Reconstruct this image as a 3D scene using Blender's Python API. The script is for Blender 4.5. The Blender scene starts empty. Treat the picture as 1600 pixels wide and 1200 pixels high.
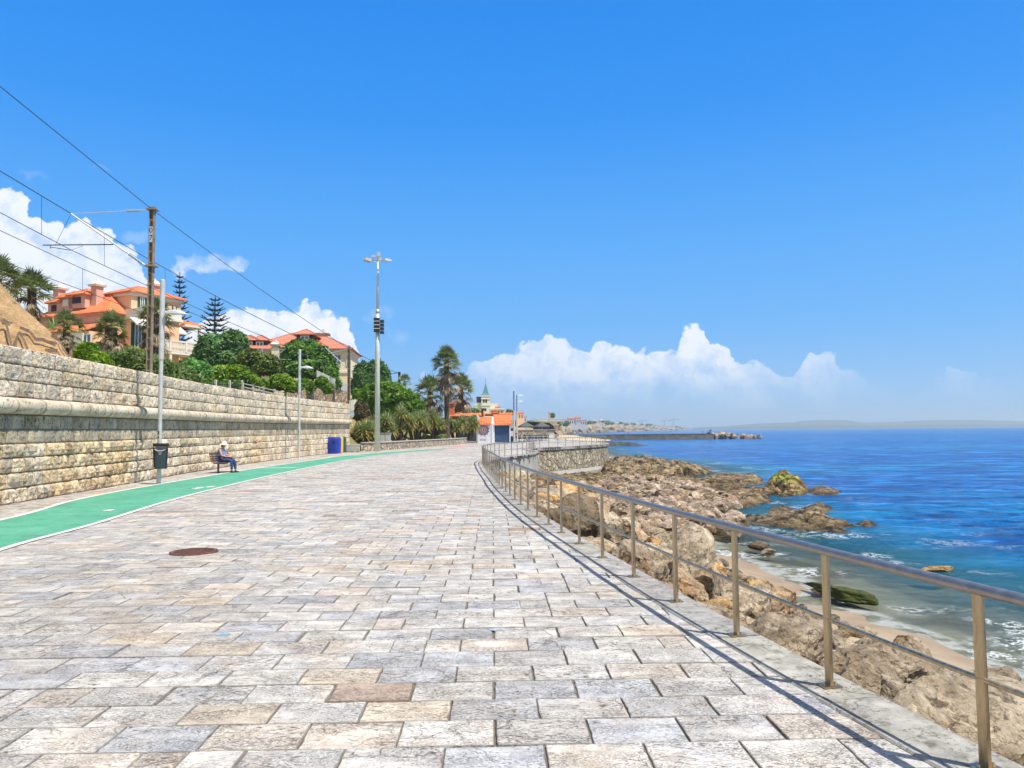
import bpy, math, random
import numpy as np
from mathutils import Matrix, Vector
R = math.radians
C = bpy.context.scene.collection
scene = bpy.context.scene
rng = np.random.default_rng(7)
random.seed(7)
SEA = -3.4

# ---------------------------------------------------------------- camera
F = 1180.0
CAM = Vector((0, 0, 1.75))
ROT = (Matrix.Rotation(R(90 + 3.52), 4, 'X') @ Matrix.Rotation(R(-0.49), 4, 'Z'))
cd = bpy.data.cameras.new('camera'); cam = bpy.data.objects.new('camera', cd); C.objects.link(cam)
cam.matrix_world = Matrix.Translation(CAM) @ ROT
cd.sensor_width = 36; cd.lens = F / 1600 * 36
cd.clip_start = 0.1; cd.clip_end = 30000
scene.camera = cam

# ---------------------------------------------------------------- sun, sky, exposure
SUN_EL, SUN_AZ = 62.0, None
to_sun = Vector((0.85, -0.53, 0)).normalized() * math.cos(R(SUN_EL)) + Vector((0, 0, math.sin(R(SUN_EL))))
sl = bpy.data.lights.new('sun', 'SUN'); sl.energy = 5.0; sl.angle = R(0.5); sl.color = (1.0, 0.94, 0.83)
so = bpy.data.objects.new('sun', sl); C.objects.link(so)
so.rotation_euler = to_sun.to_track_quat('Z', 'Y').to_euler()
so.location = (20, -20, 60)
scene.view_settings.view_transform = 'Standard'; scene.view_settings.look = 'None'
scene.view_settings.exposure = 0.42; scene.view_settings.gamma = 1

def ray(px, py):
    return (ROT.to_3x3() @ Vector(((px - 800) / F, (600 - py) / F, -1)))
def P(px, py, Y):
    r = ray(px, py); return CAM + r * (Y / r.y)
def G(px, py, z=0.0):
    r = ray(px, py); return CAM + r * ((z - CAM.z) / r.z)

w = bpy.data.worlds.new('World'); scene.world = w; w.use_nodes = True
def build_world():
    nt = w.node_tree; N = nt.nodes; L = nt.links; N.clear()
    def n(t, **k):
        x = N.new(t)
        for a, b in k.items(): setattr(x, a, b)
        return x
    def m(op, a, b=None, c=None, clamp=False):
        x = n('ShaderNodeMath', operation=op); x.use_clamp = clamp
        for i, v in enumerate((a, b, c)):
            if v is None: continue
            if isinstance(v, (int, float)): x.inputs[i].default_value = v
            else: L.new(v, x.inputs[i])
        return x.outputs[0]
    out = n('ShaderNodeOutputWorld'); bg = n('ShaderNodeBackground'); L.new(bg.outputs[0], out.inputs[0])
    sky = n('ShaderNodeTexSky', sky_type='NISHITA'); sky.sun_disc = False
    sky.sun_elevation = R(SUN_EL); sky.sun_rotation = math.atan2(to_sun.x, to_sun.y)
    sky.air_density = 1.0; sky.dust_density = 0.2; sky.ozone_density = 3.0; sky.altitude = 0
    hs = n('ShaderNodeHueSaturation'); hs.inputs['Saturation'].default_value = 1.12; hs.inputs['Hue'].default_value = 0.5
    hs.inputs['Value'].default_value = 1.0
    L.new(sky.outputs[0], hs.inputs['Color'])
    geo = n('ShaderNodeNewGeometry'); sep = n('ShaderNodeSeparateXYZ'); tc = n('ShaderNodeTexCoord')
    L.new(tc.outputs['Generated'], sep.inputs[0])
    x, y, z = sep.outputs
    ys = m('MAXIMUM', y, 0.02)
    u = m('DIVIDE', x, ys); v = m('DIVIDE', z, ys)
    comb = n('ShaderNodeCombineXYZ'); L.new(u, comb.inputs[0]); L.new(v, comb.inputs[1]); comb.inputs[2].default_value = 3.7
    def noise(scale, detail, rough=0.55, vec=comb.outputs[0]):
        q = n('ShaderNodeTexNoise'); q.inputs['Scale'].default_value = scale; q.inputs['Detail'].default_value = detail
        q.inputs['Roughness'].default_value = rough; L.new(vec, q.inputs['Vector']); return q
    n1 = noise(9, 8, 0.6); n2 = noise(22, 6, 0.6); n3 = noise(5, 6, .55)
    vo = n('ShaderNodeTexVoronoi'); vo.feature = 'SMOOTH_F1'; vo.inputs['Scale'].default_value = 34; vo.inputs['Smoothness'].default_value = .35
    wv = n('ShaderNodeVectorMath', operation='MULTIPLY_ADD'); L.new(n2.outputs['Color'], wv.inputs[0]); wv.inputs[1].default_value = (.05, .05, 0); L.new(comb.outputs[0], wv.inputs[2])
    L.new(wv.outputs[0], vo.inputs['Vector'])
    s1 = n('ShaderNodeSeparateColor'); L.new(n1.outputs['Color'], s1.inputs[0])
    du = m('MULTIPLY', m('SUBTRACT', s1.outputs[0], .5), .075)
    dv = m('ADD', m('MULTIPLY', m('SUBTRACT', n2.outputs['Fac'], .5), .045), m('MULTIPLY', m('SUBTRACT', s1.outputs[1], .5), .03))
    dv = m('ADD', dv, m('MULTIPLY', vo.outputs['Distance'], .020))
    uu = m('ADD', u, du); vv = m('ADD', v, dv)
    def uv(px, py):
        r = ray(px, py); return r.x / r.y, r.z / r.y
    def curve(pts, src, lo, hi, isv=True):
        fc = n('ShaderNodeFloatCurve'); c = fc.mapping.curves[0]
        q = sorted(pts)
        ps = [((a + 1) / 2, (b - lo) / (hi - lo)) for a, b in q]
        c.points[0].location = (0, ps[0][1]); c.points[1].location = (1, ps[-1][1])
        for a, b in ps: c.points.new(a, b)
        for p in c.points: p.handle_type = 'VECTOR'
        fc.mapping.update()
        L.new(m('MULTIPLY_ADD', src, .5, .5), fc.inputs['Value'])
        return m('MULTIPLY_ADD', fc.outputs[0], hi - lo, lo)
    top = [(-30,290),(0,300),(25,306),(45,322),(65,342),(100,350),(130,354),(150,370),(190,386),(210,398),(228,425),(240,455),(262,560),
      (290,525),(320,503),(340,492),(355,484),(378,492),(400,486),(430,490),(455,484),(474,486),(480,474),(495,474),(506,490),(530,496),(548,506),(558,522),(563,550),(575,640),
      (640,640),(650,592),(656,584),(666,592),(672,640),(712,640),(722,572),(738,561),(760,565),(778,548),(800,552),(830,540),(858,528),(880,531),(900,548),(914,556),(928,540),(955,532),
      (976,545),(1000,551),(1020,544),(1045,550),(1062,538),(1066,516),(1090,504),(1116,505),(1120,532),(1140,540),(1170,560),(1190,566),(1220,574),(1250,592),(1262,572),(1270,561),(1287,562),
      (1312,575),(1345,586),(1380,600),(1420,640),(1460,606),(1480,574),(1500,580),(1530,590),(1565,597),(1600,640)]
    tp = [uv(a, b) for a, b in top]
    vt = curve(tp, uu, 0, .4)
    op = [(-100,.95),(240,.9),(300,1),(560,1),(640,.0),(648,.5),(672,.45),(690,0),(715,.45),(760,.75),(1060,.95),(1150,.85),(1230,.45),(1262,.6),(1300,.55),(1340,.25),(1400,.08),(1450,.1),(1480,.38),(1560,.2),(1600,0)]
    al = curve([(uv(a, 600)[0], b) for a, b in op], uu, 0, 1)
    d = m('ADD', m('SUBTRACT', vt, vv), .014)
    mr = n('ShaderNodeMapRange', interpolation_type='SMOOTHSTEP'); L.new(d, mr.inputs[0]); mr.inputs[1].default_value = 0; mr.inputs[2].default_value = .0045
    body = mr.outputs[0]
    # bottoms dissolve into the pale air
    mb = n('ShaderNodeMapRange', interpolation_type='SMOOTHSTEP')
    L.new(m('ADD', v, m('MULTIPLY', m('SUBTRACT', n1.outputs['Fac'], .5), .10)), mb.inputs[0]); mb.inputs[1].default_value = .02; mb.inputs[2].default_value = .10
    mb.inputs[3].default_value = .18; mb.inputs[4].default_value = 1
    bank = m('MULTIPLY', m('MULTIPLY', body, al), mb.outputs[0])
    # small separate wisps
    def blob(px, py, rx, ry, amp):
        a, b = uv(px, py)
        e = m('ADD', m('POWER', m('ABSOLUTE', m('DIVIDE', m('SUBTRACT', uu, a), rx / F)), 2), m('POWER', m('ABSOLUTE', m('DIVIDE', m('SUBTRACT', vv, b + .008), ry / F)), 2))
        e = m('SUBTRACT', .75, e)
        e = m('ADD', e, m('MULTIPLY', m('SUBTRACT', n2.outputs['Fac'], .5), 4.2))
        return m('MULTIPLY', m('MULTIPLY', e, .9, clamp=True), amp)
    w_ = blob(308, 403, 62, 15, .75)
    for a in ((366, 407, 30, 10, .6), (196, 366, 26, 12, .2), (598, 492, 30, 14, .22), (612, 512, 26, 12, .2), (45, 275, 30, 12, .12), (150, 262, 26, 10, .12)):
        w_ = m('MAXIMUM', w_, blob(*a))
    alpha = m('MAXIMUM', bank, w_)
    # cloud shade: puffy light and grey-blue folds, darker bases
    sh = noise(21, 8, .62, wv.outputs[0])
    off = n('ShaderNodeVectorMath', operation='ADD'); L.new(wv.outputs[0], off.inputs[0]); off.inputs[1].default_value = (.012, .016, 0)
    sh2 = noise(21, 8, .62, off.outputs[0])
    rel = m('MULTIPLY', m('SUBTRACT', sh.outputs['Fac'], sh2.outputs['Fac']), 3.6)
    deep = n('ShaderNodeMapRange', interpolation_type='SMOOTHSTEP'); L.new(v, deep.inputs[0]); deep.inputs[1].default_value = .02; deep.inputs[2].default_value = .115; deep.inputs[3].default_value = -.22; deep.inputs[4].default_value = .26
    lit = m('ADD', m('ADD', rel, deep.outputs[0]), .62, clamp=True)
    cc = n('ShaderNodeMix', data_type='RGBA'); L.new(lit, cc.inputs[0])
    cc.inputs[6].default_value = (.40, .54, .78, 1); cc.inputs[7].default_value = (.76, .78, .82, 1)
    # sky colour scaled to scene units
    sc = n('ShaderNodeVectorMath', operation='SCALE'); L.new(hs.outputs[0], sc.inputs[0]); sc.inputs['Scale'].default_value = 0.115
    # elevation ramp over Nishita: deep blue in view, unseen zenith whitened against blue shadows
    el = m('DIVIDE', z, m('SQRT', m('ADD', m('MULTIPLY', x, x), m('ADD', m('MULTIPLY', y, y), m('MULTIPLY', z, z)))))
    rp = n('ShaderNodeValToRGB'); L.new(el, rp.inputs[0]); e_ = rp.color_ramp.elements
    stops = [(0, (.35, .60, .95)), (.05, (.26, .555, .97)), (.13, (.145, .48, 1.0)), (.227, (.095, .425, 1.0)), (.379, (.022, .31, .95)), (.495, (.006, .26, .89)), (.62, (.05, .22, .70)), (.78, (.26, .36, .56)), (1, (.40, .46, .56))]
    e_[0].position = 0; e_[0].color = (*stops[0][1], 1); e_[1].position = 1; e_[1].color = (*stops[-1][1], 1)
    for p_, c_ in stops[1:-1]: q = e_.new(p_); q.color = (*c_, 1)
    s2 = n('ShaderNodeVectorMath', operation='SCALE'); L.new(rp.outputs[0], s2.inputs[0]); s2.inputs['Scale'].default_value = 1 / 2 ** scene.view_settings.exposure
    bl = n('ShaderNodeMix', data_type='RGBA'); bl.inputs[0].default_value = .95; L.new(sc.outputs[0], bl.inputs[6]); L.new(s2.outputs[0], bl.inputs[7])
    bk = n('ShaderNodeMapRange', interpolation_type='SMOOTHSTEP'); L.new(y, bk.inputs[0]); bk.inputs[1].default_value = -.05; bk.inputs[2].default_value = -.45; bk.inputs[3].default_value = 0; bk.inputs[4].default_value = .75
    bkm = n('ShaderNodeMix', data_type='RGBA'); L.new(bk.outputs[0], bkm.inputs[0]); L.new(bl.outputs[2], bkm.inputs[6]); bkm.inputs[7].default_value = (.46, .48, .52, 1)   # unseen pale cloud tone added behind the viewer to neutralise blue shadow fill
    gnd = n('ShaderNodeMath', operation='GREATER_THAN'); L.new(z, gnd.inputs[0]); gnd.inputs[1].default_value = -.02
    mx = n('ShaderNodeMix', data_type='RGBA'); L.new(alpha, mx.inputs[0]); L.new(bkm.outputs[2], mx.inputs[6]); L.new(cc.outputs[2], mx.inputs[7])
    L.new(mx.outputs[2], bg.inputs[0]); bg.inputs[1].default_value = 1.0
build_world()

# ---------------------------------------------------------------- helpers
def tag(o, label=None, cat=None, group=None, kind=None):
    if label: o['label'] = label
    if cat: o['category'] = cat
    if group: o['group'] = group
    if kind: o['kind'] = kind
    return o
def empty(name, loc=(0, 0, 0), rz=0, label=None, cat=None, group=None):
    o = bpy.data.objects.new(name, None); C.objects.link(o); o.location = loc; o.rotation_euler = (0, 0, rz)
    o.empty_display_size = .2
    return tag(o, label, cat, group)
def copy_tree(o, parent=None):
    c = o.copy(); C.objects.link(c); c.parent = parent
    for ch in list(o.children): copy_tree(ch, c)
    return c

def hash3(ix, iy, iz, s):
    h = (ix.astype(np.int64) * 374761393 + iy.astype(np.int64) * 668265263 + iz.astype(np.int64) * 2147483647 + s * 974634521) & 0xffffffff
    h = ((h ^ (h >> 13)) * 1274126177) & 0xffffffff
    h = ((h ^ (h >> 16)) * 2246822519) & 0xffffffff
    return ((h ^ (h >> 15)) & 0xffffff) / float(0xffffff)
def vnoise(p, s=0):
    p = np.asarray(p, float); i = np.floor(p).astype(np.int64); f = p - i; f = f * f * (3 - 2 * f)
    r = 0
    for dx in (0, 1):
        for dy in (0, 1):
            for dz in (0, 1):
                wt = (f[:, 0] if dx else 1 - f[:, 0]) * (f[:, 1] if dy else 1 - f[:, 1]) * (f[:, 2] if dz else 1 - f[:, 2])
                r = r + wt * hash3(i[:, 0] + dx, i[:, 1] + dy, i[:, 2] + dz, s)
    return r * 2 - 1
def fbm(p, oct=4, s=0, gain=.5, ridge=False):
    a = 1; t = 0; r = 0; p = np.asarray(p, float)
    for k in range(oct):
        q = vnoise(p, s + k)
        if ridge: q = 1 - 2 * np.abs(q)
        r = r + a * q; t += a; a *= gain; p = p * 2.03 + 11.7
    return r / t

class MB:
    def __init__(s): s.v = []; s.f = []; s.c = []; s.n = 0
    def add(s, v, f, col=(1, 1, 1)):
        v = np.asarray(v, float).reshape(-1, 3); k = s.n; s.v.append(v); s.n += len(v)
        if isinstance(f, np.ndarray): s.f.append(f + k)
        else:
            byl = {}
            for q in f: byl.setdefault(len(q), []).append(q)
            for q in byl.values(): s.f.append(np.array(q) + k)
        c = np.asarray(col, float)
        if c.ndim == 1: c = np.tile(c[:3], (len(v), 1))
        s.c.append(c)
        return s
    def box(s, c, d, rz=0, col=(1, 1, 1), taper=1.0, M=None):
        x, y, z = [q / 2 for q in d]
        v = np.array([(-x, -y, -z), (x, -y, -z), (x, y, -z), (-x, y, -z), (-x * taper, -y * taper, z), (x * taper, -y * taper, z), (x * taper, y * taper, z), (-x * taper, y * taper, z)])
        if M is not None: v = v @ np.array(M.to_3x3()).T
        elif rz: ca, sa = math.cos(rz), math.sin(rz); v = np.stack([v[:, 0] * ca - v[:, 1] * sa, v[:, 0] * sa + v[:, 1] * ca, v[:, 2]], 1)
        return s.add(v + np.array(c), [(3, 2, 1, 0), (4, 5, 6, 7), (0, 1, 5, 4), (1, 2, 6, 5), (2, 3, 7, 6), (3, 0, 4, 7)], col)
    def prism(s, pts, vec, col=(1, 1, 1)):
        a = np.array([tuple(p) for p in pts], float); b = a + np.array(vec); k = len(a)
        f = [tuple(range(k - 1, -1, -1)), tuple(range(k, 2 * k))] + [(i, (i + 1) % k, (i + 1) % k + k, i + k) for i in range(k)]
        return s.add(np.vstack([a, b]), f, col)
    def tube(s, pts, r, n=8, col=(1, 1, 1), caps=True):
        pts = [Vector(p) for p in pts]; k = len(pts); rs = r if isinstance(r, (list, tuple, np.ndarray)) else [r] * k
        V = []; prev = None
        for i, p in enumerate(pts):
            t = (pts[min(i + 1, k - 1)] - pts[max(i - 1, 0)]).normalized()
            if prev is None: up = Vector((0, 0, 1)) if abs(t.z) < .9 else Vector((1, 0, 0)); a = t.cross(up).normalized()
            else: a = (prev - t * prev.dot(t)).normalized()
            prev = a; b = t.cross(a)
            for j in range(n):
                q = 2 * math.pi * (j + .5) / n; V.append(p + (a * math.cos(q) + b * math.sin(q)) * rs[i])
        f = [(i * n + j, i * n + (j + 1) % n, (i + 1) * n + (j + 1) % n, (i + 1) * n + j) for i in range(k - 1) for j in range(n)]
        if caps: f += [tuple(range(n - 1, -1, -1)), tuple(range((k - 1) * n, k * n))]
        return s.add([tuple(q) for q in V], f, col)
    def ball(s, c, r, n=8, col=(1, 1, 1), zmin=-1):
        r = r if hasattr(r, '__len__') else (r, r, r); V = []; h = n
        for i in range(h + 1):
            th = math.pi * i / h; zz = max(math.cos(th), zmin)
            for j in range(2 * n):
                ph = math.pi * j / n
                V.append((c[0] + r[0] * math.sin(th) * math.cos(ph), c[1] + r[1] * math.sin(th) * math.sin(ph), c[2] + r[2] * zz))
        f = [(i * 2 * n + j, (i + 1) * 2 * n + j, (i + 1) * 2 * n + (j + 1) % (2 * n), i * 2 * n + (j + 1) % (2 * n)) for i in range(h) for j in range(2 * n)]
        return s.add(V, f, col)
    def build(s, name, mat, parent=None, smooth=False, loc=None):
        me = bpy.data.meshes.new(name)
        v = np.vstack(s.v) if s.v else np.zeros((0, 3)); me.vertices.add(len(v)); me.vertices.foreach_set('co', v.ravel())
        tot = [np.full(len(f), f.shape[1]) for f in s.f]; tot = np.concatenate(tot) if tot else np.zeros(0, int)
        idx = np.concatenate([f.ravel() for f in s.f]) if s.f else np.zeros(0, int)
        me.loops.add(len(idx)); me.loops.foreach_set('vertex_index', idx.astype(np.int32))
        me.polygons.add(len(tot)); st = np.concatenate([[0], np.cumsum(tot)[:-1]]) if len(tot) else tot
        me.polygons.foreach_set('loop_start', st.astype(np.int32)); me.polygons.foreach_set('loop_total', tot.astype(np.int32))
        me.polygons.foreach_set('use_smooth', np.full(len(tot), bool(smooth)))
        me.update(calc_edges=True); me.validate()
        c = np.vstack(s.c); ca = me.color_attributes.new('Col', 'FLOAT_COLOR', 'POINT')
        ca.data.foreach_set('color', np.hstack([c, np.ones((len(c), 1))]).ravel().astype(np.float32))
        if isinstance(mat, (list, tuple)):
            for q in mat: me.materials.append(q)
        else: me.materials.append(mat)
        o = bpy.data.objects.new(name, me); C.objects.link(o)
        if parent: o.parent = parent
        if loc is not None: o.location = loc
        return o

# ---------------------------------------------------------------- materials
def mat(name, c1, c2=None, scale=8, detail=6, rough=.8, rough2=None, metal=0, bump=0, bscale=None, bdist=.02, c3=None, s3=3, t3=(.55, .7), spec=.4, trans=0, seed=0, stretch=None, extra=None, coat=0):
    m = bpy.data.materials.new(name); m.use_nodes = True; nt = m.node_tree; N, L = nt.nodes, nt.links
    b = N['Principled BSDF']
    b.inputs['Roughness'].default_value = rough; b.inputs['Metallic'].default_value = metal; b.inputs['Specular IOR Level'].default_value = spec
    b.inputs['Coat Weight'].default_value = coat
    tc = N.new('ShaderNodeTexCoord'); mp = N.new('ShaderNodeMapping'); L.new(tc.outputs['Object'], mp.inputs[0]); mp.inputs['Location'].default_value = (seed * 3.1, seed * 1.7, seed)
    if stretch: mp.inputs['Scale'].default_value = stretch
    at = N.new('ShaderNodeAttribute'); at.attribute_name = 'Col'
    no = N.new('ShaderNodeTexNoise'); no.inputs['Scale'].default_value = scale; no.inputs['Detail'].default_value = detail; no.inputs['Roughness'].default_value = .62
    L.new(mp.outputs[0], no.inputs['Vector'])
    mx = N.new('ShaderNodeMix'); mx.data_type = 'RGBA'; mx.inputs[6].default_value = (*c1, 1); mx.inputs[7].default_value = (*(c2 or c1), 1)
    mr = N.new('ShaderNodeMapRange'); mr.inputs[1].default_value = .36; mr.inputs[2].default_value = .64; L.new(no.outputs['Fac'], mr.inputs[0]); L.new(mr.outputs[0], mx.inputs[0])
    col = mx.outputs[2]
    if c3:
        n3 = N.new('ShaderNodeTexNoise'); n3.inputs['Scale'].default_value = s3; n3.inputs['Detail'].default_value = 7; n3.inputs['Roughness'].default_value = .65
        L.new(mp.outputs[0], n3.inputs['Vector'])
        r3 = N.new('ShaderNodeMapRange'); r3.inputs[1].default_value = t3[0]; r3.inputs[2].default_value = t3[1]; L.new(n3.outputs['Fac'], r3.inputs[0])
        m3 = N.new('ShaderNodeMix'); m3.data_type = 'RGBA'; L.new(r3.outputs[0], m3.inputs[0]); L.new(col, m3.inputs[6]); m3.inputs[7].default_value = (*c3, 1); col = m3.outputs[2]
    mu = N.new('ShaderNodeMix'); mu.data_type = 'RGBA'; mu.blend_type = 'MULTIPLY'; mu.inputs[0].default_value = 1
    L.new(col, mu.inputs[6]); L.new(at.outputs['Color'], mu.inputs[7]); col = mu.outputs[2]
    L.new(col, b.inputs['Base Color'])
    if rough2 is not None:
        q = N.new('ShaderNodeMapRange'); L.new(no.outputs['Fac'], q.inputs[0]); q.inputs[1].default_value = .35; q.inputs[2].default_value = .65; q.inputs[3].default_value = rough; q.inputs[4].default_value = rough2; L.new(q.outputs[0], b.inputs['Roughness'])
    if bump:
        bn = N.new('ShaderNodeTexNoise'); bn.inputs['Scale'].default_value = bscale or scale * 3; bn.inputs['Detail'].default_value = 8; bn.inputs['Roughness'].default_value = .7
        L.new(mp.outputs[0], bn.inputs['Vector'])
        bu = N.new('ShaderNodeBump'); bu.inputs['Strength'].default_value = bump; bu.inputs['Distance'].default_value = bdist
        L.new(bn.outputs['Fac'], bu.inputs['Height']); L.new(bu.outputs[0], b.inputs['Normal'])
    if trans:
        tr = N.new('ShaderNodeBsdfTranslucent'); L.new(col, tr.inputs[0]); ms = N.new('ShaderNodeMixShader'); ms.inputs[0].default_value = trans
        out = N['Material Output']; L.new(b.outputs[0], ms.inputs[1]); L.new(tr.outputs[0], ms.inputs[2]); L.new(ms.outputs[0], out.inputs[0])
    return m
def add_layers(m, own=False, cracks=None, dirt=None, pits=None, rows=None):
    """wear on the surface itself: thin irregular cracks, broad stains, clustered pits, tile rows"""
    nt = m.node_tree; N, L = nt.nodes, nt.links; b = N['Principled BSDF']; tc = N.new('ShaderNodeTexCoord')
    def noise(sc, det=6, r=.6, vec=None):
        q = N.new('ShaderNodeTexNoise'); q.inputs['Scale'].default_value = sc; q.inputs['Detail'].default_value = det; q.inputs['Roughness'].default_value = r; L.new(vec or tc.outputs['Object'], q.inputs['Vector']); return q
    def mr(a, lo, hi, o0=0, o1=1):
        q = N.new('ShaderNodeMapRange'); q.inputs[1].default_value = lo; q.inputs[2].default_value = hi; q.inputs[3].default_value = o0; q.inputs[4].default_value = o1; L.new(a, q.inputs[0]); return q.outputs[0]
    def mth(op, a, c):
        q = N.new('ShaderNodeMath'); q.operation = op
        for i, v in enumerate((a, c)):
            if isinstance(v, (int, float)): q.inputs[i].default_value = v
            else: L.new(v, q.inputs[i])
        return q.outputs[0]
    col = b.inputs['Base Color'].links[0].from_socket; hs = []
    def darken(fac, c):
        nonlocal col
        q = N.new('ShaderNodeMix'); q.data_type = 'RGBA'; q.blend_type = 'MULTIPLY'; L.new(fac, q.inputs[0]); L.new(col, q.inputs[6]); q.inputs[7].default_value = (*c, 1); col = q.outputs[2]
    cvec = tc.outputs['Object']
    if own:
        # every stone has its own pattern: shift it by the stone's own tint
        aa = N.new('ShaderNodeAttribute'); aa.attribute_name = 'Col'; av = N.new('ShaderNodeVectorMath'); av.operation = 'MULTIPLY_ADD'; L.new(aa.outputs['Color'], av.inputs[0]); av.inputs[1].default_value = (61, 43, 0); L.new(tc.outputs['Object'], av.inputs[2]); cvec = av.outputs[0]
    svec = cvec
    if own:
        sm = N.new('ShaderNodeVectorMath'); sm.operation = 'MULTIPLY'; L.new(cvec, sm.inputs[0]); sm.inputs[1].default_value = (.75, 2.0, 1); svec = sm.outputs[0]
    if dirt:
        for sc, lo, hi, c in dirt: darken(mr(noise(sc, 8, .65, cvec if sc > 1 else None).outputs['Fac'], lo, hi), c)
    if pits:
        for sc, lo, hi, psc, c in pits:
            f = mth('MULTIPLY', mr(noise(sc, 5, .6, svec).outputs['Fac'], lo, hi), mr(noise(psc, 4, .6, svec).outputs['Fac'], .44, .62)); darken(f, c); hs.append((f, -1))
    if cracks:
        for sc, w_, amp, c in cracks:
            nz = noise(sc * 1.3, 5, .6, cvec); va = N.new('ShaderNodeVectorMath'); va.operation = 'MULTIPLY_ADD'; L.new(nz.outputs['Color'], va.inputs[0]); va.inputs[1].default_value = (.9 / sc,) * 3; L.new(cvec, va.inputs[2])
            v = N.new('ShaderNodeTexVoronoi'); v.feature = 'DISTANCE_TO_EDGE'; v.inputs['Scale'].default_value = sc; L.new(va.outputs[0], v.inputs['Vector'])
            f = mth('MULTIPLY', mr(v.outputs['Distance'], 0, w_, 1, 0), mr(noise(sc * .5, 3, .6, cvec).outputs['Fac'], .46, .60)); f = mth('MULTIPLY', f, amp); darken(f, c); hs.append((f, -1.5))
    if rows:
        sp = N.new('ShaderNodeSeparateXYZ'); L.new(tc.outputs['Object'], sp.inputs[0]); q = mth('FRACT', mth('MULTIPLY', sp.outputs[2], rows), 0); f = mr(q, .0, .35, 1, 0); darken(mth('MULTIPLY', f, .55), (.45, .40, .40)); hs.append((f, -1))
    L.new(col, b.inputs['Base Color'])
    prev = b.inputs['Normal'].links[0].from_socket if b.inputs['Normal'].links else None
    for f, k in hs:
        bu = N.new('ShaderNodeBump'); bu.inputs['Strength'].default_value = .8; bu.inputs['Distance'].default_value = abs(k) * .012; bu.invert = k < 0; L.new(f, bu.inputs['Height'])
        if prev: L.new(prev, bu.inputs['Normal'])
        prev = bu.outputs[0]
    if prev: L.new(prev, b.inputs['Normal'])
WHITE = (1, 1, 1)
M = {}
M['paver'] = mat('paving_stone', (.435, .42, .405), (.605, .59, .57), 5, 8, .85, bump=.7, bscale=22, bdist=.016)
add_layers(M['paver'], own=True, cracks=[(1.0, .014, .6, (.3, .27, .25)), (4, .02, .4, (.45, .42, .40))], dirt=[(.35, .50, .66, (.92, .87, .81)), (2.2, .50, .66, (.97, .90, .83)), (1.6, .50, .68, (.84, .87, .94)), (5, .55, .7, (.84, .82, .80)), (60, .50, .62, (.78, .77, .75))], pits=[(20, .555, .63, 1.3, (.32, .29, .27)), (44, .54, .62, 2.1, (.45, .42, .40)), (90, .54, .6, 3, (.5, .48, .46))])
M['joint'] = mat('joint_dirt', (.10, .082, .064), (.19, .16, .125), 9, bump=.5)
M['kerb'] = mat('kerb_stone', (.27, .265, .245), (.42, .41, .385), 5, 8, .85, bump=.6, bscale=26, bdist=.012, c3=(.15, .145, .13), s3=9, t3=(.54, .68))
M['block'] = mat('rusticated_stone', (.70, .61, .49), (.87, .79, .67), 3.5, 9, .92, bump=1.0, bscale=8, bdist=.10, c3=(.25, .235, .21), s3=6, t3=(.55, .68))
add_layers(M['block'], cracks=[(2.5, .03, .6, (.4, .36, .32))], dirt=[(.5, .5, .64, (.90, .85, .76)), (2.6, .55, .68, (.70, .67, .62)), (7, .54, .66, (.66, .62, .56))], pits=[(13, .53, .62, 1.2, (.34, .31, .27)), (30, .53, .62, 2.2, (.40, .37, .33))])
M['mortar'] = mat('mortar', (.32, .26, .19), (.40, .33, .25), 5, bump=.4)
M['roll'] = mat('cornice_stone', (.52, .45, .35), (.66, .59, .48), 3, 8, .9, bump=.6, bscale=18, bdist=.02, c3=(.30, .29, .27), s3=8, t3=(.57, .66))
M['seawall'] = mat('seawall_concrete', (.30, .29, .26), (.46, .44, .38), 1.6, 8, .9, bump=.8, bscale=6, bdist=.08, c3=(.16, .14, .10), s3=1.2, stretch=(2.2, 2.2, .5))
M['green'] = mat('green_path_paint', (.065, .30, .19), (.11, .37, .25), 1.4, 8, .75, bump=.3, bscale=40, bdist=.004, c3=(.10, .27, .19), s3=5, t3=(.6, .68))
M['redpaint'] = mat('red_path_paint', (.55, .20, .20), (.6, .28, .26), 3, rough=.8)
M['white'] = mat('white_paint', (.60, .59, .54), (.70, .69, .65), 12, rough=.6, bump=.1)
M['sand'] = mat('sand', (.34, .28, .20), (.43, .36, .265), 1.2, 8, .9, bump=.4, bscale=22, bdist=.02)
M['boulder'] = mat('boulder_stone', (.24, .19, .135), (.56, .49, .39), 2.2, 10, .92, bump=1.0, bscale=7, bdist=.12, c3=(.15, .125, .10), s3=5, t3=(.55, .63))
M['reef'] = mat('reef_rock', (.21, .165, .11), (.50, .43, .31), 1.3, 10, .9, bump=1.0, bscale=3.0, bdist=.35, c3=(.05, .04, .03), s3=1.2, t3=(.5, .60), stretch=(1, 1, 3))
M['steel'] = mat('brushed_bronze_steel', (.42, .31, .18), (.56, .44, .28), 30, 3, .26, rough2=.42, metal=1.0, stretch=(1, 1, .2))
M['rail'] = mat('handrail_steel', (.30, .27, .25), (.38, .34, .31), 14, 3, .3, rough2=.42, metal=.8)
add_layers(M['boulder'], cracks=[(1.1, .05, 1.0, (.18, .15, .12)), (3.2, .05, .7, (.35, .3, .26))], dirt=[(.6, .5, .62, (.72, .60, .46)), (9, .52, .62, (.62, .58, .52))])
add_layers(M['reef'], cracks=[(.9, .06, 1.0, (.12, .10, .08)), (2.6, .07, .8, (.3, .26, .22))], dirt=[(.25, .5, .6, (.62, .56, .48)), (.8, .52, .6, (.45, .42, .38)), (6, .52, .62, (.55, .5, .45))])
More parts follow.
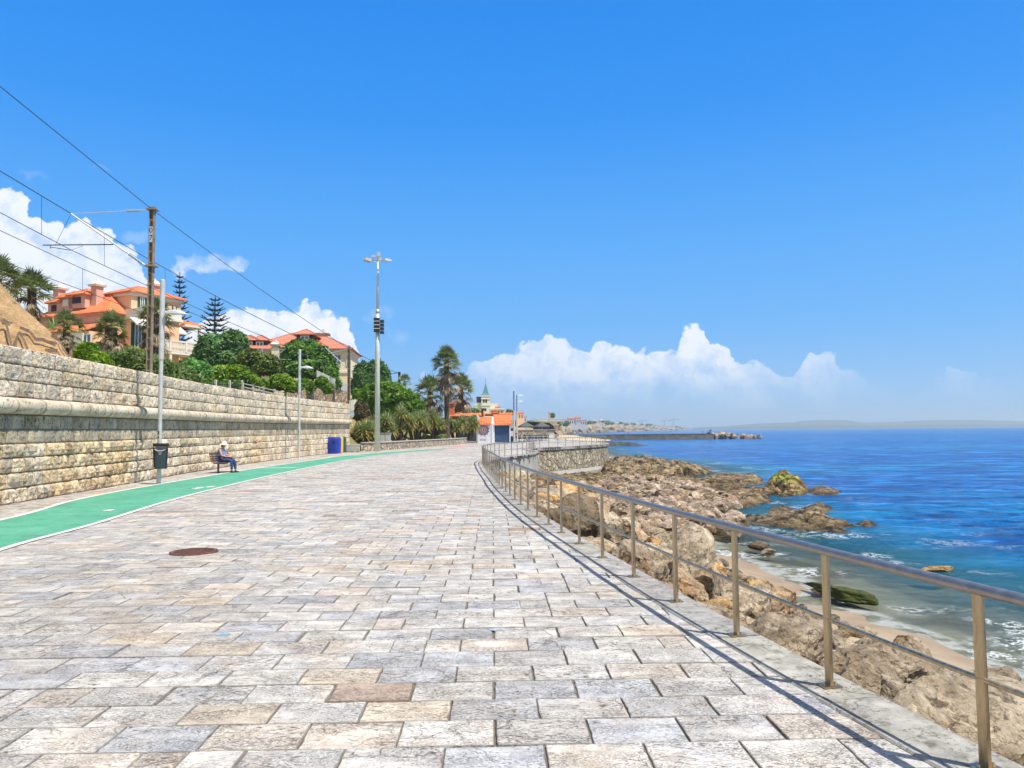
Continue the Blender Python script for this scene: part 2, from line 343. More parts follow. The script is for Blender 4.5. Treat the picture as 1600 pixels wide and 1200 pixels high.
add_layers(M['kerb'], cracks=[(1.6, .02, .6, (.35, .33, .3))], dirt=[(.9, .48, .66, (.74, .71, .66)), (7, .52, .66, (.68, .66, .62))], pits=[(40, .56, .64, 2, (.4, .38, .35))])
add_layers(M['roll'], cracks=[(4, .02, .5, (.4, .38, .35))], dirt=[(1.2, .5, .66, (.78, .76, .72)), (8, .52, .64, (.7, .67, .62))], pits=[(28, .56, .63, 2, (.35, .33, .3))])
add_layers(M['green'], cracks=[(.6, .012, .5, (.5, .5, .45))], dirt=[(.5, .48, .62, (.86, .88, .88)), (2.4, .52, .66, (.80, .80, .78)), (9, .56, .66, (.84, .80, .76)), (40, .55, .62, (.72, .74, .72))])
M['galv'] = mat('galvanised_steel', (.48, .50, .50), (.58, .60, .60), 6, 4, .5, metal=.35)
M['mast'] = mat('painted_mast', (.50, .54, .48), (.58, .62, .56), 4, rough=.55, metal=.15)
M['black'] = mat('black_plastic', (.012, .014, .018), (.02, .022, .026), 6, rough=.45)
M['bin'] = mat('bin_plastic', (.030, .045, .060), (.038, .055, .072), 5, rough=.5)
M['bluebin'] = mat('blue_plastic', (.012, .035, .30), (.015, .045, .36), 4, rough=.45)
M['yellow'] = mat('yellow_plastic', (.75, .45, .03), rough=.5)
M['wood'] = mat('bench_wood', (.11, .06, .05), (.17, .10, .085), 10, rough=.7, stretch=(.3, 6, 6))
M['iron'] = mat('rusty_iron', (.10, .045, .035), (.20, .10, .075), 24, rough=.75, bump=.8, bscale=60, metal=.3)
M['conc'] = mat('concrete', (.34, .33, .31), (.48, .47, .44), 4, 8, .9, bump=.5, bscale=20, c3=(.22, .21, .19), s3=2)
M['pole'] = mat('catenary_pole_metal', (.20, .155, .11), (.34, .27, .20), 5, 6, .7, metal=.2, bump=.3, c3=(.06, .05, .045), s3=3)
M['wire'] = mat('dark_wire', (.03, .04, .07), rough=.6)
M['ceram'] = mat('insulator_ceramic', (.32, .38, .46), rough=.3)
M['adobe'] = mat('tan_brickwork', (.48, .29, .125), (.62, .41, .21), 3, 8, .9, bump=.9, bscale=9, bdist=.05, c3=(.20, .13, .07), s3=1.2, t3=(.58, .66), stretch=(1, 1, 3))
M['peach'] = mat('peach_render', (.74, .46, .27), (.78, .51, .32), 1.5, 6, .85, bump=.1)
M['pink'] = mat('pink_render', (.60, .32, .23), (.68, .39, .29), 1.5, 6, .85)
M['cream'] = mat('cream_render', (.72, .62, .42), (.78, .68, .48), 1.5, 6, .85)
M['trim'] = mat('white_trim', (.66, .60, .50), (.74, .69, .60), 4, rough=.75)
M['awning'] = mat('white_awning', (.80, .78, .70), rough=.8, trans=.25)
M['tile'] = mat('orange_roof_tile', (.56, .15, .055), (.72, .25, .10), 7, 6, .8, bump=.5, bscale=14, c3=(.45, .09, .03), s3=5, t3=(.55, .68))
add_layers(M['tile'], rows=2.6, dirt=[(.8, .5, .66, (.80, .72, .66))])
M['redtile'] = mat('weathered_red_tile', (.40, .12, .075), (.58, .24, .16), 5, 6, .85, bump=.5, bscale=10, c3=(.33, .14, .10), s3=4)
add_layers(M['redtile'], rows=2.2, dirt=[(.5, .48, .64, (1.0, 1.0, 1.0))])
M['glass'] = mat('window_glass', (.05, .09, .12), (.09, .15, .19), 2, rough=.08, spec=.8)
M['shutter'] = mat('green_shutter', (.012, .055, .045), (.02, .07, .055), 8, rough=.6)
M['brown'] = mat('dormer_brown', (.035, .02, .03), rough=.7)
M['mint'] = mat('pale_green_render', (.60, .66, .50), (.68, .73, .58), 1, rough=.8)
M['spire'] = mat('teal_spire', (.06, .17, .21), (.10, .23, .27), 2, rough=.6)
M['bluewall'] = mat('blue_corrugated', (.11, .20, .36), (.15, .25, .42), 2, rough=.55)
M['panel'] = mat('white_panel', (.62, .64, .70), (.70, .72, .77), 2, rough=.6)
M['charcoal'] = mat('charcoal_fabric', (.07, .075, .075), (.10, .105, .105), 3, rough=.8)
M['land'] = mat('dry_grass_land', (.10, .12, .04), (.22, .19, .09), .6, 8, .95, bump=.5, bscale=3, c3=(.28, .22, .13), s3=.3)
M['rubble'] = mat('rubble_stone', (.30, .25, .18), (.48, .42, .33), 2.4, 8, .9, bump=.9, bscale=8, bdist=.06, c3=(.15, .12, .09), s3=3)
M['leaf'] = mat('leaf_green', (.055, .135, .02), (.13, .25, .04), 1.2, rough=.55, trans=.3)
M['leafdark'] = mat('dark_leaf', (.04, .098, .028), (.105, .19, .058), 1.2, rough=.5, trans=.2)
M['leafbright'] = mat('bright_leaf', (.12, .25, .018), (.25, .42, .04), 1.5, rough=.55, trans=.35)
M['leafpale'] = mat('pale_leaf', (.13, .20, .06), (.26, .32, .14), 2.5, rough=.6, trans=.3)
M['palm'] = mat('palm_leaf', (.10, .15, .04), (.27, .32, .14), 1.5, rough=.5, trans=.25)
M['yucca'] = mat('yucca_leaf', (.15, .22, .06), (.38, .42, .18), 2.5, rough=.45, trans=.2)
M['dead'] = mat('dry_palm_leaf', (.16, .12, .08), (.42, .34, .22), 2.5, rough=.85, trans=.2)
M['bark'] = mat('bark', (.05, .038, .028), (.12, .09, .065), 6, rough=.95, bump=1, bscale=20, bdist=.05)
M['pine'] = mat('pine_needles', (.012, .032, .022), (.028, .06, .038), 1.5, rough=.7)
# ================================================================ plan curves
def smooth_path(pts, step=.25):
    pts = [Vector((p[0], p[1], 0)) for p in pts]; out = []
    for i in range(len(pts) - 1):
        p0 = pts[max(i - 1, 0)]; p1 = pts[i]; p2 = pts[i + 1]; p3 = pts[min(i + 2, len(pts) - 1)]
        k = max(1, int((p2 - p1).length / step))
        for j in range(k):
            t = j / k
            out.append(.5 * ((2 * p1) + (p2 - p0) * t + (2 * p0 - 5 * p1 + 4 * p2 - p3) * t * t + (3 * p1 - p0 - 3 * p2 + p3) * t ** 3))
    out.append(pts[-1])
    return np.array([(q.x, q.y) for q in out])
def tangents(c):
    t = np.gradient(c, axis=0); return t / np.linalg.norm(t, axis=1)[:, None]
def arclen(c): return np.concatenate([[0], np.cumsum(np.linalg.norm(np.diff(c, axis=0), axis=1))])
def interp(c, s, S):
    return np.stack([np.interp(s, S, c[:, 0]), np.interp(s, S, c[:, 1])], -1)
def gp(px, py): g = G(px, py); return (g.x, g.y)
POSTS = [gp(*q) for q in ((1296,1075),(1151,995),(1056,942),(990,903),(941,873),(905,851),(878.5,835),(856.9,821),(839,809),(825.3,799),(813,790),(804,781.7),(795.7,775),(788.8,768),(784,763),(779.2,758.4),(775.8,753.5),(772.3,749.4),(764.8,742.5),(760.6,736.3),(756.5,729))]
_d = np.array(POSTS[0]) - np.array(POSTS[1]); _n = np.array([.03, 0.])
RAIL = smooth_path([tuple(np.array(POSTS[0]) + _d * k + _n * k * k) for k in (4.2, 3, 2, 1)] + [POSTS[k] for k in (0, 1, 2, 3, 4, 5, 7, 9, 11, 13, 15, 17, 19)] + [(-1.55,39),(-1.66,42.3),(-1.5,46),(-.85,49.8),(.2,52.9),(1.1,56.0),(1.55,58.6),(1.9,62)])
BAST = smooth_path([(1.9,62),(1.5,66.5),(1.3,70.5),(2.3,75),(5.0,79.3),(8.2,85),(10.6,90.5),(12.0,97),(12.4,106),(11.4,118),(9.6,132),(8.5,147),(8.2,175),(12,230),(20,330)], .5)
KERB = np.vstack([RAIL, BAST[1:]])
WALL = smooth_path([(-11.9,8.5),(-12.2,13)] + [(-12.7,18.8),(-13.5,26.6),(-14.4,34.2),(-15,44),(-15.1,52),(-14.9,60),(-14.6,67.7)])
PL = smooth_path([(-9.7,7.5)] + [gp(*p) for p in ((0,813),(120,781),(250,756.5),(400,732),(487,719.5),(525,713.8),(562,710.2),(597,707.3),(640,704.2),(704,700.0))], .5)
PR = smooth_path([(-6.6,7.5)] + [gp(*p) for p in ((0,861),(150,819),(280,779),(400,749),(487,730),(550,717.8),(597,711.0),(640,706.8),(704,701.5))], .5)
def xat(c, y): return np.interp(y, c[:, 1], c[:, 0])
GARD = smooth_path([(-14.6,67.7),(-14.0,68.2),(-12.4,69.5),(-11.2,75),(-9.4,84),(-7.6,94),(-6.2,104)], .5)   # low garden wall

# ---------------------------------------------------------------- promenade paving
def strip(mb, c, lo, hi, z, col=WHITE):
    t = tangents(c); nn = np.stack([t[:, 1], -t[:, 0]], 1)
    a = c + nn * lo; b = c + nn * hi; k = len(c)
    v = np.vstack([np.column_stack([a, np.full(k, z)]), np.column_stack([b, np.full(k, z)])])
    f = np.array([(i, i + k, i + 1 + k, i + 1) for i in range(k - 1)]); mb.add(v, f, col)
def fill_between(mb, ca, cb, ys, z, col=WHITE):
    xa = xat(ca, ys); xb = xat(cb, ys); k = len(ys)
    v = np.vstack([np.column_stack([xa, ys, np.full(k, z)]), np.column_stack([xb, ys, np.full(k, z)])])
    mb.add(v, np.array([(i, i + k, i + 1 + k, i + 1) for i in range(k - 1)]), col)
mb = MB()
ys = np.arange(-2, 62.1, .5); k = len(ys)
mb.add(np.vstack([np.column_stack([np.where(ys < 8.5, -12.6, xat(WALL, ys) - .6), ys, np.full(k, -.014)]), np.column_stack([np.interp(ys, RAIL[:, 1], RAIL[:, 0]) + .05, ys, np.full(k, -.014)])]), np.array([(i, i + k, i + k + 1, i + 1) for i in range(k - 1)]))
ys2 = np.arange(62, 330, 1.0); k = len(ys2)
mb.add(np.vstack([np.column_stack([np.interp(ys2, [62, 68, 110, 330], [-15.6, -15, -12, -6]), ys2, np.full(k, -.014)]), np.column_stack([np.interp(ys2, BAST[:, 1], BAST[:, 0]), ys2, np.full(k, -.014)])]), np.array([(i, i + k, i + k + 1, i + 1) for i in range(k - 1)]))
tag(mb.build('promenade_bed', M['joint']), kind='structure')

mb = MB(); th = R(1.5); ca, sa = math.cos(th), math.sin(th)
PAL = [((.98, .97, .96), 42), ((1.06, 1.04, 1.0), 24), ((1.08, 1.00, .92), 10), ((.90, .93, 1.0), 12), ((.82, .84, .88), 6), ((1.18, 1.16, 1.13), 8), ((.84, .68, .57), 1.8), ((1.08, .97, .83), 2)]
pw = np.array([p[1] for p in PAL], float); pw /= pw.sum(); pc = np.array([p[0] for p in PAL])
r0 = 0.0; row = 0
v4 = []; c4 = []
def emit(cx0, cx1, cy0, cy1, near):
    global v4, c4
    cxm, cym = (cx0 + cx1) / 2, (cy0 + cy1) / 2
    X = cxm * ca - cym * sa; Y = cxm * sa + cym * ca
    if Y < -1 or Y > 140: return
    lx = (-12.3 if Y < 8.5 else float(xat(WALL, Y)) - .3) if Y < 67 else float(np.interp(Y, [67, 70, 104, 150], [-14.6, -12.3, -6.5, -6.5])) - .2
    rx = float(np.interp(Y, KERB[:, 1], KERB[:, 0])) if (Y < 46 or Y > 79) else float(np.interp(Y, [46, 49.8, 52.9, 56, 62, 70.5, 75, 79.3], [-1.5, -.85, .2, 1.1, 1.9, 1.3, 2.3, 5.0]))
    if X < lx or X > rx + .28: return
    if (cx1 * ca - cym * sa) > rx - .04 and Y < 46:
        cx1 = (rx - .04 + cym * sa) / ca
        if cx1 - cx0 < .06: return
    if Y > 9 and Y < 100 and xat(PL, Y) + .4 < X < xat(PR, Y) - .4: return
    ci = rng.choice(len(pc), p=pw)
    patch = hash3(np.array([int(math.floor(cxm / 1.6 + .3 * row % 1))]), np.array([int(row // 1)]), np.array([3]), 5)[0]
    if patch > .978 and 6.5 < Y < 30 and X < -1.5: ci = 6
    if X < xat(PL, max(Y, 7.6)) if Y > 7.6 else False: ci = rng.choice([1, 2, 0, 2])
    big = .10 * math.sin(X * .5 + 1) * math.sin(Y * .23)
    col = pc[ci] * (1 + rng.normal(0, .045) + big * .5)
    if X > .1 + .0 * Y and Y < 9: col = col * np.array([.97, .97, .97])
    g = rng.uniform(.001, .004); z = rng.normal(0, .0022); tx, ty = rng.normal(0, .004, 2)
    x0, x1, y0, y1 = cx0 + g, cx1 - g, cy0 + g * .9, cy1 - g * .9
    if near:
        # ragged, chipped outline with a rounded edge
        def edge(a, b, kk):
            t = np.linspace(0, 1, kk, endpoint=False)[:, None]; return np.array(a) * (1 - t) + np.array(b) * t
        kx, ky = 9, 7
        o = np.vstack([edge((x0, y0), (x1, y0), kx), edge((x1, y0), (x1, y1), ky), edge((x1, y1), (x0, y1), kx), edge((x0, y1), (x0, y0), ky)])
        cen = np.array([(x0 + x1) / 2, (y0 + y1) / 2]); jit = np.abs(rng.normal(0, .0026, len(o))) + (rng.random(len(o)) > .94) * rng.uniform(0, .010, len(o))
        dd = cen - o; dd /= np.linalg.norm(dd, axis=1)[:, None]; o = o + dd * jit[:, None]
        inn = o + (cen - o) / np.linalg.norm(cen - o, axis=1)[:, None] * (.003 + rng.random(len(o))[:, None] * .004)
        k = len(o)
        def w3(q, zz): return np.column_stack([q[:, 0] * ca - q[:, 1] * sa, q[:, 0] * sa + q[:, 1] * ca, zz])
        zi = z + (inn[:, 0] - cen[0]) * tx + (inn[:, 1] - cen[1]) * ty
        V = np.vstack([w3(o, np.full(k, -.03)), w3(o, zi - .004), w3(inn, zi)])
        f = [(i, (i + 1) % k, (i + 1) % k + k, i + k) for i in range(k)] + [(i + k, (i + 1) % k + k, (i + 1) % k + 2 * k, i + 2 * k) for i in range(k)]
        cc = np.tile(col, (3 * k, 1)); cc[:2 * k] *= .9
        mb.add(V, f + [tuple(range(2 * k, 3 * k))], cc)
    else:
        q = np.array([(x0, y0), (x1, y0), (x1, y1), (x0, y1)])
        v4.append(np.column_stack([q[:, 0] * ca - q[:, 1] * sa, q[:, 0] * sa + q[:, 1] * ca, np.full(4, z)])); c4.append(np.tile(col, (4, 1)))
while r0 < 141:
    h = rng.uniform(.34, .385)
    ww0 = .55; x = -17.05 + (row % 2) * ww0 / 2
    while x < 15:
        j0, j1 = rng.normal(0, .012, 2); q = rng.random(); near_ = r0 < 15
        if q < .07: m_ = ww0 * rng.uniform(.4, .6); emit(x + j0, x + m_, r0, r0 + h, near_); emit(x + m_, x + ww0, r0, r0 + h, near_)
        else: emit(x + max(j0, 0) * .5, x + ww0 + min(j1, 0) * .5, r0, r0 + h, near_)
        x += ww0
    r0 += h; row += 1
V = np.vstack(v4); mb.add(V, np.arange(len(V)).reshape(-1, 4), np.vstack(c4))
tag(mb.build('promenade', M['paver']), kind='structure')
# far part of the promenade floor, plain pale slabs
mb = MB(); ys2 = np.arange(139, 329, 2.0); k = len(ys2)
mb.add(np.vstack([np.column_stack([np.interp(ys2, [62, 68, 110, 330], [-15.6, -15, -12, -6]), ys2, np.full(k, -.004)]), np.column_stack([np.interp(ys2, BAST[:, 1], BAST[:, 0]) - .2, ys2, np.full(k, -.004)])]), np.array([(i, i + k, i + k + 1, i + 1) for i in range(k - 1)]))
tag(mb.build('promenade_far_floor', M['paver']), kind='structure')

# ---------------------------------------------------------------- green cycle path with white edge lines
YS = np.arange(7.6, PR[-1, 1], .5)
pathroot = MB(); fill_between(pathroot, PL, PR, YS, .010); o = pathroot.build('cycle_path', M['green']); tag(o, kind='structure')
mb = MB(); strip(mb, PL, -.04, .09, .015); strip(mb, PR, -.09, .04, .015)
tag(mb.build('path_edge_line', M['white']), kind='structure')
mb = MB()
for px, py, wd, ln in ((42, 843, .55, .35), (142, 816, .25, .3), (310, 763, .3, .5), (525, 762, .1, .1), (435, 731, 2.6, .22), (330, 761, .3, .3), (560, 711.6, 1.6, .3), (170, 798, .3, .2)):
    g = G(px, py)
    if not (xat(PL, g.y) + .3 < g.x < xat(PR, g.y) - .3): continue
    q = []; kk = 14
    for j in range(kk):
        a = 2 * math.pi * j / kk; rr = rng.uniform(.55, 1)
        q.append((g.x + math.cos(a) * wd * rr / 2, g.y + math.sin(a) * ln * rr, .014))
    mb.add(q, [tuple(range(kk))])
tag(mb.build('worn_path_marking', M['white']), kind='structure')
mb = MB(); c = smooth_path([gp(706, 700.6), gp(722, 697.6), gp(741, 694.8)], .5); strip(mb, c, -.35, .35, .012); tag(mb.build('red_path_strip', M['redpaint']), kind='structure')

# small worn paint spots on the paving
mb = MB()
for px, py, r, cc in ((351, 992, .05, (.25, .42, .58)), (775, 984, .045, (.38, .5, .62)), (452, 874, .06, (.3, .45, .58))):
    g = G(px, py); kk = 16
    mb.add([(g.x + math.cos(6.283 * j / kk) * r * rng.uniform(.5, 1.3) * 1.3, g.y + math.sin(6.283 * j / kk) * r * rng.uniform(.5, 1.2), .0035) for j in range(kk)], [tuple(range(kk))], cc)
M['spot'] = mat('worn_spot_paint', (.55, .55, .55), (.9, .9, .9), 40, rough=.8)
tag(mb.build('paint_spots', M['spot']), kind='structure')

# ---------------------------------------------------------------- kerb slabs along the edge
def kerb_slabs(c, name, label, step=1.35, lo=-.21, hi=.215, z=.012, th_=.14, parent=None):
    mb = MB(); S = arclen(c); s = 0
    while s < S[-1] - .1:
        L_ = step * rng.uniform(.85, 1.15); e = min(s + L_ - .008, S[-1]); k = max(2, int(L_ / .3))
        ss = np.linspace(s, e, k); p = interp(c, ss, S); t = interp(tangents(c), ss, S); t /= np.linalg.norm(t, axis=1)[:, None]; nn = np.stack([t[:, 1], -t[:, 0]], 1)
        zz = z + rng.normal(0, .002); j = rng.normal(0, .004, 2); a = p + nn * (lo + j[0]); b = p + nn * (hi + j[1]); bb = .012
        prof = [(a, -.05), (a, zz - bb), (a + nn * bb, zz), (b - nn * bb, zz), (b, zz - bb), (b, z - th_)]
        V = np.vstack([np.column_stack([q, np.full(k, h)]) for q, h in prof]); f = []
        for m_ in range(5):
            f += [(m_ * k + i, m_ * k + i + 1, (m_ + 1) * k + i + 1, (m_ + 1) * k + i) for i in range(k - 1)]
        f += [tuple(m_ * k for m_ in range(6)), tuple(m_ * k + k - 1 for m_ in range(5, -1, -1))]
        mb.add(V, f, np.array([1, 1, 1]) * rng.uniform(.80, 1.15) * np.array([1, rng.uniform(.97, 1.0), rng.uniform(.93, 1.02)]))
        s += L_
    o = mb.build(name, M['kerb']); return tag(o, kind='structure')
kerb_slabs(RAIL, 'kerb', None)
kerb_slabs(BAST, 'kerb', None, lo=-.3, hi=.3, z=.03, th_=.3)

# ---------------------------------------------------------------- sea wall below the promenade
def wall_strip(c, off0, off1, z0, z1, name, m, rows=8, disp=.05, seed=0):
    c = c[::2]; t = tangents(c); nn = np.stack([t[:, 1], -t[:, 0]], 1); k = len(c); V = []
    for r in range(rows + 1):
        a = r / rows; zz = z0 + (z1 - z0) * a; q = c + nn * (off0 + (off1 - off0) * a)
        p = np.column_stack([q, np.full(k, zz)]); d = fbm(p * 1.7, 3, seed) * disp; p[:, :2] += nn * d[:, None]; V.append(p)
    f = np.array([(r * k + i, r * k + i + 1, (r + 1) * k + i + 1, (r + 1) * k + i) for r in range(rows) for i in range(k - 1)])
    mb = MB(); mb.add(np.vstack(V), f); return mb.build(name, m, smooth=True)
o = wall_strip(RAIL, .13, .45, -.08, -4.2, 'sea_wall', M['seawall']); tag(o, 'streaked grey concrete sea wall below the near curving railing', 'wall')
M['bastion'] = mat('bastion_rubble_masonry', (.26, .22, .15), (.44, .39, .30), .9, 8, .9, bump=1, bscale=3, bdist=.12, c3=(.17, .14, .09), s3=.5)
def voronoi_joints(m, sc, width, dark, stretch=(1, 1, 1)):
    nt = m.node_tree; N, L = nt.nodes, nt.links; b = N['Principled BSDF']
    tc = N.new('ShaderNodeTexCoord'); mp = N.new('ShaderNodeMapping'); mp.inputs['Scale'].default_value = stretch; L.new(tc.outputs['Object'], mp.inputs[0])
    nz = N.new('ShaderNodeTexNoise'); nz.inputs['Scale'].default_value = sc * .7; L.new(mp.outputs[0], nz.inputs[0])
    ad = N.new('ShaderNodeVectorMath'); ad.operation = 'MULTIPLY_ADD'; L.new(nz.outputs['Color'], ad.inputs[0]); ad.inputs[1].default_value = (.5 / sc,) * 3; L.new(mp.outputs[0], ad.inputs[2])
    v = N.new('ShaderNodeTexVoronoi'); v.feature = 'DISTANCE_TO_EDGE'; v.inputs['Scale'].default_value = sc; L.new(ad.outputs[0], v.inputs['Vector'])
    v2 = N.new('ShaderNodeTexVoronoi'); v2.inputs['Scale'].default_value = sc; L.new(ad.outputs[0], v2.inputs['Vector'])
    mr = N.new('ShaderNodeMapRange'); mr.inputs[1].default_value = 0; mr.inputs[2].default_value = width; L.new(v.outputs['Distance'], mr.inputs[0])
    src = b.inputs['Base Color'].links[0].from_socket
    hv = N.new('ShaderNodeSeparateColor'); L.new(v2.outputs['Color'], hv.inputs[0])
    br = N.new('ShaderNodeMapRange'); L.new(hv.outputs[0], br.inputs[0]); br.inputs[3].default_value = .65; br.inputs[4].default_value = 1.3
    ml = N.new('ShaderNodeVectorMath'); ml.operation = 'SCALE'; L.new(src, ml.inputs[0]); L.new(br.outputs[0], ml.inputs['Scale'])
    mx = N.new('ShaderNodeMix'); mx.data_type = 'RGBA'; L.new(mr.outputs[0], mx.inputs[0]); mx.inputs[6].default_value = (*dark, 1); L.new(ml.outputs[0], mx.inputs[7])
    L.new(mx.outputs[2], b.inputs['Base Color'])
    ob = [q for q in N if q.type == 'BUMP']
    b2 = N.new('ShaderNodeBump'); b2.inputs['Strength'].default_value = .9; b2.inputs['Distance'].default_value = .06; L.new(mr.outputs[0], b2.inputs['Height'])
    if ob: L.new(ob[0].outputs[0], b2.inputs['Normal'])
    L.new(b2.outputs[0], b.inputs['Normal'])
voronoi_joints(M['bastion'], 2.3, .12, (.10, .085, .06), (1, 1, .75))
voronoi_joints(M['rubble'], 2.6, .10, (.12, .10, .08))
broot = empty('bastion_wall', (6, 82, -3.4), 0, 'curved rubble stone bastion wall of the terrace above the rocks', 'wall')
def par(o, root): o.parent = root; o.matrix_parent_inverse = root.matrix_world.inverted(); return o
bpy.context.view_layer.update()
BW = BAST[(BAST[:, 1] > 63)]
par(wall_strip(BW, .17, .5, -.2, -4.0, 'masonry', M['bastion'], 10, .08, 4), broot)
# footing ledge at the bottom
mb = MB(); q = BAST[(BAST[:, 1] > 70) & (BAST[:, 1] < 100)]; t = tangents(q); nn = np.stack([t[:, 1], -t[:, 0]], 1); k = len(q)
V = np.vstack([np.column_stack([q + nn * a, np.full(k, b)]) for a, b in ((.2, -2.45), (1.1, -2.5), (1.25, -2.7), (1.3, -4))])
mb.add(V, np.array([(r * k + i, r * k + i + 1, (r + 1) * k + i + 1, (r + 1) * k + i) for r in range(3) for i in range(k - 1)])); par(mb.build('footing', M['kerb']), broot)
# faded blue graffiti patches
mb = MB()
for px, py in ((860, 719), (877, 717), (872, 714)):
    pass

# ---------------------------------------------------------------- beach and sea bed: height field right of the wall
YG = np.concatenate([np.arange(-6, 60, .35), np.geomspace(60, 700, 70)])
DG = np.concatenate([np.arange(0, 14, .35), np.geomspace(14, 500, 40)])
def kx(y): return np.interp(y, KERB[:, 1], KERB[:, 0])
def terr(x, y):
    d = x - np.where((y > 46) & (y < 80), np.maximum(np.interp(y, [46, 80], [-1.5, 5]), -3), kx(y))
    n_ = fbm(np.column_stack([x * .35, y * .35, np.zeros_like(x)]), 3, 31)
    h = np.interp(d, [0, .5, 3, 6.2, 8.4, 11, 16, 30, 80], [-2.3, -2.5, -2.8, -3.1, -3.25, -3.55, -4.1, -5.2, -9])
    h = h + n_ * .16 * np.clip(d / 3, 0, 1)
    h = np.minimum(h, np.interp(y, [40, 58], [0, -3.15]))
    # the sheltered beach sector only from Y 13 to 31; beyond it is rock
    return h
YY, DD = np.meshgrid(YG, DG, indexing='ij'); XX = np.interp(YY, KERB[:, 1], KERB[:, 0]) + DD
x, y = XX.ravel(), YY.ravel(); z = terr(x, y); mb = MB(); ny, nd = YY.shape
I = np.arange(ny * nd).reshape(ny, nd); f = np.stack([I[:-1, :-1], I[:-1, 1:], I[1:, 1:], I[1:, :-1]], -1).reshape(-1, 4)
wet = np.clip((z - (SEA + .02)) / .38, 0, 1)[:, None]
cc = np.array([.66, .60, .57]) * (1 - wet) + np.array([1.05, 1.0, .9]) * wet
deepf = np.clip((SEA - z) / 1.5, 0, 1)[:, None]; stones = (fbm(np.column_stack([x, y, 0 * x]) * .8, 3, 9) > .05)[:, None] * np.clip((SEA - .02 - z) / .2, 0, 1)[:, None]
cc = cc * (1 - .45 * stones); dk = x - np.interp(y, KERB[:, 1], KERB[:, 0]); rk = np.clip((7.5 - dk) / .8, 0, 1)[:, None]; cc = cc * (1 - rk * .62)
mb.add(np.column_stack([x, y, z]), f, cc); o = mb.build('beach', M['sand'], smooth=True); tag(o, kind='structure')

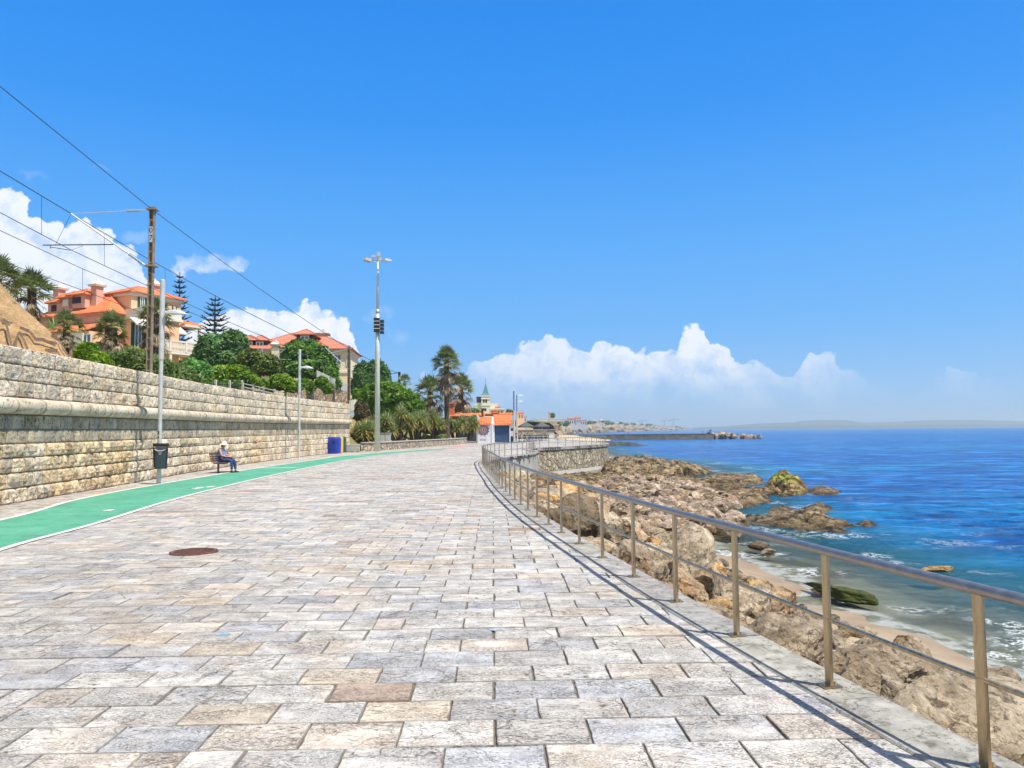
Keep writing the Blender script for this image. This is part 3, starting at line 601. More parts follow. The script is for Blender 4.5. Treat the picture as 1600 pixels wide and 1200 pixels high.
# ---------------------------------------------------------------- sea
def build_sea():
    rad = np.concatenate([np.geomspace(7, 60, 210), np.geomspace(60, 400, 130)[1:], np.geomspace(400, 7800, 50)[1:]])
    ang = np.radians(np.linspace(-40, 78, 460))
    Rr, A = np.meshgrid(rad, ang, indexing='ij'); X = Rr * np.sin(A); Y = Rr * np.cos(A) - 2
    x, y = X.ravel(), Y.ravel(); z0 = terr(x, y); dep = SEA - z0
    p = np.column_stack([x, y, 0 * x])
    amp = np.clip(dep / 1.2, .12, 1) * np.exp(-np.maximum(np.hypot(x, y) - 40, 0) / 120)
    wv = fbm(np.column_stack([x * .45, y * 1.1, 0 * x + 3]), 3, 50) * .10 + fbm(np.column_stack([x * 1.6, y * 2.9, 0 * x]), 2, 57) * .035
    z = SEA + wv * amp
    keep = (x > kx(y) + .3) & (y > -4)
    I = np.arange(X.size).reshape(X.shape); f = np.stack([I[:-1, :-1], I[:-1, 1:], I[1:, 1:], I[1:, :-1]], -1).reshape(-1, 4)
    f = f[keep[f].all(1)]
    # keep only used verts
    used = np.unique(f); re = -np.ones(X.size, int); re[used] = np.arange(len(used)); f = re[f]
    x, y, z, dep = x[used], y[used], z[used], dep[used]
    fo = fbm(np.column_stack([x * .55, y * .55, 0 * x]), 4, 71)
    c = np.column_stack([np.clip(dep / 2.2, 0, 1), np.clip(.5 + fo, 0, 1), np.zeros_like(x)])
    mb = MB(); mb.add(np.column_stack([x, y, z]), f, c)
    m = bpy.data.materials.new('sea_water'); m.use_nodes = True; nt = m.node_tree; N, L = nt.nodes, nt.links; N.clear()
    def n(t, **k):
        q = N.new(t)
        for a, b in k.items(): setattr(q, a, b)
        return q
    out = n('ShaderNodeOutputMaterial'); tc = n('ShaderNodeTexCoord'); at = n('ShaderNodeAttribute'); at.attribute_name = 'Col'
    se = n('ShaderNodeSeparateColor'); L.new(at.outputs['Color'], se.inputs[0]); depth, foam, _ = se.outputs
    def noise(scale, det, st=(1, 1, 1), rough=.6):
        mp = n('ShaderNodeMapping'); mp.inputs['Scale'].default_value = st; L.new(tc.outputs['Object'], mp.inputs[0])
        q = n('ShaderNodeTexNoise'); q.inputs['Scale'].default_value = scale; q.inputs['Detail'].default_value = det; q.inputs['Roughness'].default_value = rough; L.new(mp.outputs[0], q.inputs['Vector']); return q.outputs['Fac']
    def mrange(a, lo, hi, o0=0, o1=1, sm=True):
        q = n('ShaderNodeMapRange'); q.interpolation_type = 'SMOOTHSTEP' if sm else 'LINEAR'
        L.new(a, q.inputs[0]); q.inputs[1].default_value = lo; q.inputs[2].default_value = hi; q.inputs[3].default_value = o0; q.inputs[4].default_value = o1; return q.outputs[0]
    def mix(fac, a, b):
        q = n('ShaderNodeMix', data_type='RGBA')
        if isinstance(fac, float): q.inputs[0].default_value = fac
        else: L.new(fac, q.inputs[0])
        for i, v in ((6, a), (7, b)):
            if isinstance(v, tuple): q.inputs[i].default_value = (*v, 1)
            else: L.new(v, q.inputs[i])
        return q.outputs[2]
    def math_(op, a, b):
        q = n('ShaderNodeMath', operation=op)
        for i, v in enumerate((a, b)):
            if isinstance(v, (int, float)): q.inputs[i].default_value = v
            else: L.new(v, q.inputs[i])
        return q.outputs[0]
    cur = noise(.018, 4, (.35, 1.6, 1)); pat = noise(.09, 5, (.5, 1.8, 1)); fine = noise(.30, 11, (.45, 1.0, 1), .80)
    col = mix(mrange(cur, .42, .62), (.0, .082, .33), (.0, .165, .39))
    col = mix(mrange(pat, .4, .68), col, (.0, .045, .25))
    col = mix(mrange(fine, .50, .44), col, (.0, .035, .16)); col = mix(mrange(fine, .53, .60), col, (.03, .22, .58))  # wave glints and dark wave faces painted into the colour by fine noise
    shallow = mix(mrange(depth, .15, .7), (.004, .15, .20), col)
    pr = n('ShaderNodeBsdfPrincipled'); L.new(shallow, pr.inputs['Base Color']); pr.inputs['Roughness'].default_value = .2; pr.inputs['IOR'].default_value = 1.33; pr.inputs['Specular IOR Level'].default_value = .07
    b1 = noise(.9, 7, (.55, 1.5, 1), .68); b2 = noise(5, 5, (.6, 1.3, 1), .65)
    h = math_('ADD', math_('MULTIPLY', b1, .45), math_('MULTIPLY', b2, .07))
    bu = n('ShaderNodeBump'); bu.inputs['Strength'].default_value = .8; bu.inputs['Distance'].default_value = .9; L.new(h, bu.inputs['Height']); L.new(bu.outputs[0], pr.inputs['Normal'])
    # clear water over the shallow bed
    tr = n('ShaderNodeBsdfTransparent'); tr.inputs[0].default_value = (.80, .93, .90, 1)
    gl = n('ShaderNodeBsdfGlossy'); gl.inputs['Roughness'].default_value = .08; L.new(bu.outputs[0], gl.inputs['Normal'])
    fr = n('ShaderNodeFresnel'); fr.inputs['IOR'].default_value = 1.33; L.new(bu.outputs[0], fr.inputs['Normal'])
    thin = n('ShaderNodeMixShader'); L.new(math_('MULTIPLY', fr.outputs[0], .8), thin.inputs[0]); L.new(tr.outputs[0], thin.inputs[1]); L.new(gl.outputs[0], thin.inputs[2])
    ms = n('ShaderNodeMixShader'); L.new(mrange(depth, .02, .62), ms.inputs[0]); L.new(thin.outputs[0], ms.inputs[1]); L.new(pr.outputs[0], ms.inputs[2])
    # foam: lacy streaks where the water is shallow
    fn = noise(1.3, 8, (1, 1.0, 1), .72)
    lace = math_('ABSOLUTE', math_('SUBTRACT', fn, .5), 0); lace = mrange(lace, .0, .035, 1, 0)
    zone = math_('MULTIPLY', mrange(depth, .8, .1, 0, .85), mrange(foam, .56, .98))
    edge = math_('MULTIPLY', mrange(depth, .045, .02, 0, 1), mrange(fn, .42, .55))
    fm = math_('MAXIMUM', math_('MULTIPLY', lace, zone), math_('MULTIPLY', edge, .3))
    fd = n('ShaderNodeBsdfDiffuse'); fd.inputs[0].default_value = (.82, .86, .88, 1)
    fx = n('ShaderNodeMixShader'); L.new(math_('MULTIPLY', fm, .85), fx.inputs[0]); L.new(ms.outputs[0], fx.inputs[1]); L.new(fd.outputs[0], fx.inputs[2])
    L.new(fx.outputs[0], out.inputs[0])
    o = mb.build('sea', m, smooth=True); tag(o, kind='structure')
build_sea()

# ---------------------------------------------------------------- rusticated retaining wall on the left
WS = arclen(WALL); WT = tangents(WALL); WTOP = lambda s: np.interp(s, [0, WS[-1]], [3.93, 4.22])
def build_wall():
    root = empty('retaining_wall', (WALL[60][0], WALL[60][1], 0), 0, 'long rusticated limestone block retaining wall with a rounded cornice beside the path', 'wall')
    bpy.context.view_layer.update()
    def P3(s, out, z):
        p = interp(WALL, s, WS); t = interp(WT, s, WS); t /= np.linalg.norm(t, axis=-1)[..., None]
        n_ = np.stack([t[..., 1], -t[..., 0]], -1); q = p + n_ * out[..., None]; return np.concatenate([q, z[..., None]], -1)
    mb = MB(); top = 3.93
    courses = [0, .38, .76, 1.14, 1.50, 1.86, 2.24]; upper = [2.66, 3.09, 3.51, 3.93]
    bands = [(courses[i], courses[i + 1], i) for i in range(6)] + [(upper[i], upper[i + 1], i + 10) for i in range(3)]
    pal = np.array([(1.0, .96, .88), (1.08, 1.04, .96), (.94, .91, .87), (1.04, .97, .84), (.88, .87, .85), (1.02, .95, .85), (1.15, 1.1, 1.0)]); pp = np.array([.3, .2, .14, .1, .1, .08, .08])
    for z0, z1, bi in bands:
        s = -rng.uniform(0, .4)
        flat = bi in (4, 5)
        while s < WS[-1]:
            L_ = rng.uniform(.34, .62) if bi < 10 else rng.uniform(.42, .85)
            if flat: L_ *= .9
            a, b = max(s, 0), min(s + L_, WS[-1]); s += L_
            if b - a < .08: continue
            ym = np.interp((a + b) / 2, WS, WALL[:, 1])
            nu, nv = (14, 12) if ym < 28 else ((9, 8) if ym < 45 else (6, 6))
            u = np.concatenate([[0, .035], np.linspace(.09, .91, nu - 4), [.965, 1]]); v = np.concatenate([[0, .05], np.linspace(.12, .88, nv - 4), [.95, 1]]); U, V = np.meshgrid(u, v)
            m_ = .004; ss = a + m_ + U * (b - a - 2 * m_); f_ = np.interp(ss, [0, WS[-1]], [1, 1.07]) ; zz = (z0 + m_ + V * (z1 - z0 - 2 * m_)) * f_
            edge = (1 - np.abs(2 * U - 1) ** 7) * (1 - np.abs(2 * V - 1) ** 6)
            bulge = (.022 if flat else rng.uniform(.035, .10)) if bi < 10 else rng.uniform(.02, .06)
            sd = int(rng.integers(1e6)); pn = np.column_stack([ss.ravel() * 4.5, zz.ravel() * 4.5, np.full(ss.size, sd * .37)])
            nz = fbm(pn, 4, 3, .6).reshape(ss.shape); cut = fbm(pn * .6, 2, 8).reshape(ss.shape)
            out = .035 * np.clip((edge - .12) * 3, 0, 1) + edge * bulge * (1 + cut * .7 - (.35 * (V < .35))) + edge * nz * (.02 if flat else (.085 if bi < 10 else .06))
            jig = edge < 1e-6
            Pp = P3(ss, np.where(jig, -.012, out), zz).reshape(-1, 3)
            I = np.arange(nu * nv).reshape(nv, nu); f = np.stack([I[:-1, :-1], I[:-1, 1:], I[1:, 1:], I[1:, :-1]], -1).reshape(-1, 4)
            col = pal[rng.choice(7, p=pp / pp.sum())] * rng.uniform(.78, 1.14)
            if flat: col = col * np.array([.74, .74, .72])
            elif bi < 4 and fbm(np.array([[a * .25, z0 * .2, 5.]]), 2, 6)[0] > .28: col = col * np.array([1.04, .95, .80])
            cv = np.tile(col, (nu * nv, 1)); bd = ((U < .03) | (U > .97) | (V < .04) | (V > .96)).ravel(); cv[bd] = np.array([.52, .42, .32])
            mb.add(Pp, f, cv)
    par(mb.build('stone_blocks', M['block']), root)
    # mortar backing, coping top and end faces
    mb = MB(); c = WALL[::2]; S2 = WS[::2]; k = len(c); top = WTOP(S2)
    rows = [(-.004, -.1 + 0 * top), (-.004, top - .012), (-.62, top - .012), (-.62, top - 1.5)]
    V = [P3(S2, np.full(k, o_), z_) for o_, z_ in rows]
    mb.add(np.vstack(V), np.array([(r * k + i, r * k + i + 1, (r + 1) * k + i + 1, (r + 1) * k + i) for r in range(3) for i in range(k - 1)]))
    e = P3(np.array([WS[-1]] * 4), np.array([.0, 0, -.62, -.62]), np.array([-.1, WTOP(WS[-1]) - .012, WTOP(WS[-1]) - .012, -.1])); mb.add(e, [(0, 1, 2, 3)])
    par(mb.build('mortar_core', M['mortar']), root)
    # coping stones give the top a worn thickness
    mb = MB(); s = 0.
    while s < WS[-1]:
        e = min(s + rng.uniform(.55, .95), WS[-1]); ss = np.linspace(s + .008, e - .008, 4); h = WTOP(ss)
        prof = [(.02, -.06), (.045, -.02), (.02, .01), (-.3, .02), (-.62, .0)]
        V = np.vstack([P3(ss, np.full(4, a + rng.normal(0, .006)), h + b + rng.normal(0, .004)) for a, b in prof])
        mb.add(V, [(r * 4 + i, r * 4 + i + 1, (r + 1) * 4 + i + 1, (r + 1) * 4 + i) for r in range(4) for i in range(3)], np.array([1.1, 1.07, 1.0]) * rng.uniform(.85, 1.1)); s = e
    par(mb.build('coping', M['block'], smooth=False), root)
    # rounded cornice: separate bowed lengths with dark joints
    mb = MB(); s = 0.
    while s < WS[-1]:
        e = min(s + rng.choice([.5, .55, .85, 1.2, 1.35]) * rng.uniform(.9, 1.1), WS[-1] + .0); 
        if e - s < .15: break
        ss = np.concatenate([[s + .012, s + .03], np.linspace(s + .08, e - .08, 3), [e - .03, e - .012]]); pr_ = []
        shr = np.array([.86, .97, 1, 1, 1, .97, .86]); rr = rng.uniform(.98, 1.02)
        for a in np.linspace(-115, 95, 13):
            ra = math.radians(a); pr_.append((math.cos(ra) * .215 * rr, math.sin(ra) * .205))
        f_ = np.interp(ss, [0, WS[-1]], [1, 1.07]); V = np.vstack([P3(ss, .10 + o_ * shr, (2.455 + z_ * shr) * f_) for o_, z_ in pr_])
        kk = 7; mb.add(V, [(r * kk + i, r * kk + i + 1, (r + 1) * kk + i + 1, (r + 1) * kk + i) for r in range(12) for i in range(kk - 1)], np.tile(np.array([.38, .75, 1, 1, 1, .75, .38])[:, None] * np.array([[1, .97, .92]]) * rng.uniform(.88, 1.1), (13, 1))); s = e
    # end cap
    pe = [(.10 + math.cos(math.radians(a)) * .2, 2.627 + math.sin(math.radians(a)) * .2) for a in np.linspace(-115, 95, 13)]
    V = P3(np.full(13, WS[-1] - .01), np.array([q[0] for q in pe]), np.array([q[1] for q in pe])); mb.add(V, [tuple(range(13))])
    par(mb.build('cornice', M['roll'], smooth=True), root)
    # dark flat band behind the cornice
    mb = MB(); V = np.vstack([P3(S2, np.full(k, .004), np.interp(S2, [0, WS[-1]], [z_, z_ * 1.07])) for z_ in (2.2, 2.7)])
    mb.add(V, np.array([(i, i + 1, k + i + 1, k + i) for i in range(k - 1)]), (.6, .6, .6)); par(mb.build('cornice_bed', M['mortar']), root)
build_wall()

# ---------------------------------------------------------------- land behind the wall and garden
def land_h(x, y, d):
    # d = metres left of the wall / garden line
    hi = np.interp(y, [0, 67.2, 67.9, 72, 90, 110, 160], [3.75, 3.85, .55, .6, .6, .4, .3]) + np.interp(y, [67.2, 67.9, 80, 100, 110], [0, 3.1, 2.2, 1.0, 0]) * np.interp(d, [2.8, 5.2], [0, 1])
    rise = np.interp(d, [0, 3.5, 6, 11, 22, 60, 200, 900, 3000], [0, .05, .5, 1.7, 3.4, 7.0, 10, 14, 16])
    rise = rise * np.interp(y, [0, 66, 80, 110, 200, 400], [1, 1, 1.0, .8, .8, 1])
    nz = fbm(np.column_stack([x * .12, y * .12, 0 * x]), 3, 12) * .35 * np.clip(d / 8, 0, 1)
    return hi + rise + nz
LINE = np.vstack([[(-11.9, -20)], WALL, GARD[2:], [(-6.4, 112), (-7, 130), (-6, 200), (-6, 330)]])
yl = np.concatenate([np.arange(-20, 67, 1.0), [67.1, 67.75, 67.95, 68.4], np.arange(69, 112, 1.0), np.geomspace(112, 7000, 60)]); dl = np.concatenate([[0, .04, .3, .6, 1, 1.6, 2.4, 3.5, 5, 7, 9, 12, 15, 19, 24, 30, 38], np.geomspace(50, 4000, 22)])
YY, DD = np.meshgrid(yl, dl, indexing='ij')
xl = np.interp(YY, LINE[:, 1], LINE[:, 0]) - .55
coast = lambda y: np.interp(y, [330, 470, 600, 900, 1500, 2300, 3300, 4200, 4600, 7000], [20, 28, 40, 62, 185, 395, 700, 960, 700, 400])
xl = np.where(YY > 330, coast(YY) - 14, xl); XX = xl - DD
zz = land_h(XX.ravel(), YY.ravel(), DD.ravel()).reshape(YY.shape)
zz = np.where(YY > 330, np.interp(YY, [330, 500], [0, 5]) + np.interp(DD, [0, 40, 200, 1000], [0, 5, 9, 12]) , zz)
zz[:, 0] = np.where(YY[:, 0] > 300, -2.5, -.2)
ny, nd = YY.shape; I = np.arange(ny * nd).reshape(ny, nd); f = np.stack([I[:-1, :-1], I[1:, :-1], I[1:, 1:], I[:-1, 1:]], -1).reshape(-1, 4)
lc = np.where(YY.ravel()[:, None] > 108, np.array([[1.9, 1.6, 1.5]]), np.array([[1.2, 1.1, 1.0]]))
mb = MB(); mb.add(np.column_stack([XX.ravel(), YY.ravel(), zz.ravel()]), f, lc); tag(mb.build('terrain', M['land'], smooth=True), kind='structure')
# ================================================================ railings
def railing(c, name, label, s0, s1, step, rail_h=.9, zb=.012, first=None, n=8, exact=None):
    S = arclen(c); T = tangents(c)
    ps = exact if exact is not None else np.arange(s0, s1, step)
    base = interp(c, ps[0], S); root = empty(name, (0, 0, 0), 0, label, 'railing')
    # rails as continuous bars
    ss = np.arange(max(s0 - step, 0), s1, .3); q = interp(c, ss, S)
    mb = MB(); mb.tube([(a[0], a[1], zb + rail_h) for a in q], .031, 12); mb.build('handrail', M['rail'], root, smooth=True)
    mb = MB(); mb.tube([(a[0], a[1], zb + .445) for a in q], .0145, 8); mb.build('mid_rail', M['steel'], root, smooth=True)
    # post mesh: D-section upright, foot plate and bolts
    mb = MB(); prof = []
    for a in np.linspace(-90, 90, 7): prof.append((.027 * math.cos(R(a)) * 1.0, .029 * math.sin(R(a))))
    prof += [(-.012, .029), (-.012, -.029)]
    prof = [(a, b, 0) for a, b in prof]; mb.prism(prof, (0, 0, rail_h - .02)); post = mb.build('post', M['steel'], root)
    mb = MB(); mb.box((0, 0, .006), (.13, .10, .011)); 
    for a in (-.045, .045): mb.tube([(a, 0, .01), (a, 0, .026)], .009, 6)
    foot = mb.build('foot_plate', M['steel'], post)
    for i, s in enumerate(ps):
        if i == 0: o = post
        else:
            o = post.copy(); C.objects.link(o); o.parent = root; g = foot.copy(); C.objects.link(g); g.parent = o
        p = interp(c, s, S); t = interp(T, s, S); o.location = (p[0], p[1], zb); o.rotation_euler = (0, 0, math.atan2(t[1], t[0]) - math.pi / 2)
    return root
RS = arclen(RAIL)
s5 = float(np.interp(POSTS[0][1], RAIL[:, 1], RS)); sx = np.array([RS[np.argmin(np.hypot(*(RAIL - np.array(q)).T))] for q in POSTS[:8]]); stp = float(np.mean(np.diff(sx))); print('post spacing', stp)
ps = [s5 - 2 * stp, s5 - stp] + list(sx) + list(np.arange(sx[-1] + stp, RS[-1], stp))
railing(RAIL, 'near_railing', 'long bronze steel railing curving along the edge of the paved promenade in the foreground', .4, RS[-1], 1.335, exact=ps)
BS = arclen(BAST); railing(BAST, 'far_railing', 'distant dark railing around the curved terrace above the stone bastion', 1.5, float(np.interp(150, BAST[:, 1], BS)), 1.8)

# manhole
g = G(303, 863); mb = MB(); k = 40
def disc(r, z, r2=None, z2=None): return [(math.cos(6.2832 * j / k) * r, math.sin(6.2832 * j / k) * r, z) for j in range(k)]
root = empty('manhole_cover', (g.x, g.y, .006), 0, 'round rusty brown manhole cover set in the grey paving', 'manhole cover')
mb.add(disc(.34, .0) + disc(.335, .012) + disc(.30, .014), [(j, (j + 1) % k, (j + 1) % k + k, j + k) for j in range(k)] + [(j + k, (j + 1) % k + k, (j + 1) % k + 2 * k, j + 2 * k) for j in range(k)])
mb.build('rim', M['iron'], root)
mb = MB(); mb.add(disc(.297, .010), [tuple(range(k))])
for j in range(-5, 6):
    for i in range(-5, 6):
        if math.hypot(i, j) < 5.2: mb.box((i * .052, j * .052, .013), (.03, .03, .008), rz=.4 * ((i + j) % 2))
mb.build('lid', M['iron'], root)

# ================================================================ street lamps by the wall
def make_lamp():
    root = empty('street_lamp', (0, 0, 0))
    mb = MB(); mb.tube([(0, 0, 0), (0, 0, 4.3)], [.075, .068], 14); mb.tube([(0, 0, 4.3), (0, 0, 4.35)], [.068, .085], 14); mb.tube([(0, 0, 4.35), (0, 0, 7.15)], .088, 14)
    mb.tube([(0, 0, 7.15), (0, 0, 7.19)], [.088, .05], 14); mb.build('pole', M['galv'], root, smooth=False)
    mb = MB(); mb.tube([(.0, 0, 5.98), (.16, 0, 6.02), (.28, 0, 6.0)], .03, 8); mb.box((.1, 0, 5.98), (.06, .07, .2)); mb.build('arm', M['galv'], root)
    # curved shell luminaire
    mb = MB(); n = 14; V = []
    for i in range(n + 1):
        t = i / n; x = .16 + t * .80; hw = .17 * math.sin(math.pi * min(1, .22 + t * .78)) ** .5 * (1 - .15 * t) + .01
        ztop = 6.02 + .11 * math.sin(math.pi * (t * .85 + .1)) - .12 * t * t; zb = 5.965 - .03 * t
        for a in range(7):
            u = a / 6 * math.pi; V.append((x, -hw * math.cos(u), zb + (max(ztop - zb, .012)) * math.sin(u)))
    f = [(i * 7 + a, i * 7 + a + 1, (i + 1) * 7 + a + 1, (i + 1) * 7 + a) for i in range(n) for a in range(6)] + [(i * 7, (i + 1) * 7, (i + 1) * 7 + 6, i * 7 + 6) for i in range(n)] + [tuple(range(7)), tuple(n * 7 + a for a in range(6, -1, -1))]
    mb.add(V, f); mb.build('lamp_head', M['galv'], root, smooth=False)
    mb = MB(); mb.box((.52, 0, 5.94), (.4, .2, .02)); mb.build('lens', M['panel'], root)
    mb = MB()
    for z in (1.62, 1.74, 1.80): mb.box((0, -.0735, z), (.045, .004, .05))
    mb.build('sticker', M['black'], root)
    mb = MB(); mb.box((0, 0, .01), (.26, .26, .02)); mb.build('base_plate', M['galv'], root)
    return root
L1 = make_lamp(); g = G(248, 756); L1.location = (g.x, g.y, 0); L1.rotation_euler = (0, 0, R(-4))
tag(L1, 'tall grey lamp post carrying the litter bin, nearest to us', 'street lamp', 'lamp posts along the retaining wall')
L2 = copy_tree(L1); g = P(467, 716, 49.5); L2.location = (g.x, g.y, 0)
tag(L2, 'slim grey lamp post between the seated woman and the blue bin', 'street lamp', 'lamp posts along the retaining wall')

# ================================================================ litter bin on the first lamp post
g = G(248, 756); root = empty('litter_bin', (g.x + .15, g.y - .20, 0), R(14), 'dark blue-grey litter bin hung on the nearest lamp post', 'litter bin')
mb = MB(); pr = []
for t in np.linspace(0, 1, 7):
    z = .53 + t * .80; hw = .185 + .045 * t; dp = .13 + .03 * t; pr.append((z, hw, dp))
def bin_ring(z, hw, dp, kk=16):
    out = []
    for j in range(kk):
        a = 6.28318 * (j + .5) / kk; ca_, sa_ = math.cos(a), math.sin(a)
        out.append((hw * np.sign(ca_) * abs(ca_) ** .45, dp * np.sign(sa_) * abs(sa_) ** .45, z))
    return out
V = []; 
for z, hw, dp in pr[:6]: V += bin_ring(z, hw, dp)
kk = 16; nr = 6; f = [(i * kk + j, i * kk + (j + 1) % kk, (i + 1) * kk + (j + 1) % kk, (i + 1) * kk + j) for i in range(nr - 1) for j in range(kk)] + [tuple(range(kk - 1, -1, -1))]
mb.add(V, f)
mb.add([(x * .9, y * .9, z) for x, y, z in bin_ring(1.17, .215, .152)], [tuple(range(kk))], (.2, .2, .2)); mb.build('container', M['bin'], root, smooth=False)
mb = MB(); mb.tube([(-.19, -.10, .58), (-.222, -.13, 1.28), (-.21, -.13, 1.36), (.21, -.13, 1.36), (.222, -.13, 1.28), (.19, -.10, .58)], .018, 6)
mb.tube([(-.24, .0, 1.32), (-.24, .15, 1.32), (.24, .15, 1.32), (.24, 0, 1.32)], .02, 6); mb.build('frame', M['black'], root)
mb = MB(); V = [];
for z, s in ((1.33, 1.04), (1.385, 1.08), (1.41, .98)): V += [(x * s, y * s, zz) for x, y, zz in bin_ring(z, .235, .17)]
mb.add(V, [(i * kk + j, i * kk + (j + 1) % kk, (i + 1) * kk + (j + 1) % kk, (i + 1) * kk + j) for i in range(2) for j in range(kk)] + [tuple(range(2 * kk, 3 * kk)), tuple(range(kk - 1, -1, -1))]); mb.build('lid', M['black'], root)
mb = MB(); mb.tube([(-.16, -.165, 1.20), (-.08, -.175, 1.15), (.08, -.175, 1.15), (.16, -.165, 1.20)], .018, 6); mb.box((0, .12, 1.24), (.4, .02, .13)); mb.build('opening_rim', M['galv'], root)
mb = MB(); mb.box((0, -.162, 1.085), (.13, .004, .022)); mb.box((0, -.162, 1.04), (.07, .004, .016)); mb.build('printed_label', M['white'], root)

# ================================================================ bench and seated woman
def skin(name, joints, edges, m, parent, sub=2, root_i=0):
    me = bpy.data.meshes.new(name); me.from_pydata([j[:3] for j in joints], edges, []); me.materials.append(m)
    ca_ = me.color_attributes.new('Col', 'FLOAT_COLOR', 'POINT')
    for d in ca_.data: d.color = (1, 1, 1, 1)
    o = bpy.data.objects.new(name, me); C.objects.link(o)
    if parent: o.parent = parent
    md = o.modifiers.new('s', 'SKIN'); me.skin_vertices.new() if not me.skin_vertices else None
    for i, j in enumerate(joints):
        r = j[3]; r = r if hasattr(r, '__len__') else (r, r); me.skin_vertices[0].data[i].radius = r
        me.skin_vertices[0].data[i].use_root = (i == root_i)
    sb = o.modifiers.new('b', 'SUBSURF'); sb.levels = sub; sb.render_levels = sub; md.use_smooth_shade = True
    # bake the modifiers so the figure is plain geometry
    dg = bpy.context.evaluated_depsgraph_get(); ev = o.evaluated_get(dg); nm = bpy.data.meshes.new_from_object(ev); o.modifiers.clear(); o.data = nm
    cc = nm.color_attributes.get('Col')
    if cc is None: cc = nm.color_attributes.new('Col', 'FLOAT_COLOR', 'POINT')
    cc.data.foreach_set('color', np.ones(len(cc.data) * 4, np.float32))
    return o
M['skin'] = mat('skin', (.50, .22, .14), (.58, .28, .18), 6, rough=.55)
M['blouse'] = mat('blue_blouse', (.015, .09, .50), (.35, .50, .80), 16, 2, .8, c3=(.03, .18, .65), s3=9)
M['jeans'] = mat('blue_jeans', (.018, .04, .13), (.03, .065, .19), 14, rough=.85)
M['hat'] = mat('white_sun_hat', (.70, .66, .58), (.76, .73, .66), 6, rough=.85)
M['hair'] = mat('brown_hair', (.04, .025, .018), rough=.7)
M['shoe'] = mat('dark_shoe', (.03, .022, .02), rough=.6)
bg_ = G(354, 738); BZ = R(-6)
root = empty('park_bench', (bg_.x - .05, bg_.y, 0), BZ, 'brown slatted bench with its back to the stone wall, under the seated woman', 'bench')
mb = MB()
for i in range(5): mb.box((-.17 + i * .098, 0, .44 + (.012 if i in (0, 4) else 0)), (.082, 1.7, .035))
mb.build('seat', M['wood'], root)
mb = MB()
for i in range(4): mb.box((-.235 - i * .028, 0, .53 + i * .098), (.03, 1.7, .08))
mb.build('backrest', M['wood'], root)
leg = None
for y_ in (-.62, .62):
    mb = MB(); mb.box((-.02, y_, .21), (.06, .06, .42)); mb.box((0, y_, .415), (.44, .045, .03)); mb.tube([(-.2, y_, .41), (-.26, y_, .55), (-.335, y_, .86)], .018, 6); mb.box((-.02, y_, .008), (.14, .12, .016)); mb.build('leg', M['iron'], root)
pw_ = empty('person', (bg_.x - .05, bg_.y - .28, 0), BZ, 'woman in white sun hat, blue sleeveless blouse and jeans sitting on the bench', 'person')
# x forward, y sideways, z up
J = [(-.08, 0, .55, (.15, .17)), (-.09, 0, .72, (.14, .155)), (-.085, 0, .90, (.125, .165)), (-.06, 0, 1.02, (.09, .14)), (-.03, 0, 1.09, .052), (.01, 0, 1.14, .058), (.035, 0, 1.19, (.088, .075)), (.045, 0, 1.27, (.085, .075)),   # 7 head
     (-.06, .17, 1.00, .06), (.0, .215, .83, .046), (.04, .22, .76, .040), (.20, .13, .71, .030), (.27, .09, .705, .026),      # 12 wrist
     (-.06, -.17, 1.00, .06), (.0, -.215, .83, .046), (.04, -.22, .76, .040), (.20, -.13, .71, .030), (.27, -.08, .705, .026),
     (-.02, .1, .56, .10), (.20, .11, .555, .085), (.40, .11, .55, .066), (.46, .11, .50, .062), (.50, .10, .30, .052), (.53, .10, .09, .038),
     (-.02, -.1, .56, .10), (.20, -.11, .555, .085), (.38, -.11, .55, .066), (.44, -.11, .50, .062), (.46, -.12, .30, .052), (.45, -.12, .09, .038),
     (.32, .075, .70, .024), (.32, -.065, .70, .024)]
E = [(0, 1), (1, 2), (2, 3), (3, 4), (4, 5), (5, 6), (6, 7), (3, 8), (8, 9), (9, 10), (10, 11), (11, 12), (12, 30), (3, 13), (13, 14), (14, 15), (15, 16), (16, 17), (17, 31), (0, 18), (18, 19), (19, 20), (20, 21), (21, 22), (22, 23), (0, 24), (24, 25), (25, 26), (26, 27), (27, 28), (28, 29)]
body = skin('body', J, E, M['skin'], pw_)
# face features, ears and fingers joined into the body's own mesh
mb = MB(); mb.ball((.128, 0, 1.205), (.02, .016, .026), 5); mb.ball((.04, .077, 1.215), (.02, .012, .03), 5); mb.ball((.04, -.077, 1.215), (.02, .012, .03), 5)
for sd in (1, -1):
    for i in range(4): yy = sd * (.05 + .018 * i); mb.tube([(.33, yy, .702), (.375 - .006 * i, yy * .8, .69), (.395 - .01 * i, yy * .7, .672)], [.010, .009, .007], 6)
    mb.tube([(.30, sd * .05, .71), (.335, sd * .02, .715), (.355, sd * .012, .705)], [.011, .010, .008], 6)
ft = mb.build('face_hands', M['skin'], pw_, smooth=True)
ov = [ft, body]
with bpy.context.temp_override(active_object=body, object=body, selected_objects=ov, selected_editable_objects=ov): bpy.ops.object.join()
mb = MB()
for sd in (1, -1): mb.ball((.118, sd * .03, 1.235), (.008, .012, .007), 5, (.1, .1, .1))
mb.ball((.115, 0, 1.155), (.01, .024, .006), 5, (.9, .35, .35)); mb.build('face', M['hat'], pw_, smooth=True)
T_ = [(-.08, 0, .56, (.165, .19)), (-.09, 0, .72, (.16, .18)), (-.085, 0, .90, (.145, .19)), (-.06, 0, 1.03, (.10, .155)), (-.06, .155, 1.01, .075), (-.06, -.155, 1.01, .075)]
skin('blouse', T_, [(0, 1), (1, 2), (2, 3), (3, 4), (3, 5)], M['blouse'], pw_)
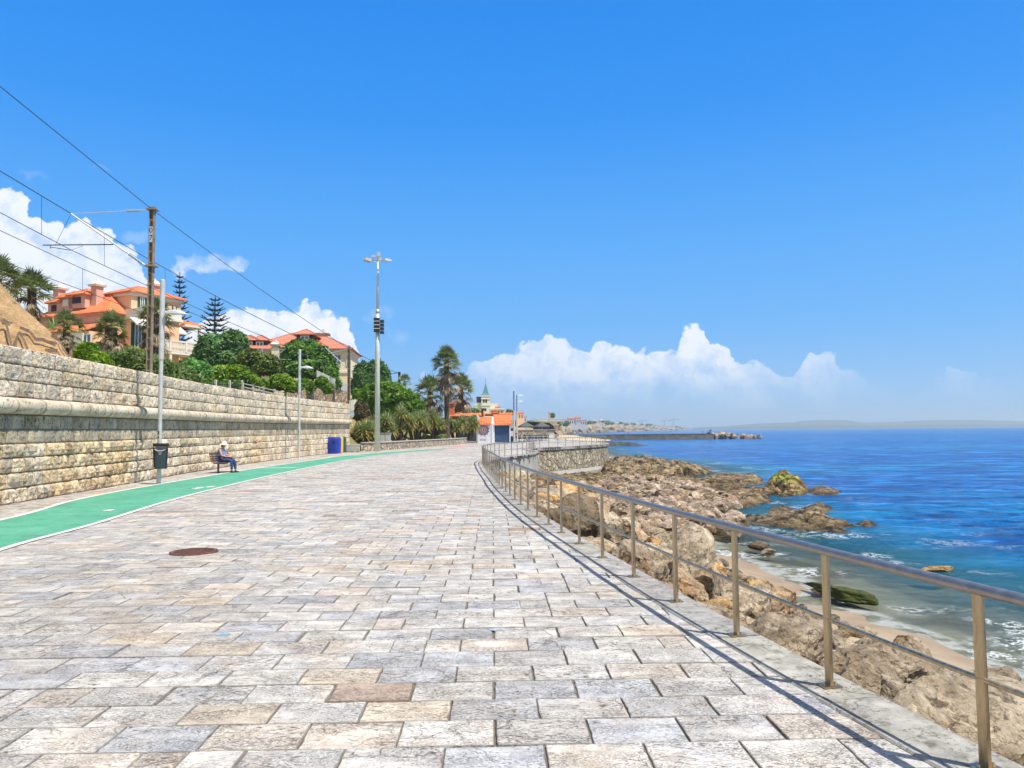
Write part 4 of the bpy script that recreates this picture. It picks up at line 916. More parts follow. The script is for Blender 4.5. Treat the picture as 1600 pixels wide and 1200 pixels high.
TR = [(-.06, 0, .56, (.16, .18)), (-.02, .1, .56, .115), (.20, .11, .558, .098), (.40, .11, .55, .078), (.465, .11, .50, .074), (.50, .10, .30, .064), (.525, .10, .14, .056), (-.02, -.1, .56, .115), (.20, -.11, .558, .098), (.38, -.11, .55, .078), (.445, -.11, .50, .074), (.46, -.12, .30, .064), (.452, -.12, .14, .056)]
skin('trousers', TR, [(0, 1), (1, 2), (2, 3), (3, 4), (4, 5), (5, 6), (0, 7), (7, 8), (8, 9), (9, 10), (10, 11), (11, 12)], M['jeans'], pw_)
for nm_, ox, oy in (('shoe', .60, .10), ('shoe', .52, -.12)):
    mb = MB(); mb.ball((ox - .02, oy, .035), (.13, .046, .035), 7, zmin=-.9); mb.ball((ox - .07, oy, .065), (.06, .042, .04), 6); mb.build(nm_, M['shoe'], pw_, smooth=True)
mb = MB(); mb.ball((.0, 0, 1.235), (.098, .092, .085), 8); mb.ball((-.05, 0, 1.17), (.055, .075, .07), 7); mb.build('hair', M['hair'], pw_, smooth=True)
mb = MB(); n = 24; V = []
for rr, z in ((.185, -.045), (.175, -.035), (.105, .01), (.102, .06), (.085, .105), (.04, .118)): V += [(.03 + math.cos(6.283 * j / n) * rr * 1.02, math.sin(6.283 * j / n) * rr * .95, 1.275 + z + (.02 * math.cos(6.283 * j / n) * -1 if rr > .15 else 0)) for j in range(n)]
mb.add(V, [(i * n + j, i * n + (j + 1) % n, (i + 1) * n + (j + 1) % n, (i + 1) * n + j) for i in range(5) for j in range(n)] + [tuple(range(5 * n, 6 * n))])
mb.build('sun_hat', M['hat'], pw_, smooth=True)
g0 = Matrix.Translation(pw_.location) @ Matrix.Rotation(BZ, 4, 'Z')
hb = g0 @ Vector((.26, 0, .655)); root = empty('handbag', tuple(hb), BZ, 'small dark bag resting on the lap of the seated woman', 'bag')
mb = MB(); mb.box((0, 0, 0), (.2, .22, .06), taper=.85); mb.build('pouch', M['shoe'], root); mb = MB(); mb.tube([(-.08, -.08, .03), (-.08, 0, .05), (-.08, .08, .03)], .007, 6); mb.build('strap', M['shoe'], root)

# ================================================================ recycling bins and planter at the wall's end
def recycler(px, py, Y, m, label, dx=1.15):
    g = P(px, py, Y); root = empty('recycling_bin', (g.x, g.y, 0), R(0), label, 'recycling bin', 'recycling bins at the end of the stone wall')
    mb = MB(); V = []
    for z, s in ((.04, .97), (.3, .99), (1.18, 1.0), (1.30, .93), (1.35, .80)): V += [(x, y, z) for x, y, _ in bin_ring(0, dx / 2 * s, .52 * s)]
    mb.add(V, [(i * kk + j, i * kk + (j + 1) % kk, (i + 1) * kk + (j + 1) % kk, (i + 1) * kk + j) for i in range(4) for j in range(kk)] + [tuple(range(4 * kk, 5 * kk)), tuple(range(kk - 1, -1, -1))]); mb.build('container', m, root)
    mb = MB()
    for i in range(6):
        for j in range(7): mb.box((-.22 + i * .09, -.525, .30 + j * .10), (.035, .012, .045))
    mb.build('ribbing', M['black'] if m is M['galv'] else m, root)
    mb = MB(); mb.tube([(dx * .1, -.53, .98), (dx * .1, -.545, .98)], .11, 16); mb.build('throw_hole', M['black'], root)
    return root
recycler(521, 708.5, 61.2, M['bluebin'], 'deep blue recycling bin, foremost of the row at the wall end')
recycler(524.6, 707.5, 62.8, M['yellow'], 'yellow recycling bin mostly hidden behind the blue one')
M['greenbin'] = mat('dark_green_plastic', (.02, .07, .05), rough=.5)
recycler(529.6, 707, 64.4, M['greenbin'], 'dark green recycling bin at the back of the row, past the yellow one')
g = P(549.5, 704, 65.5); root = empty('planter', (g.x, g.y, 0), R(6), 'low grey slatted concrete planter at the foot of the steps', 'planter')
mb = MB(); mb.box((0, 0, .34), (1.35, .8, .5)); mb.build('trough', M['conc'], root); mb = MB()
for i in range(4): mb.box((0, -.41, .17 + i * .12), (1.3, .03, .07))
mb.box((0, 0, .61), (1.45, .88, .05)); mb.build('slats', M['galv'], root); mb = MB()
for a in (-.5, 0, .5): mb.box((a, 0, .045), (.1, .7, .09))
mb.build('feet', M['conc'], root)

# ================================================================ steps at the end of the wall
root = empty('stone_steps', (-13.5, 69, 0), 0, 'narrow worn stone steps climbing behind the end of the retaining wall', 'steps')
mb = MB(); e0 = P(556, 704, 68.0)
for i in range(18): mb.box((e0.x - .02 * i, 68.1 + i * .27, (i + 1) * .2 / 2), (1.25, .29, (i + 1) * .2), col=np.array([1.1, 1.05, .95]) * rng.uniform(.85, 1.1))
par(mb.build('treads', M['rubble']), root)
mb = MB(); mb.box((e0.x - .86, 70.4, 2.05), (.42, 5.2, 4.1)); par(mb.build('side_wall', M['rubble']), root)
mb = MB(); mb.prism([(e0.x + .64, 67.95, 0), (e0.x + .64, 73, 0), (e0.x + .64, 73, 3.2), (e0.x + .64, 67.95, .35)], (.3, 0, 0)); par(mb.build('parapet', M['rubble']), root)

# ================================================================ boulders
def make_boulder(seed, sx=1, sy=1, sz=.8, sub=5, rough_=.15, strat=0):
    r_ = np.random.default_rng(seed)
    import bmesh
    bm = bmesh.new(); bmesh.ops.create_icosphere(bm, subdivisions=sub, radius=1); V = np.array([v.co[:] for v in bm.verts]); Fc = np.array([[v.index for v in f.verts] for f in bm.faces]); bm.free()
    n = V / np.linalg.norm(V, axis=1)[:, None]; k = 15; pn = r_.normal(size=(k, 3)); pn /= np.linalg.norm(pn, axis=1)[:, None]; pd = r_.uniform(.62, .98, k)
    dots = n @ pn.T; rr = np.where(dots > .12, pd / np.maximum(dots, .12), 9); ps_ = 34.0; rad = (np.sum(rr ** -ps_, axis=1)) ** (-1 / ps_); rad = np.minimum(rad, 1.35)
    q = n * rad[:, None]
    q = q * np.array([sx, sy, sz])
    d = fbm(q * 1.6 + seed, 3, seed % 97) * rough_ * 1.0 + fbm(q * 5.5 + seed, 4, seed % 89, .62, True) * rough_ * .6
    if strat: d = d + strat * (np.abs(((q[:, 2] + .08 * fbm(q * 2, 2, 4)) * 9) % 1 - .5) - .25)
    q = q + n * d[:, None]
    return q, Fc
bmesh_cache = []
for i in range(12):
    q, fc = make_boulder(100 + i * 7, *[(1.2, .85, .75), (1, 1, .8), (1.35, .8, .6), (.9, 1.1, .85), (1.1, .9, .65), (1.25, 1.05, .7)][i % 6], sub=5)
    mb = MB(); mb.add(q, fc); o = mb.build('boulder', M['boulder'], smooth=False); bmesh_cache.append(o.data); 
    for p_ in o.data.polygons: pass
    o.data.shade_smooth() if hasattr(o.data, 'shade_smooth') else None
    bpy.data.objects.remove(o)
def set_auto(me, ang=32):
    try: me.set_sharp_from_angle(angle=R(ang))
    except Exception: pass
for me in bmesh_cache: set_auto(me)
def tinted(me, col):
    m2 = me.copy(); n_ = len(m2.vertices); c = np.ones((n_, 4), np.float32); c[:, :3] = col; m2.color_attributes['Col'].data.foreach_set('color', c.ravel()); return m2
TINTS = [((1.0, .95, .88), 'grey-brown'), ((1.3, 1.27, 1.2), 'pale limestone'), ((1.35, 1.02, .58), 'ochre'), ((.50, .44, .37), 'dark brown'), ((1.25, 1.05, .85), 'tan')]
variants = []
for i, me in enumerate(bmesh_cache):
    variants.append([tinted(me, t[0]) for t in TINTS])
def boulder(x, y, z, s, vi, ti, rot, label=None, group=None):
    o = bpy.data.objects.new('boulder', variants[vi][ti]); C.objects.link(o); o.location = (x, y, z); o.scale = (s, s * rng.uniform(.85, 1.15), s * rng.uniform(.85, 1.1)); o.rotation_euler = rot
    t = TINTS[ti][1]
    tag(o, label or f'{t} boulder of the loose rock slope between the sea wall and the beach', 'boulder', group or f'{t} boulders of the rock slope')
    return o
r_ = np.random.default_rng(42); nb = 0; pts_b = []
y_ = 2.2
cand = []
while y_ < 60:
    for d0 in np.arange(.65, 11.2, 1.12 if y_ < 20 else 1.5):
        cand.append((y_ + r_.uniform(-.45, .45), d0 + r_.uniform(-.4, .4)))
    y_ += 1.15 if y_ < 20 else (1.7 if y_ < 32 else 2.3)
for yy, dd in cand:
    if yy > 46: xr = float(np.interp(yy, [46, 60], [-1.5, 1.2]))
    else: xr = float(np.interp(yy, RAIL[:, 1], RAIL[:, 0]))
    lim = np.interp(yy, [0, 8, 13, 18, 24, 30, 36, 60], [9.6, 9.5, 8.9, 6.8, 6.3, 7.4, 10.5, 8.5])
    if dd > lim: continue
    x = xr + dd
    # skip what can never be seen from the promenade side of the kerb
    s = (r_.uniform(.36, .78) if r_.random() < .8 else r_.uniform(.7, .95)) if dd < 6.5 else r_.uniform(.32, .62)
    if yy > 20: s *= 1.12
    if yy > 32: s *= 1.25
    if yy < 12 and dd > 3: s *= 1.05
    base = np.interp(dd, [0, 1.0, 2.6, 4.5, 6.5, 8, 11], [-1.25, -1.35, -1.75, -2.4, -2.95, -3.25, -3.4])
    base = base + float(np.interp(yy, [28, 46, 60], [0, -.45, -1.1])); z = max(base, -3.35) + r_.uniform(-.25, .22) + (.15 if s > .8 else 0)
    ti = r_.choice(5, p=[.32, .30, .10, .12, .16]) if dd > 2.2 else r_.choice(5, p=[.42, .12, .04, .32, .10])
    boulder(x, yy, z, s, int(r_.integers(12)), int(ti), (r_.uniform(-.6, .6), r_.uniform(-.6, .6), r_.uniform(0, 6.28))); nb += 1
print('boulders', nb)
# small broken stones filling the gaps: uncountable
mb = MB(); me0 = bmesh_cache[0]
import bmesh
bm = bmesh.new(); bmesh.ops.create_icosphere(bm, subdivisions=2, radius=1); SV = np.array([v.co[:] for v in bm.verts]); SF = np.array([[v.index for v in f.verts] for f in bm.faces]); bm.free()
for i in range(3200):
    yy = 2 + 58 * r_.random() ** 1.3; xr = float(np.interp(yy, RAIL[:, 1], RAIL[:, 0])) if yy < 46 else float(np.interp(yy, [46, 60], [-1.5, 1.2])); dd = r_.uniform(.5, 8.3); s = r_.uniform(.10, .30); zt = float(terr(np.array([xr + dd]), np.array([yy]))[0]) + s * .2 + (.12 if dd < 6 else 0)
    q = SV * (1 + .35 * fbm(SV * 1.4 + i, 2, 3)[:, None]) * np.array([1, r_.uniform(.6, 1), r_.uniform(.5, .8)]) * s; a = r_.uniform(0, 6.3); q = np.column_stack([q[:, 0] * math.cos(a) - q[:, 1] * math.sin(a), q[:, 0] * math.sin(a) + q[:, 1] * math.cos(a), q[:, 2]]); mb.add(q + np.array([xr + dd, yy, zt]), SF, np.array([1, .95, .88]) * r_.uniform(.4, 1.2))
tag(mb.build('loose_stones', M['boulder']), kind='stuff')
# lone ones on the sand and at the water's edge
def lone(px, py, s, vi, ti, label, z=SEA + .15, sc=(1, 1, .7)):
    g = G(px, py, z); o = boulder(g.x, g.y, z, s, vi, ti, (.1, -.1, 1.1 * vi), label, 'x'); del o['group']; o.scale = (s * sc[0], s * sc[1], s * sc[2]); o.name = 'boulder'; return o
m_ = lone(1322, 930, .62, 2, 3, 'low flat boulder covered in green seaweed, alone on the wet sand', SEA + .12, (1.5, .8, .5))
M['moss'] = mat('mossy_rock', (.05, .08, .01), (.16, .22, .02), 3, 8, .8, bump=1, bscale=8, bdist=.06, c3=(.05, .04, .025), s3=2)
m_.data = m_.data.copy(); m_.data.materials[0] = M['moss']
lone(1290, 922, .30, 5, 3, 'small dark boulder touching the green seaweed-covered one')
lone(1468, 892, .55, 3, 2, 'pale brown boulder just breaking the surface of the water on the far right', SEA - .05, (1.3, .7, .45))
lone(1185, 852, .45, 4, 3, 'small brown boulder at the top end of the sand patch')
lone(1200, 862, .28, 6, 0, 'tiny brown stone beside the small boulder at the top end of the sand')
# ================================================================ natural reef
def poly_sd(x, y, poly):
    # signed distance, positive inside
    p = np.array(poly); n = len(p); d = np.full(x.shape, 1e9); ins = np.zeros(x.shape, bool)
    for i in range(n):
        a, b = p[i], p[(i + 1) % n]; e = b - a; wx, wy = x - a[0], y - a[1]; t = np.clip((wx * e[0] + wy * e[1]) / (e @ e), 0, 1)
        d = np.minimum(d, np.hypot(wx - e[0] * t, wy - e[1] * t))
        c_ = ((a[1] > y) != (b[1] > y)) & (x < (b[0] - a[0]) * (y - a[1]) / (b[1] - a[1] + 1e-12) + a[0]); ins ^= c_
    return np.where(ins, d, -d)
def reef(name, label, poly_px, hmax, slope=.5, res=.2, seed=1, peaks=(), cat='rock outcrop', tint=(1, 1, 1), strat=.7, z0=SEA, rg=.4):
    poly = [(G(a, b, z0).x, G(a, b, z0).y) for a, b in poly_px]; pa = np.array(poly)
    x0, y0 = pa.min(0) - 1; x1, y1 = pa.max(0) + 1
    ry = res * max(1, (y1 - y0) / 60) ; xs = np.arange(x0, x1, res); ys_ = np.arange(y0, y1, ry)
    X, Y = np.meshgrid(xs, ys_); x, y = X.ravel(), Y.ravel()
    wob = fbm(np.column_stack([x * .3, y * .3, 0 * x]), 3, seed) * 1.2 + fbm(np.column_stack([x, y, 0 * x]), 3, seed + 3) * .5
    sd0 = poly_sd(x, y, poly); sd = sd0 + wob * min(1, sd0.max() / 4)
    h = np.clip(sd * slope, -1.5, hmax)
    for (px, py, pr_, ph) in peaks:
        g = G(px, py, -2.4); h = h + np.where(sd > -.3, ph * np.exp(-((x - g.x) ** 2 + ((y - g.y) * .8) ** 2) / pr_ ** 2), 0)
    big = fbm(np.column_stack([x * .28, y * .28, 0 * x]), 4, seed + 11, .55, True); med = fbm(np.column_stack([x * .9, y * .55, 0 * x]), 4, seed + 20, .55, True)
    fine = fbm(np.column_stack([x * 3, y * 2.2, 0 * x]), 3, seed + 30)
    h = h * (1 + .7 * rg * big) + np.clip(h + .3, 0, 1) * (med * .62 * rg + fine * .14)
    # tilted bedding planes make stepped ledges
    st = .26; tilt = x * .05 - y * .03; q = (h + tilt) / st; fr = q - np.floor(q); qs = (np.floor(q) + np.clip((fr - .5) * 3.5 + .5, 0, 1)) * st - tilt; h = h * (1 - strat) + qs * strat; h = np.where(sd > .15, np.maximum(h, .10 + .1 * fine), h)
    ck = np.exp(-(vnoise(np.column_stack([x * .55, y * .4, 0 * x + seed]), seed + 61) / .07) ** 2) * .55 + np.exp(-(vnoise(np.column_stack([x * 1.5, y * 1.0, 0 * x + seed]), seed + 62) / .10) ** 2) * .28; h = h - ck * np.clip(h, 0, 1)
    z = SEA + h
    I = np.arange(X.size).reshape(X.shape); f = np.stack([I[:-1, :-1], I[:-1, 1:], I[1:, 1:], I[1:, :-1]], -1).reshape(-1, 4); keep = z > SEA - .7; f = f[keep[f].any(1)]
    used = np.unique(f); re = -np.ones(X.size, int); re[used] = np.arange(len(used)); f = re[f]
    wetl = np.clip((z - SEA - .05) / .35, 0, 1); hue = fbm(np.column_stack([x * .2, y * .2, 0 * x]), 3, seed + 50)
    top = np.clip((h - 1.1) / 1.2, 0, 1)[:, None]
    c = np.array([1.12, 1.0, .80]) * (1 - top) + np.array([1.1, 1.08, 1.05]) * top; c = c * (1 + .35 * hue[:, None]); c = c * (.45 + .55 * wetl[:, None]) * np.array(tint)
    mb = MB(); mb.add(np.column_stack([x, y, z])[used], f, c[used]); o = mb.build(name, M['reef'], smooth=True); set_auto(o.data, 40)
    return tag(o, label, cat)
reef('rock_outcrop', 'large brown craggy rock outcrop reaching from the bastion foot out into the sea', [(950, 738), (975, 726), (1010, 727), (1060, 730), (1108, 734), (1100, 741), (1060, 745), (1045, 752), (1090, 757), (1150, 752), (1150, 760), (1060, 768), (1120, 778), (1160, 790), (1130, 806), (1165, 822), (1130, 838), (1080, 842), (1010, 838), (960, 815), (930, 795), (918, 775), (935, 758)], 0.46, .30, .13, 3,
     peaks=((975, 726, 7, .95), (1035, 731, 6, .65), (1085, 735, 4, .25), (1005, 748, 5, .3), (965, 765, 4, .25)))
reef('rock_ledge', 'long low layered rock ledge running out behind the big outcrop', [(1090, 752), (1130, 748), (1190, 747), (1200, 756), (1150, 762), (1095, 762)], .42, .4, .14, 21, cat='rock ledge')
reef('rock_ledge', 'flat layered brown ledge in front of the outcrop, at the middle of the sea edge', [(1060, 778), (1110, 770), (1180, 768), (1210, 772), (1195, 783), (1160, 796), (1110, 800), (1070, 795)], .36, .35, .12, 25, rg=.5, cat='rock ledge')
reef('rock_knoll', 'tall rounded rock knoll with a yellow-green top at the tip of the reef', [(1190, 770), (1200, 752), (1240, 750), (1258, 762), (1262, 772), (1225, 776)], 1.05, 1.0, .10, 31, cat='rock', tint=(1.1, 1.05, .8), strat=.15, rg=.25)
reef('rock_ledge', 'thin skerry of dark stones trailing off past the rock knoll', [(1258, 766), (1290, 764), (1318, 768), (1310, 773), (1270, 774)], .3, .4, .12, 33, cat='rock ledge', strat=.05, rg=.12)
reef('rock_ledge', 'low dark slab awash in the water nearest the sand patch', [(1160, 812), (1210, 806), (1290, 812), (1330, 822), (1310, 832), (1250, 830), (1190, 822)], .34, .35, .09, 41, rg=.5, cat='rock ledge')
reef('rock_ledge', 'pair of small brown rocks standing in the water between the knoll and the slab', [(1252, 794), (1275, 788), (1300, 792), (1296, 802), (1262, 804)], .26, .4, .08, 51, cat='rock ledge', strat=.05, rg=.12)
reef('rock_ledge', 'little dark rocks left of the pair of brown rocks', [(1200, 795), (1225, 790), (1240, 796), (1225, 803), (1205, 803)], .2, .4, .08, 55, cat='rock ledge', strat=.05, rg=.12)
reef('rock_ledge', 'small skerry tip barely above water at the right of the low slab', [(1340, 818), (1365, 816), (1372, 822), (1350, 825)], .2, .5, .09, 57, cat='rock ledge', strat=.05, rg=.12)
reef('rock_ledge', 'broken brown stones between the boulder slope and the low slab', [(1115, 818), (1160, 805), (1178, 815), (1160, 830), (1125, 835)], .32, .5, .09, 59, cat='rock ledge', strat=.05, rg=.12)

reef('rock_ledge', 'low tumbled rocks at the foot of the bastion wall, left of the big outcrop', [(835, 757), (880, 750), (950, 744), (955, 760), (925, 790), (890, 805), (855, 790)], .65, .35, .13, 71, cat='rock ledge', peaks=((900, 765, 2, .4), (930, 760, 2, .4)))

# loose angular stones strewn over the big outcrop: uncountable
o_ = [o for o in scene.objects if o.name == 'rock_outcrop'][0]; co = np.zeros(len(o_.data.vertices) * 3); o_.data.vertices.foreach_get('co', co); co = co.reshape(-1, 3); co = co[(co[:, 2] > SEA + .2) & (co[:, 1] < 66)]
mb = MB(); bm = bmesh.new(); bmesh.ops.create_icosphere(bm, subdivisions=2, radius=1); SV = np.array([v.co[:] for v in bm.verts]); SF = np.array([[v.index for v in f.verts] for f in bm.faces]); bm.free(); r2 = np.random.default_rng(9)
for i in range(1300):
    c_ = co[r2.integers(len(co))]; nd_ = r2.normal(size=(9, 3)); nd_ /= np.linalg.norm(nd_, axis=1)[:, None]; dt = SV @ nd_.T; rr_ = np.where(dt > .15, r2.uniform(.6, 1, 9) / np.maximum(dt, .15), 9).min(1); q = SV * np.minimum(rr_, 1.3)[:, None] * np.array([1, r2.uniform(.6, 1), r2.uniform(.4, .7)]) * r2.uniform(.18, .55) * (1.5 if r2.random() < .1 else 1); a = r2.uniform(0, 6.3)
    q = np.column_stack([q[:, 0] * math.cos(a) - q[:, 1] * math.sin(a), q[:, 0] * math.sin(a) + q[:, 1] * math.cos(a), q[:, 2]]); g_ = r2.uniform(.55, 1.35); mb.add(q + c_, SF, np.array([1, .93, .82 + .15 * r2.random()]) * g_)
tag(mb.build('loose_stones', M['boulder']), kind='stuff')
g = P(1215, 753, 62); 
k_ = [o for o in scene.objects if o.name.startswith('rock_knoll')][0]; me = k_.data; co = np.zeros(len(me.vertices) * 3); me.vertices.foreach_get('co', co); co = co.reshape(-1, 3); ca_ = np.zeros(len(co) * 4, np.float32); me.color_attributes['Col'].data.foreach_get('color', ca_); ca_ = ca_.reshape(-1, 4)
mz = co[:, 2].max(); f_ = np.clip((co[:, 2] - (mz - .42)) / .15, 0, 1) * (fbm(co * 1.1, 2, 8) > -.25) * (co[:, 0] < np.percentile(co[:, 0], 55)); ca_[:, :3] = ca_[:, :3] * (1 - f_[:, None]) + np.array([1.25, 1.7, .25]) * f_[:, None]; me.color_attributes['Col'].data.foreach_set('color', ca_.ravel())
# ================================================================ catenary poles and wires of the railway
def cat_pole(px, pyb, pyt, Y, wd, label, number=False, m='pole'):
    b = P(px, pyb, Y); t = P(px, pyt, Y); root = empty('catenary_pole', (b.x, Y, b.z - .4), 0, label, 'railway pole', 'catenary poles along the railway')
    h = t.z - b.z + .4; mb = MB()
    for s in (-1, 1): mb.box((s * wd * .42, 0, h / 2), (wd * .16, wd * .9, h))
    mb.box((0, .04, h / 2), (wd * .72, wd * .12, h)); mb.build('column', M[m], root)
    mb = MB(); n_ = int(h / .42)
    for i in range(n_): mb.box((0, -wd * .3, .5 + i * .42), (wd * .7, .02, .05))
    mb.build('lacing', M[m], root); mb = MB(); mb.box((0, 0, .3), (wd * 1.6, wd * 1.5, .25), taper=.8); mb.build('footing', M['conc'], root)
    return root, h
p1, h1 = cat_pole(233, 583, 323, 29.0, .185, 'brown steel catenary pole marked 07, standing right behind the stone wall', True)
# number plate 07
def text(s, size, loc, rot, m, parent, name, align='CENTER', ext=.002):
    cu = bpy.data.curves.new(name, 'FONT'); cu.body = s; cu.size = size; cu.align_x = align; cu.align_y = 'CENTER'; cu.extrude = ext; cu.resolution_u = 2
    o = bpy.data.objects.new(name, cu); C.objects.link(o); bpy.context.view_layer.update()
    dg = bpy.context.evaluated_depsgraph_get(); me = bpy.data.meshes.new_from_object(o.evaluated_get(dg)); bpy.data.objects.remove(o)
    me.materials.clear(); me.materials.append(m); ca_ = me.color_attributes.new('Col', 'FLOAT_COLOR', 'POINT'); ca_.data.foreach_set('color', np.ones(len(ca_.data) * 4, np.float32))
    o = bpy.data.objects.new(name, me); C.objects.link(o); o.parent = parent; o.location = loc; o.rotation_euler = rot; return o
mb = MB(); zc = h1 - 1.12; mb.box((0, -.095, zc), (.13, .012, .62)); pl = mb.build('number_plate', M['galv'], p1)
text('0', .30, (0, -.103, zc + .15), (R(90), 0, 0), M['black'], pl, 'digit'); text('7', .30, (0, -.103, zc - .14), (R(90), 0, 0), M['black'], pl, 'digit')
mb = MB()
zt = h1 - .28; A = Vector(P(231, 328, 29)) - p1.location; B_ = Vector(P(111, 334, 29)) - p1.location; Cc = Vector(P(229, 416, 29)) - p1.location
mb.tube([A, A.lerp(B_, .97)], .016, 6); mb.tube([Cc, B_], .034, 8); mb.build('cantilever_arm', M['galv'], p1)
mb = MB()
for i in range(11): a = A.lerp(B_, .10 + i * .017); mb.tube([a, a + (B_ - A).normalized() * .02], .05, 8)
for i in range(9): a = Cc.lerp(B_, .06 + i * .02); mb.tube([a, a + (B_ - Cc).normalized() * .03], .06, 8)
mb.build('insulator', M['ceram'], p1)
mb = MB(); D0 = Vector(P(177, 382, 29)) - p1.location; D1 = Vector(P(67, 383, 29)) - p1.location; mb.tube([D0, D1], .022, 6); e = Vector(P(110, 391, 29)) - p1.location; f_ = Vector(P(79, 386, 29)) - p1.location
mb.tube([f_, e], .014, 6); mb.tube([D1.lerp(D0, .1), f_ - Vector((0, 0, .06))], .012, 6); mb.tube([B_, Vector(P(87, 382, 29)) - p1.location], .007, 5); mb.tube([e, Vector(P(130, 384, 29)) - p1.location], .006, 5); mb.build('registration_arm', M['wire'], p1)
mb = MB(); mb.box((0, 0, Cc.z), (.4, .36, .06)); mb.box((0, 0, A.z), (.36, .34, .05)); mb.build('bracket', M['pole'], p1)
# two further poles
p3, h3 = cat_pole(545, 640, 541, 80, .30, 'dark catenary pole at the end of the stone wall in front of the yellow house')
mb = MB(); a0 = Vector(P(545, 545, 80)) - p3.location; a1 = Vector(P(512, 553, 80)) - p3.location; a2 = Vector(P(545, 577, 80)) - p3.location; a3 = Vector(P(508, 543, 80)) - p3.location
mb.tube([a0, a1], .03, 5); mb.tube([a2, a3], .045, 6); mb.build('cantilever_arm', M['galv'], p3)
p2, h2 = cat_pole(407, 616, 545, 76, .30, 'paired grey catenary pole in front of the hedge and dark tree', m='galv')
mb = MB(); a0 = Vector(P(407, 545, 76)) - p2.location; a1 = Vector(P(445, 546, 76)) - p2.location; a2 = Vector(P(408, 573, 76)) - p2.location; a3 = Vector(P(446, 545, 76)) - p2.location; mb.tube([a0, a1], .03, 5); mb.tube([a2, a3], .045, 6); mb.tube([Vector(P(427, 561, 76)) - p2.location, Vector(P(455, 562, 76)) - p2.location], .03, 5); mb.build('cantilever_arm', M['galv'], p2)
p4, h4 = cat_pole(624, 604, 581, 150, .45, 'far dark catenary pole showing above the green trees beyond the tall mast', m='black')
mb = MB(); mb.tube([Vector(P(624, 582, 150)) - p4.location, Vector(P(606, 585, 150)) - p4.location], .08, 5); mb.build('cantilever_arm', M['wire'], p4)
def wire(pts, label, r=.014):
    q = [P(*a) for a in pts]; out = []
    for i in range(len(q) - 1):
        n_ = 12; sag = .012 * (q[i + 1] - q[i]).length * (1 if (q[i + 1] - q[i]).length > 20 else .3)
        for j in range(n_): t = j / n_; v = q[i].lerp(q[i + 1], t); v.z -= sag * 4 * t * (1 - t) * .12; out.append(v)
    out.append(q[-1]); d = out[0] - out[1]; out.insert(0, out[0] + d.normalized() * 8)
    rs = [r] * len(out); rs = [r * max(1, v.y / 40) for v in out]
    mb = MB(); mb.tube(out, rs, 5); o = mb.build('overhead_wire', M['wire']); return tag(o, label, 'wire', 'overhead wires of the railway')
wire([(0, 135, 21.5), (236, 326, 29), (404, 450, 46), (545, 545, 80), (622, 583, 150)], 'topmost wire, from the upper left corner to the top of the numbered pole')
W2 = [(0, 267, 24.5), (110, 333, 29), (227, 402, 35), (336, 462, 46), (455, 522, 66), (512, 552, 80)]
wire(W2, 'suspension wire passing over the cantilever arm of the numbered pole', .016)
wire([(0, 332, 24.5), (110, 390, 29), (227, 445, 35), (407, 524, 58), (508, 566, 80)], 'contact wire held by the registration arm of the numbered pole', .014)
wire([(0, 360, 28), (129, 420, 34), (192, 446, 38.5), (300, 489, 52), (445, 546, 76)], 'wire in front of the orange house, second lowest on the left')
wire([(0, 407, 28), (125, 452, 34), (260, 503, 46), (450, 562, 76)], 'lowest wire, crossing the palms and the orange house')
for a, b, lb in (((65, 306, 27), (65, 366, 27), 'leftmost thin vertical dropper between two wires, over the big cloud'), ((163, 366, 31.5), (163, 415, 31.5), 'thin vertical dropper under the sloping cantilever arm'), ((129, 420, 34), (129, 453, 34), 'thin vertical dropper above the left chimney of the orange house'), ((258, 420, 37), (258, 457, 37), 'thin vertical dropper just right of the nearest lamp post top')):
    mb = MB(); mb.tube([P(*a), P(*b)], .008, 4); tag(mb.build('wire_dropper', M['wire']), lb, 'wire')

# ================================================================ tall mast with floodlights and loudspeakers
b = P(589.5, 703.5, 67); H = P(586, 403, 67).z; root = empty('floodlight_mast', (b.x, b.y, 0), 0, 'very tall pale green-grey mast with a ring of floodlights and black loudspeakers', 'mast')
mb = MB(); mb.tube([(0, 0, 0), (0, 0, H * .5), (0, 0, H * .72)], [.24, .20, .15], 16); mb.build('pole', M['mast'], root, smooth=True)
mb = MB(); mb.tube([(0, 0, H * .72), (0, 0, H)], [.125, .075], 12); mb.tube([(0, 0, H * .71), (0, 0, H * .73)], .17, 12); mb.build('upper_pole', M['galv'], root, smooth=True)
mb = MB(); mb.tube([(math.cos(a) * .55, math.sin(a) * .55, H - .25) for a in np.linspace(0, 6.283, 17)], .035, 6)
for a in (0, 1.57, 3.14, 4.71): mb.tube([(0, 0, H - .2), (.55 * math.cos(a), .55 * math.sin(a), H - .25)], .03, 6)
mb.build('lamp_ring', M['galv'], root)
for k_, (a, tilt, lift) in enumerate(((3.14, .25, 0), (3.7, .25, -.08), (.0, -.12, -.05), (.5, -.12, .12), (5.6, -.15, -.12), (1.6, .1, .35))):
    Mx = Matrix.Rotation(a, 4, 'Z') @ Matrix.Rotation(R(-12) if tilt > 0 else R(8), 4, 'Y'); c0 = (math.cos(a) * .95, math.sin(a) * .95, H - .2 + lift)
    mb = MB(); mb.box(c0, (.62, .42, .14 if tilt < 0 else .26), M=Mx, taper=.82); mb.tube([(math.cos(a) * .5, math.sin(a) * .5, H - .22), c0], .03, 5); mb.build('floodlight', M['galv'] if k_ % 2 == 0 else M['conc'], root)
mb = MB(); mb.box((.1, -.1, H + .3), (.26, .3, .42)); mb.box((-.35, -.05, H + .12), (.4, .25, .22)); mb.build('camera_housing', M['galv'], root)
z0 = P(590, 520, 67).z; z1 = P(590, 497, 67).z
mb = MB(); n_ = 4; dz = (z1 - z0) / n_
